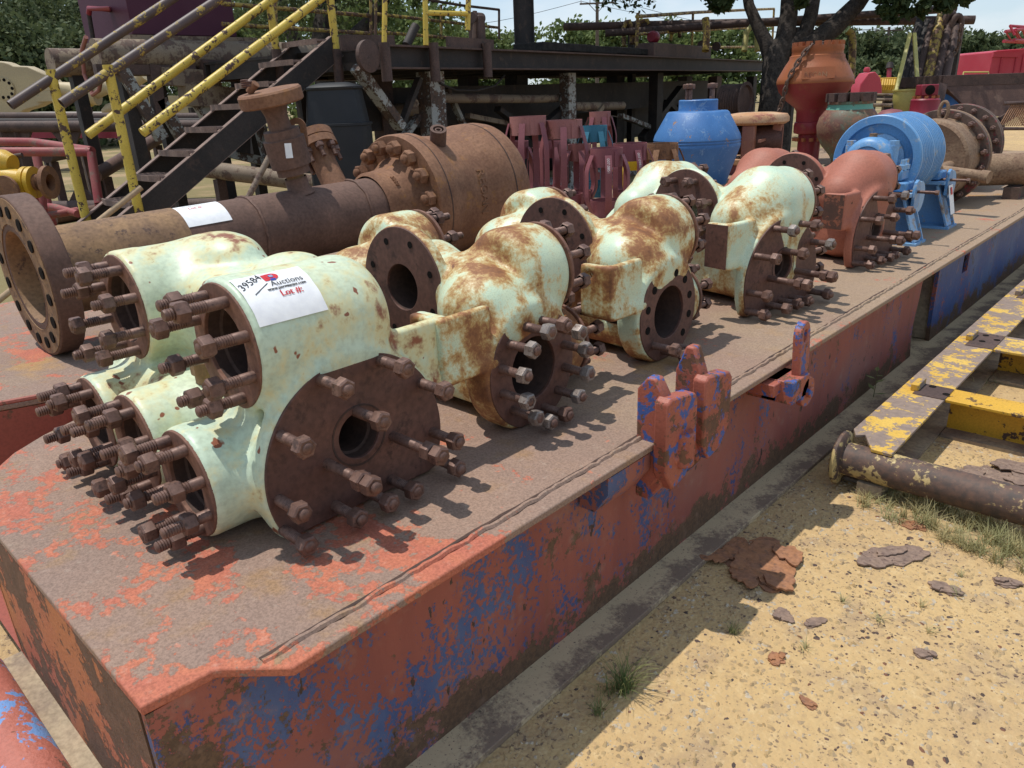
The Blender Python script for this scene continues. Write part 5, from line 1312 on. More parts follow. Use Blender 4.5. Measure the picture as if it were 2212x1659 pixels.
M['pebble'] = pebble_mat('sand_pebbles', ((0.52,0.37,0.19),(0.44,0.32,0.19),(0.56,0.47,0.35)))
M['grit'] = pebble_mat('dark_grit', ((0.10,0.075,0.065),(0.15,0.095,0.075),(0.22,0.11,0.07)))
nearf = lambda x, y: np.where(x < -0.2, 0.9, 0.65)
stones('pebbles', 46000, (-1.12,1.7,0.6,4.4), 0.002, 0.010, 0.75, M['pebble'], 3, 'pale sand-coloured pebbles strewn over the ground', nearf)
def gritd(x, y):
    d = 0.18 + 0.75*np.clip(1-((y-2.35)**2/0.55 + (x+0.35)**2/0.5), 0, 1) + 0.55*np.clip((x-0.15)/0.6, 0, 1)
    return d
stones('dark_grit', 12000, (-1.12,1.6,1.0,4.6), 0.002, 0.010, 0.5, M['grit'], 5, 'dark rust grit scattered over the sandy ground', gritd)
# slabs of rust scale
M['scale'] = rusty('rust_scale_slab', (0.22,0.155,0.125), (0.29,0.20,0.15), (0.16,0.105,0.09), 22, 0.9, 0.9, 0.006, 0.2)
M['scale_orange'] = rusty('orange_rust_scale_slab', (0.36,0.17,0.085), (0.30,0.15,0.09), (0.20,0.115,0.08), 20, 0.9, 0.9, 0.006, 0.2)
def flake(label, px, py, rx, ry, ang, mat, seed, nl=3):
    r = random.Random(seed); c = at(px, py, Z=0.0)
    t = thing('rust_flake', label, 'rust slab', (c.x, c.y, 0), 'slabs of rust scale on the sand')
    for k in range(nl*2):
        n = 34; sc = (1.0-0.10*k) if k < 2 else r.uniform(0.35,0.6); ox, oy = (r.uniform(-.08,.08)*rx*k, r.uniform(-.08,.08)*ry*k) if k < 2 else (r.uniform(-.9,.9)*rx, r.uniform(-.9,.9)*ry)
        ph = [r.uniform(0,6.28) for _ in range(4)]
        poly = []
        for i in range(n):
            q = 2*PI*i/n; f = sc*(1+0.20*math.sin(2*q+ph[0])+0.13*math.sin(3*q+ph[3])+0.09*math.sin(5*q+ph[1])+0.06*math.sin(9*q+ph[2])+r.uniform(-.07,.07))
            x, y = rx*f*math.cos(q)+ox, ry*f*math.sin(q)+oy
            poly.append((x*math.cos(ang)-y*math.sin(ang), x*math.sin(ang)+y*math.cos(ang)))
        b = MB(); tx, ty = r.uniform(-.06,.06), r.uniform(-.06,.06); th = 0.004 + 0.004*r.random()
        b.prism(poly, (0,0,-0.002+k*0.0035), (1,0,tx), (0,1,ty), th); b.build('layer', mat, t, origin=(0,0,0), bevel=0.001)
    return t
flake('large orange-brown rust slab half in the skid\'s shadow', 1655, 1222, 0.105, 0.15, 0.5, M['scale_orange'], 1)
flake('dark orange rust slab wholly in the skid\'s shadow beside the flange', 1572, 1192, 0.075, 0.10, 0.3, M['scale_orange'], 2)
flake('widest grey-brown rust slab lying flat in the sun', 1930, 1200, 0.115, 0.065, 0.9, M['scale'], 3, 2)
flake('small dark rust slab with a grass wisp, right of the widest one', 2040, 1272, 0.045, 0.035, 0.2, M['scale'], 4, 2)
flake('dark rust slab close to the right edge of the picture', 2172, 1258, 0.04, 0.03, 0.4, M['scale'], 5, 2)
flake('small pinkish rust slab near the roller\'s grass', 1966, 1135, 0.03, 0.05, 1.2, M['scale_orange'], 6, 2)
flake('small brown rust slab alone in the sand below the orange one', 1692, 1330, 0.032, 0.03, 0.4, M['scale'], 7, 2)
flake('rust slab by the shadow point, next to the small grass tuft', 1760, 1345, 0.035, 0.02, 0.9, M['scale'], 8, 1)
flake('reddish rust slab in the open sand, left of centre', 1677, 1425, 0.022, 0.03, 0.9, M['scale_orange'], 9, 2)
flake('long reddish rust splinter low in the sand', 1746, 1520, 0.030, 0.013, -0.2, M['scale_orange'], 10, 1)
flake('cracked rust slabs heaped between the yellow beams', 2150, 1035, 0.20, 0.12, 0.6, M['scale'], 11, 3)
flake('brown rust slab in the sand left of the picture\'s right edge', 1995, 1415, 0.028, 0.02, 0.4, M['scale'], 12, 2)
# grass
def leaf_mat(name, a, b_, trans=0.3):
    t = NT(name); col = t.mix(t.ramp(t.noise(6, 3, 0.6), 0.35, 0.65), a, b_)
    t.put(t.b.inputs['Base Color'], col); t.b.inputs['Roughness'].default_value = 0.75; t.b.inputs['Specular IOR Level'].default_value = 0.25
    tr = t.n.new('ShaderNodeBsdfTranslucent'); t.link(col, tr.inputs['Color'])
    mx = t.n.new('ShaderNodeMixShader'); mx.inputs[0].default_value = trans
    t.link(t.b.outputs[0], mx.inputs[1]); t.link(tr.outputs[0], mx.inputs[2]); t.link(mx.outputs[0], t.n['Material Output'].inputs['Surface'])
    return t.m
M['dry_grass'] = leaf_mat('dry_grass', (0.46,0.39,0.20), (0.32,0.31,0.15))
M['green_grass'] = leaf_mat('green_grass', (0.15,0.20,0.07), (0.24,0.24,0.10))
def grass(name, label, tufts, mat, seed, cat='grass', kind='stuff'):
    """tufts = (x, y, blades, height, spread)"""
    r = random.Random(seed); b = MB(); vs = []; fs = []
    for x, y, n, h, sp in tufts:
        for i in range(n):
            a = r.uniform(0,2*PI); hh = h*r.uniform(0.35,1.0); ln = sp*r.uniform(0.2,1.0); w = 0.0013*r.uniform(0.7,1.6)*max(1,h/0.12)
            bx, by = x + r.gauss(0,0.12)*sp, y + r.gauss(0,0.12)*sp; dx, dy = math.cos(a), math.sin(a); cvt = r.uniform(0.3,1.0); k0 = len(vs)
            for k in range(4):
                f = k/3; px, py, pz = bx+dx*ln*f**1.6, by+dy*ln*f**1.6, hh*(f - 0.35*cvt*f*f*f); ww = w*(1-f*0.85)
                vs += [(px-dy*ww,py+dx*ww,pz),(px+dy*ww,py-dx*ww,pz)]
            fs += [(k0+2*k,k0+2*k+1,k0+2*k+3,k0+2*k+2) for k in range(3)]
    b.add(vs, fs); o = b.build(name, mat, recalc=False, origin=(0,0,0)); return tag(o, label, cat, None, kind)
tuft = at(1350,1500,Z=0)
g1 = at(1348,1490,Z=0); grass('grass_tuft', 'grey-green grass tuft on the edge of the skid\'s shadow', [(g1.x,g1.y,90,0.16,0.11),(g1.x-0.03,g1.y-0.04,30,0.08,0.08)], M['green_grass'], 1, kind=None)
g2 = at(1290,1540,Z=0); grass('grass_tuft', 'small spiky grass tuft just left of the larger grey-green one', [(g2.x,g2.y,34,0.07,0.06)], M['green_grass'], 2, kind=None)
g3 = at(1582,1368,Z=0); grass('grass_tuft', 'thin grass tuft at the point of the bracket\'s shadow', [(g3.x,g3.y,26,0.07,0.05)], M['green_grass'], 3, kind=None)
r9 = random.Random(4); T = []
for i in range(110):
    f = i/110; px = 1850 + 370*f; py = 1050 + 150*f + r9.uniform(-35,45); p = at(px,py,Z=0); T.append((p.x,p.y,r9.randint(14,34),r9.uniform(0.05,0.14),r9.uniform(0.05,0.10)))
for px,py in ((1990,1310),(2060,1285),(1900,1340),(1820,1300),(2075,1245),(1740,1400),(2005,1365)):
    p = at(px,py,Z=0); T.append((p.x,p.y,16,0.045,0.05))
for i in range(26):
    p = at(r9.uniform(2090,2230), r9.uniform(770,830), Z=0); T.append((p.x,p.y,12,0.05,0.09))
for i in range(30):
    yy0 = r9.uniform(3.6,8.0); T.append((-1.06+r9.uniform(-.04,.04), yy0, 10, 0.06, 0.06))
grass('dry_grass', 'dry straw-coloured grass growing along the roller and the yellow frame', T, M['dry_grass'], 5)
pl = thing('weed', 'small green weed growing out between the skid flange and the yellow frame', 'weed', at(1885,865,Z=0)); b = MB(); r5 = random.Random(3)
b.path([(0,0,0),(0.005,0,0.10),(0.0,0.01,0.22)],[0.002,0.0018,0.001],5); b.build('stem', M['green_grass'], pl, origin=(0,0,0))
for i in range(7):
    a = i*2.4; z = 0.04+0.022*i; L_ = 0.07-0.004*i; d = V(math.cos(a),math.sin(a),0.25); s_ = V(-d.y,d.x,0)*0.014
    b = MB(); b.add([V(0,0,z),V(0,0,z)+d*L_*0.5+s_,V(0,0,z)+d*L_,V(0,0,z)+d*L_*0.5-s_],[(0,1,2,3)]); b.build('leaf', M['green_grass'], pl, origin=(0,0,0), recalc=False)
# ---------------------------------------------------------------- the raised rig platform behind
RA = V(-7.50, 5.85, 0); RU = V(-0.171, 0.9853, 0).normalized(); RV = V(-RU.y, RU.x, 0)      # along the front edge / away from the camera
def rp(u, v, z): return RA + RU*u + RV*v + V(0,0,z)
def rpx(px, py, off=0.0):
    """point of a picture spot on the rig's front plane (off = set back behind it)"""
    d = RM @ np.array([px-1106.0, py-829.5, 1620.0]); o = RA + RV*off
    n = RV; t = (o.x*n.x + o.y*n.y)/(d[0]*n.x + d[1]*n.y)
    return V(d[0]*t, d[1]*t, CAM_H + d[2]*t)
rig = thing('rig_platform', 'raised dark steel rig platform on legs running behind the skid', 'platform', (RA.x, RA.y, 0))
RL = 15.3; RZ = 2.25; RW = 3.2
def rbar(name, a, c, w, h, mat, parent=rig, up=(0,0,1), bevel=0.0):
    b = MB(); b.bar(a, c, w, h, up); return b.build(name, M[mat], parent, bevel=bevel)
def rtube(name, pts, r, mat, parent=rig, n=14):
    b = MB(); b.path(pts, r, n); return b.build(name, M[mat], parent)
# deck, edge beams
b = MB(); b.bar(rp(0,RW/2+0.08,RZ-0.02), rp(RL,RW/2+0.08,RZ-0.02), RW-0.2, 0.03); b.build('deck_floor', M['rig_dark'], rig)
for v in (0.0, RW):
    b = MB(); b.bar(rp(0,v,RZ-0.12), rp(RL,v,RZ-0.12), 0.02, 0.22); o = b.build('edge_beam', M['rig_dark'], rig)
    b = MB(); b.bar(rp(0,v,RZ), rp(RL,v,RZ), 0.19, 0.022); b.build('beam_flange', M['rig_brown'], o)
    b = MB(); b.bar(rp(0,v,RZ-0.24), rp(RL,v,RZ-0.24), 0.19, 0.02); b.build('beam_flange', M['rig_brown'], o)
for u in (0.02, RL-0.02):
    b = MB(); b.bar(rp(u,0.1,RZ-0.12), rp(u,RW-0.1,RZ-0.12), 0.02, 0.24); b.build('end_beam', M['rig_dark'], rig)
u = 0.9
while u < RL:
    b = MB(); b.bar(rp(u,0.1,RZ-0.14), rp(u,RW-0.1,RZ-0.14), 0.10, 0.20); b.build('joist', M['rig_dark'], rig); u += 1.3
# sockets on the front beam
for px_ in (830, 936, 1051):
    a = rpx(px_, 98, -0.12); c = V(a.x, a.y, rpx(px_, 176 if px_ < 1000 else 167, -0.12).z)
    rtube('post_socket', [a + V(0,0,0.03), c], 0.062, 'rig_brown')
# landing at the stair head: brown plates and a round end
b = MB(); p = rpx(790,122,-0.05); b.lathe(p, -RV, [(0,0),(0.15,0),(0.17,0.01),(0.17,0.06),(0.11,0.07),(0,0.07)], 28); b.build('round_end', M['rig_brown'], rig)
rbar('toe_plate', rpx(735,92,0.15), rpx(852,92,0.15), 0.02, 0.16, 'rig_brown')
rbar('toe_plate', rpx(965,90,-0.05), rpx(1065,96,-0.05), 0.03, 0.12, 'rig_brown')
# legs under the platform
def leg(px_, y0, y1, off, w, mat):
    a = rpx(px_, y0, off); rbar('leg', V(a.x,a.y,min(a.z,RZ-0.26)), V(a.x,a.y,0.0), w, w, mat)
leg(928,150,300,0.35,0.26,'rig_white'); leg(1226,158,300,0.35,0.20,'rig_white'); leg(1418,158,300,0.5,0.22,'rig_dark'); leg(1010,160,300,1.8,0.25,'rig_dark'); leg(1115,160,300,1.6,0.3,'rig_dark'); leg(1545,165,300,0.4,0.24,'rig_brown'); leg(820,150,300,1.2,0.22,'rig_brown'); leg(1330,160,300,1.9,0.3,'rig_dark'); leg(1625,165,300,0.2,0.2,'rig_dark'); leg(1480,165,300,2.0,0.3,'rig_dark')
# braces and pipes
for (x0,y0,x1,y1,o0,o1,w,mt) in ((770,145,865,275,0.3,0.3,0.15,'rig_white'),(865,275,905,170,0.3,0.3,0.09,'rig_dark'),(905,250,870,300,0.5,0.5,0.10,'rig_white'),(965,190,1010,290,0.9,0.9,0.09,'rig_white'),(1190,285,1010,250,0.9,0.9,0.10,'rig_tan'),
    (1175,270,1225,228,0.5,0.5,0.14,'rig_dark'),(1300,228,1258,290,0.4,0.4,0.12,'rig_tan'),(1430,285,1340,250,0.6,0.6,0.12,'rig_white'),(1385,300,1470,190,0.7,0.7,0.16,'rig_dark'),(1520,300,1440,220,0.9,0.9,0.16,'rig_dark'),(1240,235,1385,262,1.0,1.0,0.03,'rig_tan'),(1075,235,1160,300,0.8,0.8,0.12,'rig_dark')):
    rbar('brace', rpx(x0,y0,o0), rpx(x1,y1,o1), w, w*0.7, mt)
rtube('pipe_run', [rpx(955,212,0.55), rpx(1150,214,0.55), rpx(1210,212,0.55)], 0.065, 'rig_tan')
rtube('pipe_run', [rpx(1238,230,0.45), rpx(1345,228,0.45)], 0.075, 'rig_tan')
rtube('pipe_run', [rpx(840,240,0.9), rpx(940,232,0.9)], 0.09, 'rig_tan')
rtube('hose', [rpx(950,180,0.2), rpx(985,195,0.2), rpx(1030,196,0.2), rpx(1070,185,0.2), rpx(1090,163,0.2)], 0.014, 'rig_dark')
b = MB(); b.cyl(rpx(893,223,0.3), rpx(893,223,0.85), 0.07, n=18); b.build('pipe_end', M['rig_tan'], rig)
# inner beams coloured dark for the shade here; rear one added to block light
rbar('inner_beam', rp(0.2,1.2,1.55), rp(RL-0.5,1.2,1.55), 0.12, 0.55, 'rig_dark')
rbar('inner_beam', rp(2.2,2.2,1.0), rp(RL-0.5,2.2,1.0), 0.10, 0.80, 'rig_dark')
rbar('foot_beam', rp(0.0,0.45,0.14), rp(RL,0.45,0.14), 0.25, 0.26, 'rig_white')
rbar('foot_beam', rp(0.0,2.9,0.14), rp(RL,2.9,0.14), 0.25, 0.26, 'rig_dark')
tk = thing('light_block_box', 'long dark steel box added under the rig platform to block light from behind', 'tank', (rp(8,2.4,0).x, rp(8,2.4,0).y, 0))  # box added behind the beams so that no light shows through
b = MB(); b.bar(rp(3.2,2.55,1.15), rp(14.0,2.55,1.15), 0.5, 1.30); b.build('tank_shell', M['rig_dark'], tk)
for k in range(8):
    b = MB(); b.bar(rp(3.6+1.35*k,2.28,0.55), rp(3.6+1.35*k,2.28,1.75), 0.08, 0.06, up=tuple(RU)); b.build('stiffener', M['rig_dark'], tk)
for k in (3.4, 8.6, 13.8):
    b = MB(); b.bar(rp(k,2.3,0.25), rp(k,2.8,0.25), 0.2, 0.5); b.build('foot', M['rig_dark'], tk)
# cable reel under the platform's far end
rl = thing('hose_reel', 'dark ribbed reel lying under the far end of the rig platform', 'reel', at(1590,215,D=14.5).xy.to_3d()); p0 = at(1560,222,D=14.5)-rl.location; p1 = at(1612,220,D=14.2)-rl.location
prof = [(0,0)]; LR_ = (p1-p0).length
for k in range(10): prof += [(0.30,LR_*k/10),(0.33,LR_*(k+0.4)/10),(0.30,LR_*(k+0.9)/10)]
prof += [(0.36,LR_*0.97),(0.36,LR_),(0.30,LR_),(0.28,LR_*0.9),(0,LR_*0.9)]
b = MB(); b.lathe(p0, p1-p0, prof, 36); b.build('drum', M['rig_brown'], rl, origin=(0,0,0))
b = MB(); b.bar((0,0,0), (0,0,p0.z), 0.3, 0.3); b.build('stand', M['rig_dark'], rl, origin=(0,0,0))
# railings on the platform
def railing(label, posts, rails, mat, base):
    t = thing('platform_railing', label, 'railing', (base.x, base.y, 0))
    for a, c, r in posts:
        b = MB(); b.path([a, c], r, 12); b.build('post', M[mat], t)
    for pts, r in rails:
        b = MB(); b.path(pts, r, 12); b.build('rail', M[mat], t)
    return t
o = 0.0
P_ = lambda x, y, of=0.0: rpx(x, y, of)
railing('chipped yellow post railing at the front of the platform, by the stair head', [(P_(920,98,-.1),P_(918,-40,-.1),0.033),(P_(830,98,-.1),P_(832,-40,-.1),0.03),(P_(1010,65,-.1),P_(1013,-40,-.1),0.035)], [([P_(920,28,-.1),P_(1012,30,-.1)],0.03)], 'rail_yellow', P_(920,98))
railing('long thin rusty yellow railing along the back of the platform', [(P_(596,60,3.0),P_(594,-30,3.0),0.03),(P_(802,90,3.0),P_(800,-30,3.0),0.025),(P_(811,95,2.4),P_(812,-30,2.4),0.025),(P_(953,85,3.0),P_(953,10,3.0),0.024),(P_(1078,85,3.0),P_(1078,22,3.0),0.024)],
        [([P_(480,8,3.0),P_(800,34,3.0)],0.03),([P_(480,52,3.0),P_(800,72,3.0)],0.028),([P_(811,30,2.8),P_(1078,60,3.0)],0.026),([P_(800,68,3.0),P_(1000,84,3.0)],0.026)], 'rail_worn', P_(800,90,3.0))
railing('dark thin railing in the middle of the platform, beside the black column', [(P_(1078,84,2.9),P_(1078,21,2.9),0.022)], [([P_(900,-4,2.9),P_(1000,12,2.9),P_(1078,21,2.9)],0.024)], 'rig_brown', P_(1078,84,2.9))
railing('rusty yellow handrail with a gate bend at the far end of the platform', [(P_(1375,110,0.6),P_(1378,28,0.6),0.035),(P_(1494,118,0.8),P_(1497,30,0.8),0.03),(P_(1667,120,1.2),P_(1672,20,1.2),0.035)], [([P_(1375,36,0.6),P_(1500,27,0.7),P_(1600,22,1.0),P_(1672,19,1.2)],0.035),([P_(1375,74,0.6),P_(1500,66,0.8),P_(1668,56,1.2)],0.032),([P_(1494,103,0.8),P_(1645,101,1.1)],0.03)], 'rail_worn', P_(1494,118,0.8))
# black column, timber mats, chain hoist and other gear on the platform
cl = thing('black_column', 'tall black steel column standing on the rig platform', 'column', rpx(1133,88,0.8)); a = rpx(1133,90,0.8)
b = MB(); b.box(V(a.x,a.y,RZ+0.9), (0.30,0.10,1.8), rz=0.75); b.build('web', M['rig_dark'], cl)
for s0 in (-1,1):
    b = MB(); b.box(V(a.x,a.y,RZ+0.9)+V(math.cos(0.75),math.sin(0.75),0)*0.155*s0, (0.02,0.26,1.8), rz=0.75); b.build('flange', M['rig_dark'], cl)
tm = thing('timber_mat', 'ragged black timber mats stacked on the rig platform', 'timber mats', rpx(1300,95,0.5))
M['black_timber'] = rusty('black_timber', (0.022,0.020,0.019), (0.040,0.036,0.033), None, 8, 0.9, 0.8, 0.01, 0.2)
for k in range(7):
    x0 = 1140+52*k; b = MB(); a, c = rpx(x0,97,0.35+0.02*k), rpx(x0+60,99+0.8*k,0.35+0.02*k); a.z = c.z = RZ+0.10+rnd.uniform(-.01,.02); b.bar(a,c,0.55,0.10+rnd.uniform(0,0.03)); b.build('timber', M['black_timber'], tm, bevel=0.012)
bx2 = thing('steel_box_beam', 'dark brown steel box beam resting on the far part of the platform', 'beam', rpx(1450,105,0.25)); b = MB(); a, c = rpx(1395,106,0.2), rpx(1520,112,0.2); a.z = c.z = RZ+0.14; b.bar(a,c,0.35,0.25); b.build('box', M['rig_brown'], bx2, bevel=0.01)
for px_ in (1430,1462):
    p = rpx(px_+85,100,0.15); b = MB(); b.lathe(V(p.x,p.y,RZ+0.30), RU, [(0,0),(0.10,0),(0.10,0.05),(0,0.05)], 20); b.build('end_plate', M['rig_brown'], bx2)
hs = thing('chain_hoist', 'small faded red chain hoist sitting on the platform timbers', 'hoist', rpx(1420,93,0.5)); p = rpx(1412,80,0.5)
b = MB(); b.lathe(p+RU*-0.14, RU, [(0,0),(0.09,0.01),(0.12,0.06),(0.12,0.20),(0.09,0.26),(0,0.27)], 20); b.build('gear_case', M['crimson'], hs)
b = MB(); b.path([p+RU*-0.05+V(0,0,0.10), p+RU*-0.05+V(0,0,0.17), p+RU*0.08+V(0,0,0.17), p+RU*0.08+V(0,0,0.10)],0.014,8); b.build('handle', M['rig_dark'], hs)
hk = thing('winch_post', 'rusty chain-wound winch post at the middle of the platform edge', 'winch', rpx(1030,90,0.1)); p = rpx(1030,60,0.1)
b = MB(); b.bar(V(p.x,p.y,RZ),V(p.x,p.y,p.z+0.15),0.20,0.14,up=tuple(RU)); b.build('post', M['rig_brown'], hk, bevel=0.02); b = MB(); b.cyl(p+RU*-0.1+V(0,0,0.12),p+RU*0.12+V(0,0,0.12),0.07,n=18); b.build('drum', M['rig_brown'], hk); b = MB(); b.path([p+V(0.03,-0.05,0.2),V(p.x+0.03,p.y-0.10,RZ)],0.03,8); b.build('chain', M['chain'], hk)
dv = thing('davit_stub', 'short dark pipe stub leaning on the platform edge', 'pipe stub', rpx(885,98,0.2)); b = MB(); b.path([rpx(878,98,0.2), rpx(898,56,0.2)],0.055,16); b.build('pipe_wall', M['rig_dark'], dv)
# ---------------------------------------------------------------- overhead pipe rack with hanging links and yellow hooks
rk = thing('overhead_pipe_rack', 'pair of long dark pipes carried high across the yard behind the tree', 'pipe rack', at(1700,230,D=17).xy.to_3d())
b = MB(); b.cyl(at(1218,58,D=17.5), at(1660,48,D=16.5), 0.085, n=16); b.cyl(at(1660,48,D=16.5), at(2105,43,D=15.5), 0.085, n=16); b.build('upper_pipe', M['rig_brown'], rk)
b = MB(); b.cyl(at(1308,72,D=17.0), at(2066,18,D=15.4), 0.075, n=16); b.build('lower_pipe', M['rig_brown'], rk)
for px_ in (1722, 2075, 1366):
    a = at(px_, 50, D=16.3 if px_ > 1500 else 17.2); b = MB(); b.bar(V(a.x,a.y,a.z-0.08), V(a.x,a.y,0), 0.14, 0.14); b.build('rack_post', M['rig_dark'], rk)
def link_bar(label, x0, y0, x1, y1, D, w, mat, eye=True):
    a, c = at(x0,y0,D=D), at(x1,y1,D=D-0.4)
    t = thing('elevator_link', label, 'elevator link', (c.x,c.y,0), 'long links leaning on the overhead pipes')
    dr = (c-a).normalized(); c2 = c + dr*(c.z/max(0.2,-dr.z)); b = MB(); b.path([a, a.lerp(c2,0.12), a.lerp(c2,0.9), c2],[w*0.8,w,w,w*1.2],12); b.build('shank', M[mat], t)
    if eye:
        b = MB(); e = at(x0,y0-2,D=D); fr_ = V(RM[0][0],RM[1][0],0).normalized(); pts = [e + fr_*0.09*math.cos(q) + V(0,0,0.20*math.sin(q)-0.05) for q in [2*PI*i/20 for i in range(21)]]; b.path(pts,w*0.85,10,caps=False); b.build('eye', M[mat], t)
    return t
for i,(x0,y0,x1,y1,w,mt,lb) in enumerate(((1990,40,1942,240,0.085,'rig_dark','thick black elevator link, leftmost of the leaning bundle'),(2003,45,1962,205,0.06,'rig_dark','slim black elevator link, second from the left of the bundle'),(2016,45,1976,200,0.06,'rig_brown','slim brown elevator link in the middle of the bundle'),(2034,30,1999,195,0.075,'rail_worn','yellow-flecked rusty elevator link in the bundle'),(2050,50,2018,200,0.07,'rig_brown','grey elevator link with a big eye, second from the right'),(2066,55,2036,200,0.055,'rig_brown','rightmost elevator link, its eye hung with a chain'))):
    link_bar(lb, x0,y0,x1,y1, 15.2-0.1*i, w*1.35, mt, i > 3)
hc_ = thing('hanging_chain', 'short rusty chain hanging from the rightmost link', 'chain', (0,0,0)); hc_.location = at(2070,90,D=14.4); chain_between([V(0,0,0.25), V(0.02,0,-0.05), V(-0.1,-0.1,-0.45)], hc_, 0.05, 0.014)
for i,(pts,lb) in enumerate((([(1348,100),(1347,62),(1352,48),(1360,46),(1365,62),(1364,95)],'rusty yellow bent hook, first on the left of the overhead pipes'),([(1372,95),(1374,60),(1384,46),(1398,44),(1402,52)],'rusty yellow bent hook, second from the left of the overhead pipes'),([(1448,88),(1452,66),(1460,58),(1468,64),(1468,80)],'small rusty yellow hook behind the timber mats'),([(1524,40),(1527,70),(1524,110)],'thick yellow block hanging beside the far handrail'),([(1608,110),(1612,70),(1622,58),(1634,60),(1636,110)],'pale yellow hanging bail between the tree and the handrail'),([(1838,180),(1842,95),(1840,74),(1832,66)],'rusty yellow bent pipe standing right of the orange vessel'))):
    D_ = 17.0 if i < 3 else 16.0; t = thing('yellow_hook', lb, 'hook', at(*pts[-1],D=D_), 'yellow hooks on the overhead pipes'); w = (0.05,0.05,0.045,0.08,0.06,0.08)[i]; b = MB(); b.path([at(x,y,D=D_) for x,y in pts], w, 12); b.build('bent_rod', M['rail_worn'] if i != 4 else M['pale_yellow'], t)
    
# ---------------------------------------------------------------- stairs
st = thing('steel_stairs', 'black steel stairs with grated treads climbing to the rig platform', 'stairs', (-8.4, 3.2, 0))
M['tread'] = rusty('worn_tread_steel', (0.20,0.135,0.115), (0.27,0.185,0.15), None, 9, 0.75, 0.2, 0.002)
SX0, SX1 = -8.05, -8.85
low = at(340,450,X=SX0); top = at(715,112,X=SX0); sl = (top.z-low.z)/(top.y-low.y)
y0s = low.y - low.z/sl; y1s = top.y + 0.10
def sz(y): return low.z + sl*(y-low.y)
ang = math.atan(sl)
for X_ in (SX0, SX1):
    b = MB(); hh = 0.24
    b.bar(V(X_,y0s,0.0+hh*0.35), V(X_,y1s,sz(y1s)+hh*0.0), 0.016, hh); s_ = b.build('stringer', M['rig_dark'], st)
    for dz in (-1,1):
        b = MB(); off = V(0,-math.sin(ang),math.cos(ang))*hh/2*dz; b.bar(V(X_+(0.03 if X_ == SX1 else -0.03),y0s,hh*0.35)+off, V(X_+(0.03 if X_ == SX1 else -0.03),y1s,sz(y1s))+off, 0.075, 0.012, up=(0,-math.sin(ang),math.cos(ang))); b.build('stringer_flange', M['tread'], s_)
nst = 10
grate_b = MB(); GW = (SX0-SX1)-0.05; GD = 0.25
for k in range(13): grate_b.box((-GW/2+GW*k/12,0,0),(0.006,GD,0.02))
for k in range(6): grate_b.box((0,-GD/2+GD*k/5,0.002),(GW,0.006,0.018))
gob = grate_b.build('grating', M['tread'], origin=(0,0,0)); gme = gob.data; bpy.data.objects.remove(gob)
nb_ = MB(); pts = [(-GW/2,0.0),( -GW/4,-0.035),(GW/4,-0.035),(GW/2,0.0)]
for a, c in zip(pts[:-1], pts[1:]): nb_.bar(V(a[0],-GD/2+a[1],-0.015),V(c[0],-GD/2+c[1],-0.015),0.012,0.06)
nob = nb_.build('nosing', M['tread'], origin=(0,0,0)); nme = nob.data; bpy.data.objects.remove(nob)
for k in range(nst):
    z = top.z*(k+0.9)/nst; y = low.y + (z-low.z)/sl; z += 0.15
    g_ = inst('tread', gme, st, V((SX0+SX1)/2,y,z)-st.location); inst('nosing', nme, g_, (0,0,0))
hr = thing('stair_handrail', 'chipped yellow and black stair handrail on the far side', 'handrail', (SX1, 3.2, 0)); hr2 = thing('stair_handrail', 'chipped yellow and black stair handrail on the near side', 'handrail', (SX0, 3.2, 0))
for t, X_, d0, d1, y0_, y1_, pb, pt in ((hr, SX1, (22,228), (365,2), (190,292), (586,0), (183,460), (163,150)), (hr2, SX0, (133,224), (470,0), (307,287), (688,0), (301,460), (276,140))):
    def ext(a, c, f): return a.lerp(c, f)
    a, c = at(*d0,X=X_), at(*d1,X=X_); b = MB(); b.pipe(a, ext(a,c,1.6), 0.046, 0.038, 20); b.build('top_rail', M['rail_dark'], t)
    a, c = at(*y0_,X=X_), at(*y1_,X=X_); b = MB(); b.path([a, ext(a,c,1.35)], 0.046, 18); b.build('mid_rail', M['rail_yellow'], t)
    a, c = at(*pb,X=X_), at(*pt,X=X_); a.x += 0.0; c.y = a.y; b = MB(); b.path([V(a.x,a.y,max(0.02,sz(a.y)-0.15)), V(a.x,a.y,c.z)], 0.047, 18); b.build('post', M['rail_yellow'], t)
    tp = at(598 if t is hr else 727, 118, X=X_); b = MB(); b.path([V(X_,tp.y,tp.z-0.15), V(X_,tp.y,tp.z+1.0)], 0.045, 18); b.build('post', M['rail_yellow'], t)
    b = MB(); b.path([V(X_,tp.y,tp.z-0.32), V(X_,tp.y,tp.z+0.06)], 0.058, 16); b.build('post_socket', M['rig_brown'], t)
bs = thing('wooden_pole', 'pale wooden pole leaning on the foot of the stairs', 'pole', at(200,488,X=-7.7).xy.to_3d()); b = MB(); M['wood'] = plain('weathered_wood', (0.42,0.30,0.19), 0.8, 0.2, (0.34,0.24,0.15), 30)
a, c = at(195,492,X=-7.75), at(305,405,X=-7.75); dd = (c-a).normalized(); a = a - dd*(a.z/dd.z); b.path([a, c], 0.028, 12); b.build('pole_shaft', M['wood'], bs)
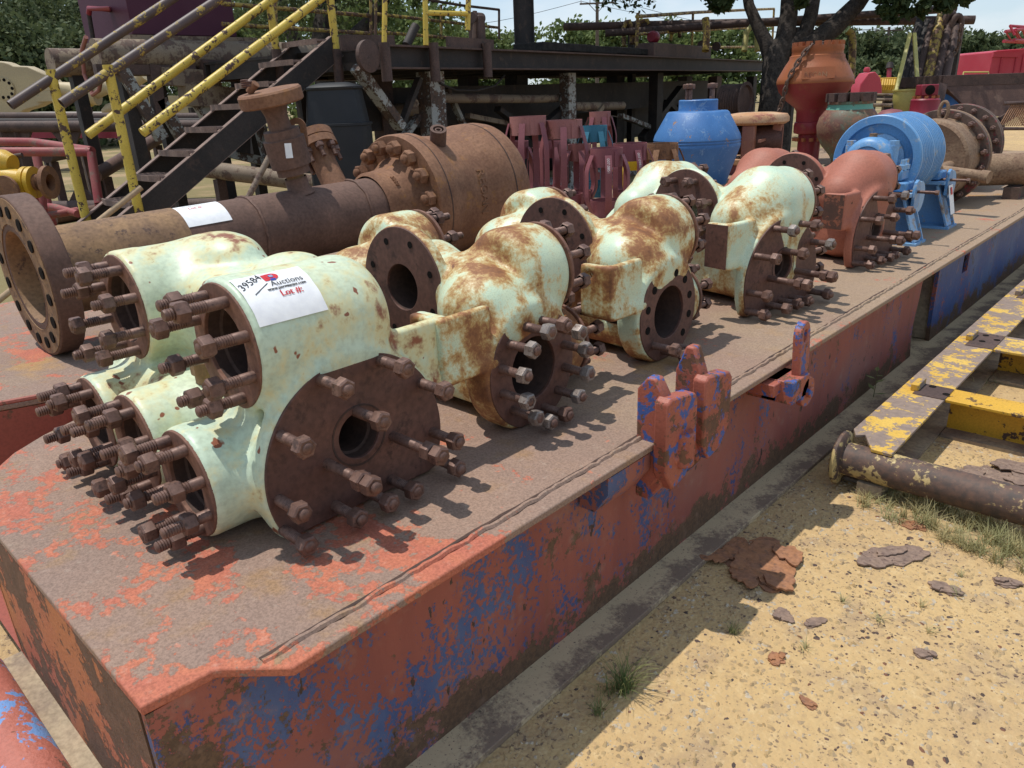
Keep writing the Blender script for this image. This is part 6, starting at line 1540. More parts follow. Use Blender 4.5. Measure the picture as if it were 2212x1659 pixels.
# ---------------------------------------------------------------- black plastic tub behind the pipe
tb = thing('black_plastic_tub', 'upright black moulded plastic tub behind the rusty pipe', 'tub', at(735,300,D=8.6).xy.to_3d()); M['black_plastic'] = plain('black_plastic', (0.012,0.014,0.018), 0.55, 0.35, (0.016,0.018,0.022), 5)
tz = lambda y: zpx(735, y, tb); tw = wpx(62, tb); q0 = math.radians(43)
def ringpts(z, s, r=0.16):
    P = []
    for i in range(24):
        q = 2*PI*i/24; c, s_ = math.cos(q), math.sin(q); k = 1.0/((abs(c)**5+abs(s_)**5)**0.2); x, y = tw*s*c*k, tw*0.8*s*s_*k
        P.append((x*math.cos(q0)-y*math.sin(q0), x*math.sin(q0)+y*math.cos(q0), z))
    return P
b = MB(); rows = [ringpts(0,1.04), ringpts(tz(272),1.05), ringpts(tz(271),1.09), ringpts(tz(266),1.09), ringpts(tz(265),1.0), ringpts(tz(195),0.86), ringpts(tz(192),0.90), ringpts(tz(188),0.90), ringpts(tz(184),0.80), ringpts(tz(178),0.45)]
vs = [p for r in rows for p in r]; fs = [(k*24+i,k*24+(i+1)%24,(k+1)*24+(i+1)%24,(k+1)*24+i) for k in range(len(rows)-1) for i in range(24)] + [tuple(range((len(rows)-1)*24, len(rows)*24))]
b.add(vs, fs); b.build('tub_body', M['black_plastic'], tb, origin=(0,0,0))
# ---------------------------------------------------------------- plum tank on its pipe frame, left of the stairs
pt = thing('plum_tank_unit', 'dark plum steel tank on a pipe frame with peeling legs behind the stairs', 'tank', at(330,240,X=-11.2).xy.to_3d())
f0 = at(287,74,X=-11.0); f1 = at(486,90,X=-11.0); l0 = at(182,76,Y=f0.y+0.0) 
b = MB(); W_ = 1.05; hgt = 2.2
b.box(V(-11.0-W_/2-0.3, (f0.y+f1.y)/2+0.1, f0.z+hgt/2), (W_+0.6, f1.y-f0.y+0.2, hgt)); tk2 = b.build('tank_shell', M['purple'], pt, bevel=0.01)
b = MB(); b.box(V(-11.0-W_/2-0.3, (f0.y+f1.y)/2+0.2, f0.z-0.05), (W_+0.75, f1.y-f0.y+0.55, 0.08)); b.build('tank_sill', M['rig_tan'], pt)
v0 = at(214,20,Y=f0.y-0.02)
b = MB(); b.path([at(235,20,Y=f0.y+0.0), at(235,20,Y=f0.y-0.25), at(193,18,Y=f0.y-0.25), at(192,30,Y=f0.y-0.25)], 0.035, 12); b.build('outlet_pipe', M['crimson'], pt)
b = MB(); b.path([at(192,30,Y=f0.y-0.25), at(202,90,Y=f0.y-0.25), at(215,140,Y=f0.y-0.25), at(216,175,Y=f0.y-0.25)], 0.03, 10); b.build('drain_hose', M['rig_dark'], pt)
b = MB(); b.path([at(186,80,Y=f0.y-0.4), at(177,110,Y=f0.y-0.4), at(182,160,Y=f0.y-0.4), at(200,205,Y=f0.y-0.4), at(214,195,Y=f0.y-0.4), at(218,170,Y=f0.y-0.4)], 0.028, 10); b.build('red_hose', plain('red_hose', (0.30,0.12,0.10), 0.6), pt)
pa, pb_ = at(205,118,X=-10.9), at(640,112,X=-10.9); b = MB(); b.cyl(V(-10.9,pa.y,pa.z), V(-10.9,pb_.y+0.5,pa.z), 0.19, n=28); b.build('frame_pipe', M['rig_tan'], pt)
b = MB(); b.cyl(V(-12.6,pa.y,pa.z), V(-12.6,pb_.y+0.5,pa.z), 0.19, n=28); b.build('frame_pipe', M['rig_tan'], pt)
for (x0,y0,x1,y1,w,mt) in ((255,140,350,300,0.15,'rig_white'),(375,135,470,290,0.15,'rig_white'),(345,215,410,330,0.14,'rig_white'),(330,140,345,260,0.14,'rig_brown'),(560,270,590,380,0.14,'rig_white'),(520,150,520,330,0.2,'rig_dark'),(430,150,620,158,0.25,'rig_brown'),(345,165,470,172,0.22,'rig_tan'),(490,330,620,360,0.12,'rig_white'),(395,205,540,215,0.28,'rig_tan'),(205,150,420,152,0.12,'rig_brown')):
    b = MB(); b.bar(at(x0,y0,X=-10.8), at(x1,y1,X=-10.8), w, w); b.build('frame_member', M[mt], pt)
for y_ in (pa.y+0.3, (pa.y+pb_.y)/2, pb_.y):
    for X_ in (-10.9,-12.6):
        b = MB(); b.bar(V(X_,y_,pa.z-0.1), V(X_,y_,0), 0.16, 0.16); b.build('leg', M['rig_dark'], pt)
gs = thing('guy_stub', 'slim grey pipe leaning behind the rusty pipe near the small valve', 'pipe', at(530,420,X=-7.2).xy.to_3d()); b = MB(); a, c = at(537,425,X=-7.2), at(582,338,X=-7.2); dd = (c-a).normalized(); b.path([a-dd*(a.z/dd.z), c],0.03,10); b.build('pipe_wall', M['rig_tan'], gs)

# ---------------------------------------------------------------- left background: hook block, pipe racks, red frame, yellow valve
M['cream'] = coated('cream_block_paint', (0.48,0.38,0.22), (0.42,0.33,0.20), (0.12,0.07,0.05), (0.20,0.12,0.08), 0.14, 4, 0.015, 30, 0.55, 0.8, seed=51)
fr_ = V(RM[0][0],RM[1][0],0).normalized(); up_ = V(0,0,1); dn_ = V(fr_.y,-fr_.x,0)     # right, up, towards the camera
hb = thing('hook_block', 'cream travelling block with its big hook lying on the pipe rack', 'hook block', at(30,250,D=17)); HO = at(28,192,D=17.0); k_ = 17.0/1620
def hbp(x, y, d=0): return HO + fr_*((x-28)*k_) + up_*((192-y)*k_) + dn_*d
poly = []
for i in range(25):
    q = math.radians(55 + 250*i/24); poly.append((54*k_*math.cos(q), 54*k_*math.sin(q)))
poly += [(62*k_,-38*k_),(105*k_,-20*k_),(118*k_,0),(104*k_,20*k_),(60*k_,42*k_)]
b = MB(); b.prism(poly, HO, fr_, up_, 0.30); b.build('side_plate', M['cream'], hb, bevel=0.03)
b = MB(); b.lathe(HO+dn_*0.30, dn_, [(0,0),(22*k_,0),(22*k_,0.03),(0,0.03)], 36); hbx = b.build('hub_plate', M['cream'], hb)
for i in range(10):
    q = 2*PI*i/10; p = HO+dn_*0.331+fr_*18*k_*math.cos(q)+up_*18*k_*math.sin(q); b = MB(); b.lathe(p,dn_,[(0,0),(3.4*k_,0),(3.4*k_,0.004),(0,0.004)],10); b.build('hub_hole', M['black_in'], hbx)
for (x,y,w_,h_) in ((115,195,34,10),(118,205,34,10),(112,215,40,12)):
    b = MB(); b.box(hbp(x,y,0.2),(w_*k_,0.3,h_*k_),rz=math.atan2(fr_.y,fr_.x)); b.build('shackle_plate', M['cream'], hb, bevel=0.01)
b = MB(); b.path([hbp(110,190,.15),hbp(160,200,.15),hbp(185,210,.15),hbp(215,212,.15)],[0.10,0.17,0.20,0.22],16); b.build('shank', M['cream'], hb)
b = MB(); b.path([hbp(180,210,.15),hbp(200,212,.15)],0.24,20); b.build('collar', M['rail_yellow'], hb)
b = MB(); b.path([hbp(210,205,.15),hbp(240,195,.15),hbp(262,205,.15),hbp(270,225,.15),hbp(255,236,.15),hbp(232,240,.15),hbp(218,246,.15)],[0.16,0.17,0.16,0.15,0.12,0.10,0.05],14); b.build('hook', M['cream'], hb)
b = MB(); b.path([hbp(245,190,.15),hbp(300,192,.15),hbp(316,180,.15),hbp(322,176,.15)],[0.10,0.10,0.14,0.16],12); b.build('hook_latch', M['cream'], hb)
pr = thing('pipe_rack', 'low rack of long dark pipes running behind the yellow handrail posts', 'pipe rack', at(150,360,D=13).xy.to_3d())
for i,(yl,yr,D_,r,mt) in enumerate(((252,254,14.6,0.085,'rig_brown'),(274,271,13.6,0.10,'rig_brown'),(263,262,14.1,0.06,'rig_dark'))):
    b = MB(); b.cyl(at(-60,yl,D=D_), at(500,yr,D=D_), r, n=18); b.build('rack_pipe', M[mt], pr)
for px_ in (10, 146, 40, 300):
    a = at(px_,284,D=13.7); b = MB(); b.bar(a, V(a.x,a.y,0), 0.18, 0.18); b.build('rack_leg', M['rig_brown'], pr)
    b = MB(); b.prism([(-0.28,0),(0.28,0),(0.09,-0.30),(-0.09,-0.30)], a+V(0,0,0.02), fr_, up_, 0.06); b.build('rack_gusset', M['rig_brown'], pr)
    b = MB(); b.prism([(-0.10,0.35),(0.10,0.35),(0.36,0),(-0.36,0)], V(a.x,a.y,0.0), fr_, up_, 0.06); b.build('rack_gusset', M['rig_brown'], pr)
for i,(x0,y0,x1,y1,D0,D1,r,lb) in enumerate(((205,380,352,292,11.0,13.5,0.10,'brown pipe slanting up off the ground between the handrail posts'),(40,380,470,375,13.3,12.5,0.12,'brown pipe lying along the ground under the rack'),(100,340,190,325,12.8,15.5,0.09,'short brown pipe on the ground behind the red frame'),(100,415,330,372,12.0,14.0,0.10,'dusty brown pipe lying nearest the red frame'),(440,365,700,398,10.0,9.6,0.11,'dusty tan pipe on the ground behind the stair foot'),(160,180,330,190,22,22,0.07,'thin rusty pipes stacked far behind the cream hook block'))):
    a, c = at(x0,y0,D=D0), at(x1,y1,D=D1); t = thing('loose_pipe', lb, 'pipe', V(a.x,a.y,0), 'loose pipes lying in the yard')
    if i in (1,3): a.z = c.z = r
    b = MB(); b.cyl(a, c, r, n=18); b.build('pipe_wall', M['pipe_brown' if i in (0,3) else 'rig_tan' if i == 4 else 'rig_brown'], t)
    if a.z > r+0.1:
        for p in (a.lerp(c,0.12), a.lerp(c,0.88)):
            if p.z > r+0.1: b = MB(); b.bar(V(p.x,p.y,p.z-r), V(p.x,p.y,0), 0.12, 0.12); b.build('prop', M['rig_brown'], t)
rt = thing('red_trailer', 'low red steel trailer bed far behind the hook block', 'trailer', at(200,270,D=24).xy.to_3d())
a, c = at(60,246,D=24), at(420,246,D=24); b = MB(); b.bar(a, c, 1.6, 0.10); b.build('bed', plain('bleached_boards',(0.45,0.40,0.34),0.8), rt)
b = MB(); b.bar(at(60,254,D=24), at(420,254,D=24), 1.7, 0.14); b.build('bed_frame', M['crimson'], rt); b = MB(); b.bar(at(60,285,D=23), at(330,285,D=23), 0.3, 0.35); b.build('side_rail', M['crimson'], rt)
for px_ in (80,180,300,400):
    p = at(px_,256,D=24); b = MB(); b.bar(p, V(p.x,p.y,0), 0.2,0.2); b.build('leg', M['rig_dark'], rt)
cb = thing('cream_chassis', 'pale cream steel beam behind the plum tank\'s legs', 'beam', at(420,225,D=20).xy.to_3d()); b = MB(); b.bar(at(330,226,D=20), at(520,228,D=20), 0.4, 0.45); b.build('beam_body', M['cream'], cb); b = MB(); p = at(420,232,D=20); b.bar(p, V(p.x,p.y,0), 0.4,0.4); b.build('support', M['rig_dark'], cb)
M['dull_red'] = coated('dull_red_pipe_paint', (0.27,0.045,0.05), (0.30,0.085,0.075), (0.24,0.15,0.12), (0.19,0.10,0.08), 0.36, 6, 0.03, 30, 0.55, 0.8, seed=52)
rf = thing('red_pipe_frame', 'dull red tubular frame standing on the grass at the left edge', 'pipe frame', at(150,420,D=10.5).xy.to_3d()); DF = 10.5
def fp(x, y, d=0.0): return at(x, y, D=DF+d)
for pts, r in (([fp(-30,306,.8),fp(70,307,.8),fp(198,326,0)],0.062),([fp(-30,328,0),fp(198,328,0)],0.062),([fp(75,320,.6),fp(92,395,.6),fp(105,450,.6)],0.062),([fp(197,330),fp(214,440)],0.062),([fp(85,400,-.3),fp(92,470,-.3)],0.07),([fp(70,442,.3),fp(120,448,.1),fp(168,462,-.2)],0.05),([fp(92,468,-.3),fp(168,455,0)],0.05)):
    b = MB(); b.path(pts, r, 14); b.build('frame_tube', M['dull_red'], rf)
for x,y in ((214,440),(105,450),(92,470)):
    p = fp(x,y,0 if x > 200 else .6 if x > 100 else -.3)
    if p.z > 0.02: b = MB(); b.path([p, V(p.x,p.y,0)],0.06,12); b.build('foot', M['dull_red'], rf)
M['valve_yellow'] = coated('thick_yellow_valve_paint', (0.60,0.36,0.03), (0.55,0.33,0.03), (0.25,0.14,0.05), (0.35,0.05,0.04), 0.14, 8, 0.02, 40, 0.4, 0.8, bump=0.5, bdist=0.01, seed=53)
yv = thing('yellow_valve', 'lumpy yellow gate valve with a rusty flange at the left edge', 'valve', at(40,430,D=9.3).xy.to_3d()); DV = 9.3
def vp(x, y, d=0.0): return at(x, y, D=DV+d)
b = MB(); b.path([vp(-20,350),vp(10,352),vp(28,356)],[0.16,0.16,0.12],18); b.build('bonnet', M['valve_yellow'], yv)
b = MB(); b.path([vp(-30,385),vp(40,392),vp(75,395)],[0.16,0.15,0.14],20); b.build('valve_body', M['valve_yellow'], yv)
b = MB(); a, c = vp(56,394), vp(63,394); b.lathe(a, c-a, [(0,0),(0.19,0),(0.19,0.05),(0.17,0.055),(0.17,0.065),(0.19,0.07),(0.19,0.12),(0,0.12)], 28); b.build('body_flange', M['valve_yellow'], yv)
b = MB(); a, c = vp(75,394), vp(98,394); b.lathe(a, c-a, [(0.10,0),(0.10,0.12),(0.16,0.14),(0.20,0.15),(0.20,0.20),(0.10,0.20),(0.10,0.05),(0,0.05)], 28); b.build('end_flange', M['pipe_orange'], yv)
b = MB(); a, c = vp(15,410,-.2), vp(18,410,-.25); b.lathe(a, V(0.6,-0.75,0), [(0,0),(0.17,0),(0.17,0.04),(0,0.04)], 28); b.build('side_flange', M['pipe_orange'], yv)
b = MB(); b.path([vp(-30,338,.1),vp(0,342,.1),vp(48,335,.1)],0.03,10); b.build('hand_wheel_rim', M['rig_brown'], yv)
for px_ in (5, 62):
    p = vp(px_,405); b = MB(); b.bar(p, V(p.x,p.y,0), 0.12, 0.12); b.build('stand', M['dull_red'], yv)
# ---------------------------------------------------------------- trees, poles and the far side of the yard
M['bark'] = rusty('dark_bark', (0.040,0.033,0.029), (0.075,0.062,0.053), (0.028,0.024,0.022), 9, 0.95, 1.0, 0.03, 0.15, fine=30)
M['leaf_dark'] = leaf_mat('dark_oak_leaf', (0.035,0.055,0.018), (0.055,0.080,0.028), 0.3)
M['leaf_olive'] = leaf_mat('olive_leaf', (0.070,0.095,0.040), (0.105,0.125,0.055), 0.3)
M['leaf_light'] = leaf_mat('light_green_leaf', (0.115,0.155,0.045), (0.16,0.20,0.075), 0.35)
def leaves(name, blobs, size, mat, seed, parent=None, origin=(0,0,0), flat=0.5):
    """blobs = (centre, radii, count): leaf-sized faces gathered in clumps through each blob's volume"""
    r = np.random.default_rng(seed); V_ = []; 
    for c, rad, n in blobs:
        nc = max(3, n//45); cc = r.standard_normal((nc,3)); cc /= np.linalg.norm(cc,axis=1)[:,None]; cc *= (r.random((nc,1))**0.45)*0.95
        cc = np.array(c) + cc*np.array(rad)
        k = r.integers(0, nc, n); spread = np.mean(rad)*0.20
        P = cc[k] + r.standard_normal((n,3))*spread*np.array([1,1,0.7])
        d1 = r.standard_normal((n,3)); d1 /= np.linalg.norm(d1,axis=1)[:,None]
        d2 = np.cross(d1, r.standard_normal((n,3))); d2 /= np.linalg.norm(d2,axis=1)[:,None]
        s = size*(0.6+0.8*r.random((n,1)))
        V_.append(np.stack([P-d1*s, P+d2*s*flat, P+d1*s, P-d2*s*flat], 1))
    Q = np.concatenate(V_).reshape(-1,3) - np.array(origin)
    n = len(Q)//4
    me = bpy.data.meshes.new(name); me.vertices.add(4*n); me.vertices.foreach_set('co', Q.ravel())
    me.loops.add(4*n); me.loops.foreach_set('vertex_index', np.arange(4*n, dtype=np.int32))
    me.polygons.add(n); me.polygons.foreach_set('loop_start', np.arange(0,4*n,4,dtype=np.int32))
    me.update(calc_edges=True); me.validate(); me.materials.append(mat)
    o = bpy.data.objects.new(name, me); COL.objects.link(o)
    if parent is not None: o.parent = parent
    return o
DT = 14.5
def tp_(x, y, d=0.0): return at(x, y, D=DT+d)
tb0 = tp_(1671,240); tree = thing('oak_tree', 'big dark-barked oak with forking limbs behind the orange bulb vessel', 'tree', (tb0.x, tb0.y, 0))
b = MB(); ft = V(tb0.x,tb0.y,0)
b.path([ft, tp_(1671,220), tp_(1672,160), tp_(1676,118), tp_(1690,100)],[0.42,0.27,0.235,0.25,0.22],16); b.build('trunk', M['bark'], tree)
for pts, rs in (([tp_(1668,130),tp_(1655,92),tp_(1636,55),tp_(1618,12),tp_(1606,-60,.5),tp_(1570,-150,1.5)],[0.17,0.14,0.115,0.10,0.09,0.05]),
                ([tp_(1680,130),tp_(1696,80),tp_(1704,30),tp_(1706,-30),tp_(1690,-170,-.5)],[0.20,0.18,0.165,0.15,0.08]),
                ([tp_(1700,110),tp_(1738,75),tp_(1752,30),tp_(1764,-40),tp_(1790,-180,.8)],[0.17,0.145,0.13,0.12,0.07]),
                ([tp_(1712,118),tp_(1765,88),tp_(1806,55),tp_(1852,8),tp_(1900,-60,-.5),tp_(1990,-150,-1.5)],[0.19,0.20,0.185,0.16,0.12,0.06])):
    b = MB(); b.path(pts, rs, 14); b.build('limb', M['bark'], tree)
blobs = []
rt_ = random.Random(12)
for i in range(30):
    a = rt_.uniform(0,2*PI); rr = 4.4*math.sqrt(rt_.random()); c = V(tb0.x - 1.6 + rr*math.cos(a), tb0.y + rr*math.sin(a), rt_.uniform(4.6,7.6) - 0.06*rr*rr*0.5)
    blobs.append((tuple(c), (1.3,1.3,0.8), 700))
for x, y, n, s_ in ((1548,-6,260,0.30),(1556,14,90,0.16),(1600,-25,260,0.35),(1738,-18,200,0.3),(1908,2,260,0.30),(1905,28,90,0.16),(1945,-12,320,0.35),(1968,12,220,0.26),(1990,22,240,0.26),(2022,6,260,0.26),(2042,-12,240,0.3),(1930,45,50,0.10),(2075,-10,120,0.22)):
    blobs.append((tuple(tp_(x,y,-0.6)), (s_,s_,s_*0.8), n))
leaves('crown', blobs, 0.075, M['leaf_dark'], 3, tree, tree.location, 0.55)
# two leaning trunks behind the stair head, with light crowns
def small_tree(label, pts, rs, D, blobs, seed, mat, over=()):  # over: unseen crowns above the platform, put there to shade it
    p = [at(x,y,D=D) for x,y in pts]; g0 = V(p[0].x,p[0].y,0); t = thing('mesquite_tree', label, 'tree', g0)
    b = MB(); b.path([g0]+p, [rs[0]*1.15]+list(rs), 12); b.build('trunk', M['bark'], t)
    bl = [(tuple(at(x,y,D=D)), (r,r,r*0.7), n) for x,y,r,n in blobs] + [(tuple(rp(u,v,z)), (r,r,r*0.55), n) for u,v,z,r,n in over]
    for u,v,z,r,n in over:
        q = rp(u,v,z); b = MB(); b.path([p[-1], p[-1].lerp(q,0.5)+V(0,0,0.4), q],[rs[-1]*0.8,rs[-1]*0.5,0.03],8); b.build('limb', M['bark'], t)
    leaves('crown', bl, 0.07, mat, seed, t, t.location, 0.45); return t
small_tree('mesquite with a straight dark trunk, seen left of the stair-head post', [(697,100),(700,55),(708,10),(716,-60)], (0.26,0.24,0.22,0.16), 17, [(640,-20,1.6,1400),(720,-60,1.8,1400),(560,20,1.2,800)], 21, M['leaf_olive'], [(2.6,2.8,5.4,1.5,1500),(3.2,1.2,5.8,1.4,1500),(1.8,3.6,5.9,1.6,1500),(4.2,2.2,6.2,1.5,1500)])
small_tree('mesquite with a trunk leaning to the right over the platform', [(742,105),(775,72),(800,48),(822,10),(850,-40)], (0.20,0.17,0.16,0.15,0.10), 16.5, [(860,-50,1.4,900),(915,2,0.6,160)], 22, M['leaf_dark'], [(5.4,1.0,5.6,1.5,1600),(6.2,2.8,5.9,1.6,1600),(7.6,0.8,5.8,1.5,1600),(8.6,2.4,6.3,1.7,1700),(5.0,3.4,6.5,1.5,1400),(7.0,-0.4,6.2,1.2,1200)])
small_tree('mesquite with a curving trunk in front of the tank\'s railing', [(640,95),(625,60),(612,20),(600,-40)], (0.18,0.16,0.14,0.10), 19, [(590,-40,1.6,900)], 23, M['leaf_olive'], [(9.8,0.8,6.3,1.6,1600),(10.6,2.6,6.5,1.7,1700),(9.4,4.2,6.8,1.7,1500)])
def wood(name, label, trees, size, mat, seed):
    """a belt of trees that reads as one mass: trees = (x px, top y px, depth, crown radius, leaves)"""
    bl = []
    r = random.Random(seed)
    for x, ytop, D, rad, n in trees:
        t = at(x, ytop, D=D); g = V(t.x,t.y,0); hh = max(1.5, t.z)
        for k in range(4):
            f = 0.25 + 0.68*k/3; rr = rad*(0.75+0.35*math.sin(PI*min(1,f+0.15))); bl.append(((g.x+r.uniform(-.3,.3)*rad, g.y+r.uniform(-.3,.3)*rad, hh*f), (rr,rr,hh*0.20), n//4))
    o = leaves(name, bl, size, mat, seed, None, (0,0,0), 0.6); return tag(o, label, 'trees', None, 'stuff')
r3 = random.Random(5)
wood('left_wood', 'thick green wood behind the yard at the upper left', [(-60,-60,44,4.0,5000),(0,-20,40,3.5,5000),(60,10,42,3.2,5200),(110,-30,46,3.8,5200),(160,0,43,3.2,5200),(210,-10,50,3.6,5200),(20,60,36,2.8,4200),(80,80,37,2.6,4200),(140,95,38,2.6,4200),(190,100,39,2.4,3600),(-40,70,36,3,4000),(300,60,52,3.4,3400),(360,90,52,3.2,3000)], 0.15, M['leaf_olive'], 31)
wood('middle_wood', 'light green trees beyond the rig platform', [(490+i*42, 8+r3.uniform(-10,24), 55+r3.uniform(-5,8), 3.4, 2600) for i in range(11)] + [(950+i*26, 62+i*4+r3.uniform(-6,6), 62, 2.6, 1500) for i in range(6)] + [(1090,75,70,2.6,1400)], 0.20, M['leaf_light'], 32)
wood('far_tree_line', 'low line of green trees along the horizon behind the overhead pipes', [(1200+i*30, 70+r3.uniform(-6,8), 75, 3.2, 1500) for i in range(15)], 0.26, M['leaf_light'], 33)
wood('right_wood', 'belt of darker green trees along the horizon at the right', [(1745+i*28, 84+r3.uniform(-8,10)+ (18 if 7<i<12 else 0), 72+r3.uniform(-4,6), 3.2, 2300) for i in range(20)] + [(1800+i*55, 135, 66, 3.0, 1600) for i in range(9)], 0.24, M['leaf_olive'], 34)
# utility poles and wires
M['pole'] = rusty('utility_pole_wood', (0.12,0.085,0.065), (0.16,0.12,0.095), None, 6, 0.9, 0.2, 0.003)
def upole(label, x, ytop, D, aw):
    t0 = at(x, ytop, D=D); t = thing('utility_pole', label, 'utility pole', (t0.x,t0.y,0)); b = MB(); b.path([V(t0.x,t0.y,0), t0],[0.17,0.12],12); b.build('pole_shaft', M['pole'], t)
    b = MB(); b.bar(t0+fr_*-aw-V(0,0,0.3), t0+fr_*aw-V(0,0,0.3), 0.12, 0.12); b.build('cross_arm', M['pole'], t)
    for s0 in (-1,-0.45,0.45,1):
        b = MB(); b.cyl(t0+fr_*aw*s0*0.92-V(0,0,0.24), t0+fr_*aw*s0*0.92-V(0,0,0.05), 0.05, n=8); b.build('insulator', M['white_paper'], t)
    for s0 in (-1,1):
        b = MB(); b.bar(t0+fr_*aw*0.5*s0-V(0,0,0.3), t0-V(0,0,1.0), 0.05,0.05); b.build('arm_brace', M['pole'], t)
    return t0
ua = upole('wooden utility pole rising behind the timber mats', 1290, -2, 60, 1.4); ub = upole('wooden utility pole above the trees, right of the oak', 1921, 58, 70, 1.3)
for i,(a,c,lb) in enumerate(((ua+fr_*1.3-V(0,0,.1), ub-fr_*1.2-V(0,0,.1), 'upper power line between the two utility poles'), (ua-fr_*1.3-V(0,0,.1), ub+fr_*1.2-V(0,0,.1), 'lower power line between the two utility poles'), (ua-fr_*1.3-V(0,0,.1), at(700,40,D=60), 'power line running left from the pole behind the mats'), (ub+fr_*1.2-V(0,0,.1), at(2320,50,D=75), 'power line running right from the pole beyond the oak'))):
    b = MB(); b.path([a.lerp(c,k/12) - V(0,0,1.2*math.sin(PI*k/12)) for k in range(13)], 0.018, 5); o = b.build('power_line', M['rig_dark'], origin=a); tag(o, lb, 'power line')
# red crane house with its boom, yellow engine, pink pump
M['crane_red'] = coated('faded_crane_red', (0.42,0.03,0.055), (0.46,0.05,0.075), (0.24,0.12,0.10), (0.33,0.10,0.09), 0.10, 1.5, 0.03, 20, 0.5, 0.8, seed=61)
cr = thing('crawler_crane', 'faded red crane with a boxy machinery house and short lattice boom', 'crane', at(2160,190,D=36).xy.to_3d()); DC = 36
def cp(x, y, d=0.0): return at(x+40, y-2, D=DC+d)
w0 = cp(2096,166); w1 = cp(2180,166); hh = cp(2096,112).z - w0.z
b = MB(); fr0 = (w1-w0); fr0.z = 0; L0 = fr0.length; f1_ = fr0.normalized(); bk2 = V(-f1_.y,f1_.x,0)
prof = [(0,-0.25),(0,hh*0.94),(L0*0.12,hh),(L0*0.88,hh*1.03),(L0,hh*0.95),(L0,-0.25)]
b.prism(prof, V(w0.x,w0.y,w0.z), f1_, V(0,0,1), -3.4); b.build('machinery_house', M['crane_red'], cr, bevel=0.04)
b = MB(); b.bar(V(w0.x,w0.y,w0.z+hh*0.85)-bk2*0.03, V(w1.x,w1.y,w1.z+hh*0.85)-bk2*0.03-f1_*0.6, 0.10, 0.22); b.build('rain_gutter', M['crane_red'], cr)
for k in (0.25,0.62,0.8):
    p = w0+f1_*L0*k; b = MB(); b.bar(V(p.x,p.y,w0.z)-bk2*0.03, V(p.x,p.y,w0.z+hh*0.8)-bk2*0.03, 0.06, 0.05); b.build('panel_rib', M['crane_red'], cr)
w2 = w1+f1_*1.9+V(0,0,0); b = MB(); b.bar(w1+f1_*0.05+V(0,0,hh*0.42)+bk2*1.2, w2+V(0,0,hh*0.42)+bk2*1.2, 1.8, hh*0.95); b.build('cab', M['crane_red'], cr, bevel=0.03)
b = MB(); b.bar(w1+f1_*0.9+V(0,0,hh*0.55)+bk2*0.29, w2-f1_*0.2+V(0,0,hh*0.55)+bk2*0.29, 0.03, hh*0.4); b.build('cab_window', plain('dusty_glass',(0.16,0.17,0.17),0.2), cr)
b = MB(); b.bar(w0+V(0,0,-0.5)+bk2*1.2, w2+V(0,0,-0.5)+bk2*1.2, 3.0, 0.5); b.build('turntable', M['rig_dark'], cr)
for s0 in (0.2,2.4):
    b = MB(); b.bar(V(w0.x,w0.y,0.55)+bk2*s0, V(w2.x,w2.y,0.55)+bk2*s0, 0.7, 1.1); b.build('crawler_track', M['rig_dark'], cr, bevel=0.3)
b = MB(); pts = [cp(2042,158),cp(2185,157)]; b.path(pts,0.035,8); b.path([cp(2040,166),cp(2042,157)],0.03,6); b.path([cp(2095,166),cp(2096,157)],0.03,6); b.path([cp(2130,166),cp(2131,157)],0.03,6); b.build('guard_rail', M['pale_yellow'], cr); tag(cr.children[-1], kind='stuff')
# boom: lattice of chords and lacing
ba, bb2 = cp(2152,78,-4), cp(2290,70,2); bu = V(0,0,0.55); bw_ = bk2*0.7
ch_ = [(ba+o_*0.35, bb2+o_) for o_ in (bu,-bu)] + [(ba+o_*0.35+bw_, bb2+o_+bw_) for o_ in (bu,-bu)]
for a, c in ch_:
    b = MB(); b.path([a,c],0.07,8); b.build('boom_chord', M['crane_red'], cr)
for k in range(9):
    f0_, f1__ = k/9, (k+1)/9
    for i, j in ((0,1),(2,3),(0,2)):
        a = ch_[i][0].lerp(ch_[i][1], f0_); c = ch_[j][0].lerp(ch_[j][1], f1__); b = MB(); b.path([a,c],0.035,6); b.build('boom_lacing', M['crane_red'], cr)
b = MB(); b.path([cp(2142,58,-4), cp(2200,62,-3), cp(2290,58)],0.06,8); b.build('jib_strut', M['crane_red'], cr); b = MB(); b.path([cp(2142,58,-4), ba],0.05,8); b.build('jib_strut', M['crane_red'], cr)
for i in range(3):
    p = cp(2192+7*i,70+i,-4.5); b = MB(); b.lathe(p, fr_, [(0,0),(0.45,0),(0.45,0.06),(0.36,0.10),(0.36,0.12),(0.45,0.16),(0.45,0.22),(0,0.22)], 28); b.build('boom_sheave', M['rig_dark'], cr)
en = thing('yellow_engine', 'yellow skid-mounted engine with an exhaust stack beyond the vessels', 'engine', at(1905,220,D=30).xy.to_3d()); DE = 30
def ep(x,y,d=0): return at(x,y,D=DE+d)
M['engine_yellow'] = coated('engine_yellow_paint', (0.58,0.34,0.03), (0.52,0.30,0.04), (0.16,0.09,0.05), (0.2,0.1,0.05), 0.14, 3, 0.03, 25, 0.5, 0.8, seed=62)
def ebox(name, x0,y0,x1,y1,dep,mat,d=0):
    a, c = ep(x0,y0,d), ep(x1,y1,d); z0, z1 = min(a.z,c.z), max(a.z,c.z); mid = (a+c)/2; w = abs((c-a).dot(fr_)); b = MB(); b.box(V(mid.x,mid.y,(z0+z1)/2)-dn_*dep/2, (w,dep,z1-z0), rz=math.atan2(fr_.y,fr_.x)); return b.build(name, M[mat], en, bevel=0.03)
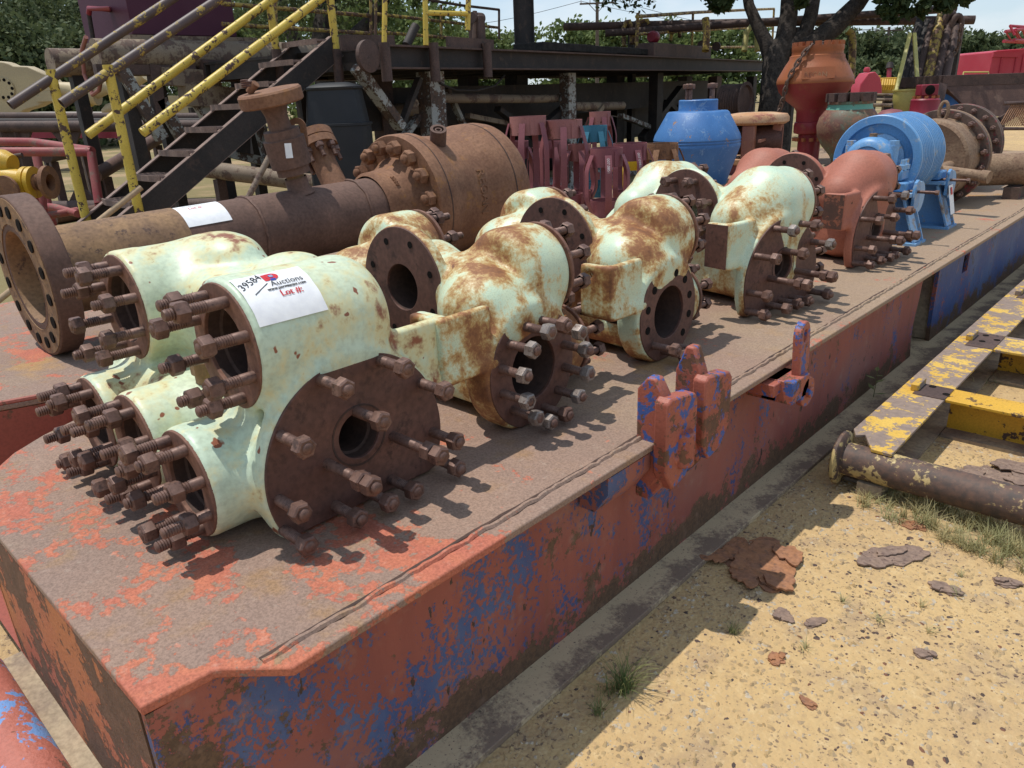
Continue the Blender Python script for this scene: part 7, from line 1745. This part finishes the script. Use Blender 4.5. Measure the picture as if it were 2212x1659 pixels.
ebox('radiator',1878,164,1902,202,1.0,'engine_yellow'); ebox('engine_block',1903,176,1938,202,0.9,'engine_yellow',0.1); ebox('cylinder_head',1906,168,1938,175,0.7,'engine_yellow',0.2); ebox('skid_base',1870,204,1945,212,1.2,'rig_dark')
for k in range(6):
    b = MB(); b.path([ep(1908+5*k,172,-.2), ep(1906+5*k,184,-.3), ep(1902+5*k,194,-.2)],0.04,8); b.build('manifold_pipe', M['engine_yellow'], en)
b = MB(); b.path([ep(1920,170,.3), ep(1921,148,.3)],0.09,12); b.build('exhaust_stack', M['crimson'], en); b = MB(); b.path([ep(1921,149,.3), ep(1923,136,.3)],[0.14,0.12],12); b.build('muffler', M['rig_dark'], en)
for px_ in (1880,1935):
    p = ep(px_,206); b = MB(); b.bar(p-dn_*0.5, V(p.x,p.y,0)-dn_*0.5, 0.3,0.3); b.build('support', M['rig_dark'], en)
pk = thing('red_pump_guard', 'pinkish red arched pump guard left of the yellow engine', 'pump', at(1860,220,D=28).xy.to_3d()); kk = 28/1620
PO = at(1860,206,D=28); poly = [(-24*kk,0),(-24*kk,22*kk),(-10*kk,44*kk),(4*kk,46*kk),(16*kk,34*kk),(22*kk,16*kk),(24*kk,0)]
b = MB(); b.prism(poly, PO, fr_, up_, 0.8); b.build('guard', M['crane_red'], pk, bevel=0.03)
b = MB(); b.lathe(PO+up_*46*kk-fr_*4*kk+dn_*0.4, up_, [(0,0),(6*kk,0),(7*kk,4*kk),(5*kk,9*kk),(0,10*kk)], 16); b.build('cap', M['crane_red'], pk)
b = MB(); b.path([PO+fr_*24*kk+up_*18*kk, PO+fr_*34*kk+up_*16*kk, PO+fr_*34*kk],0.06,8); b.build('pipe_bend', M['crane_red'], pk); b = MB(); b.bar(PO+dn_*0.4, V(PO.x,PO.y,0)+dn_*0.4, 0.6, 0.6); b.build('pedestal', M['rig_dark'], pk)
sk2 = thing('steel_walkway', 'low steel walkway rails in front of the yellow engine', 'walkway', at(1900,240,D=22).xy.to_3d())
for y_, r in ((216,0.04),(228,0.05),(205,0.03)):
    b = MB(); b.path([at(1850,y_-2,D=22), at(1945,y_,D=22)],r,8); b.build('rail', M['rig_tan'], sk2)
for px_ in (1860,1885,1910,1935):
    a = at(px_,205,D=22); b = MB(); b.path([a, V(a.x,a.y,0)],0.03,8); b.build('post', M['rig_tan'], sk2)
# grass patch on the ground left of the stairs
r6 = random.Random(8); T = []
for i in range(420):
    p = at(r6.uniform(40,330), r6.uniform(395,470), Z=0); T.append((p.x,p.y,12,0.12,0.25))
grass('yard_grass', 'short dry grass growing in the yard beyond the skid at the left', T, M['dry_grass'], 9)
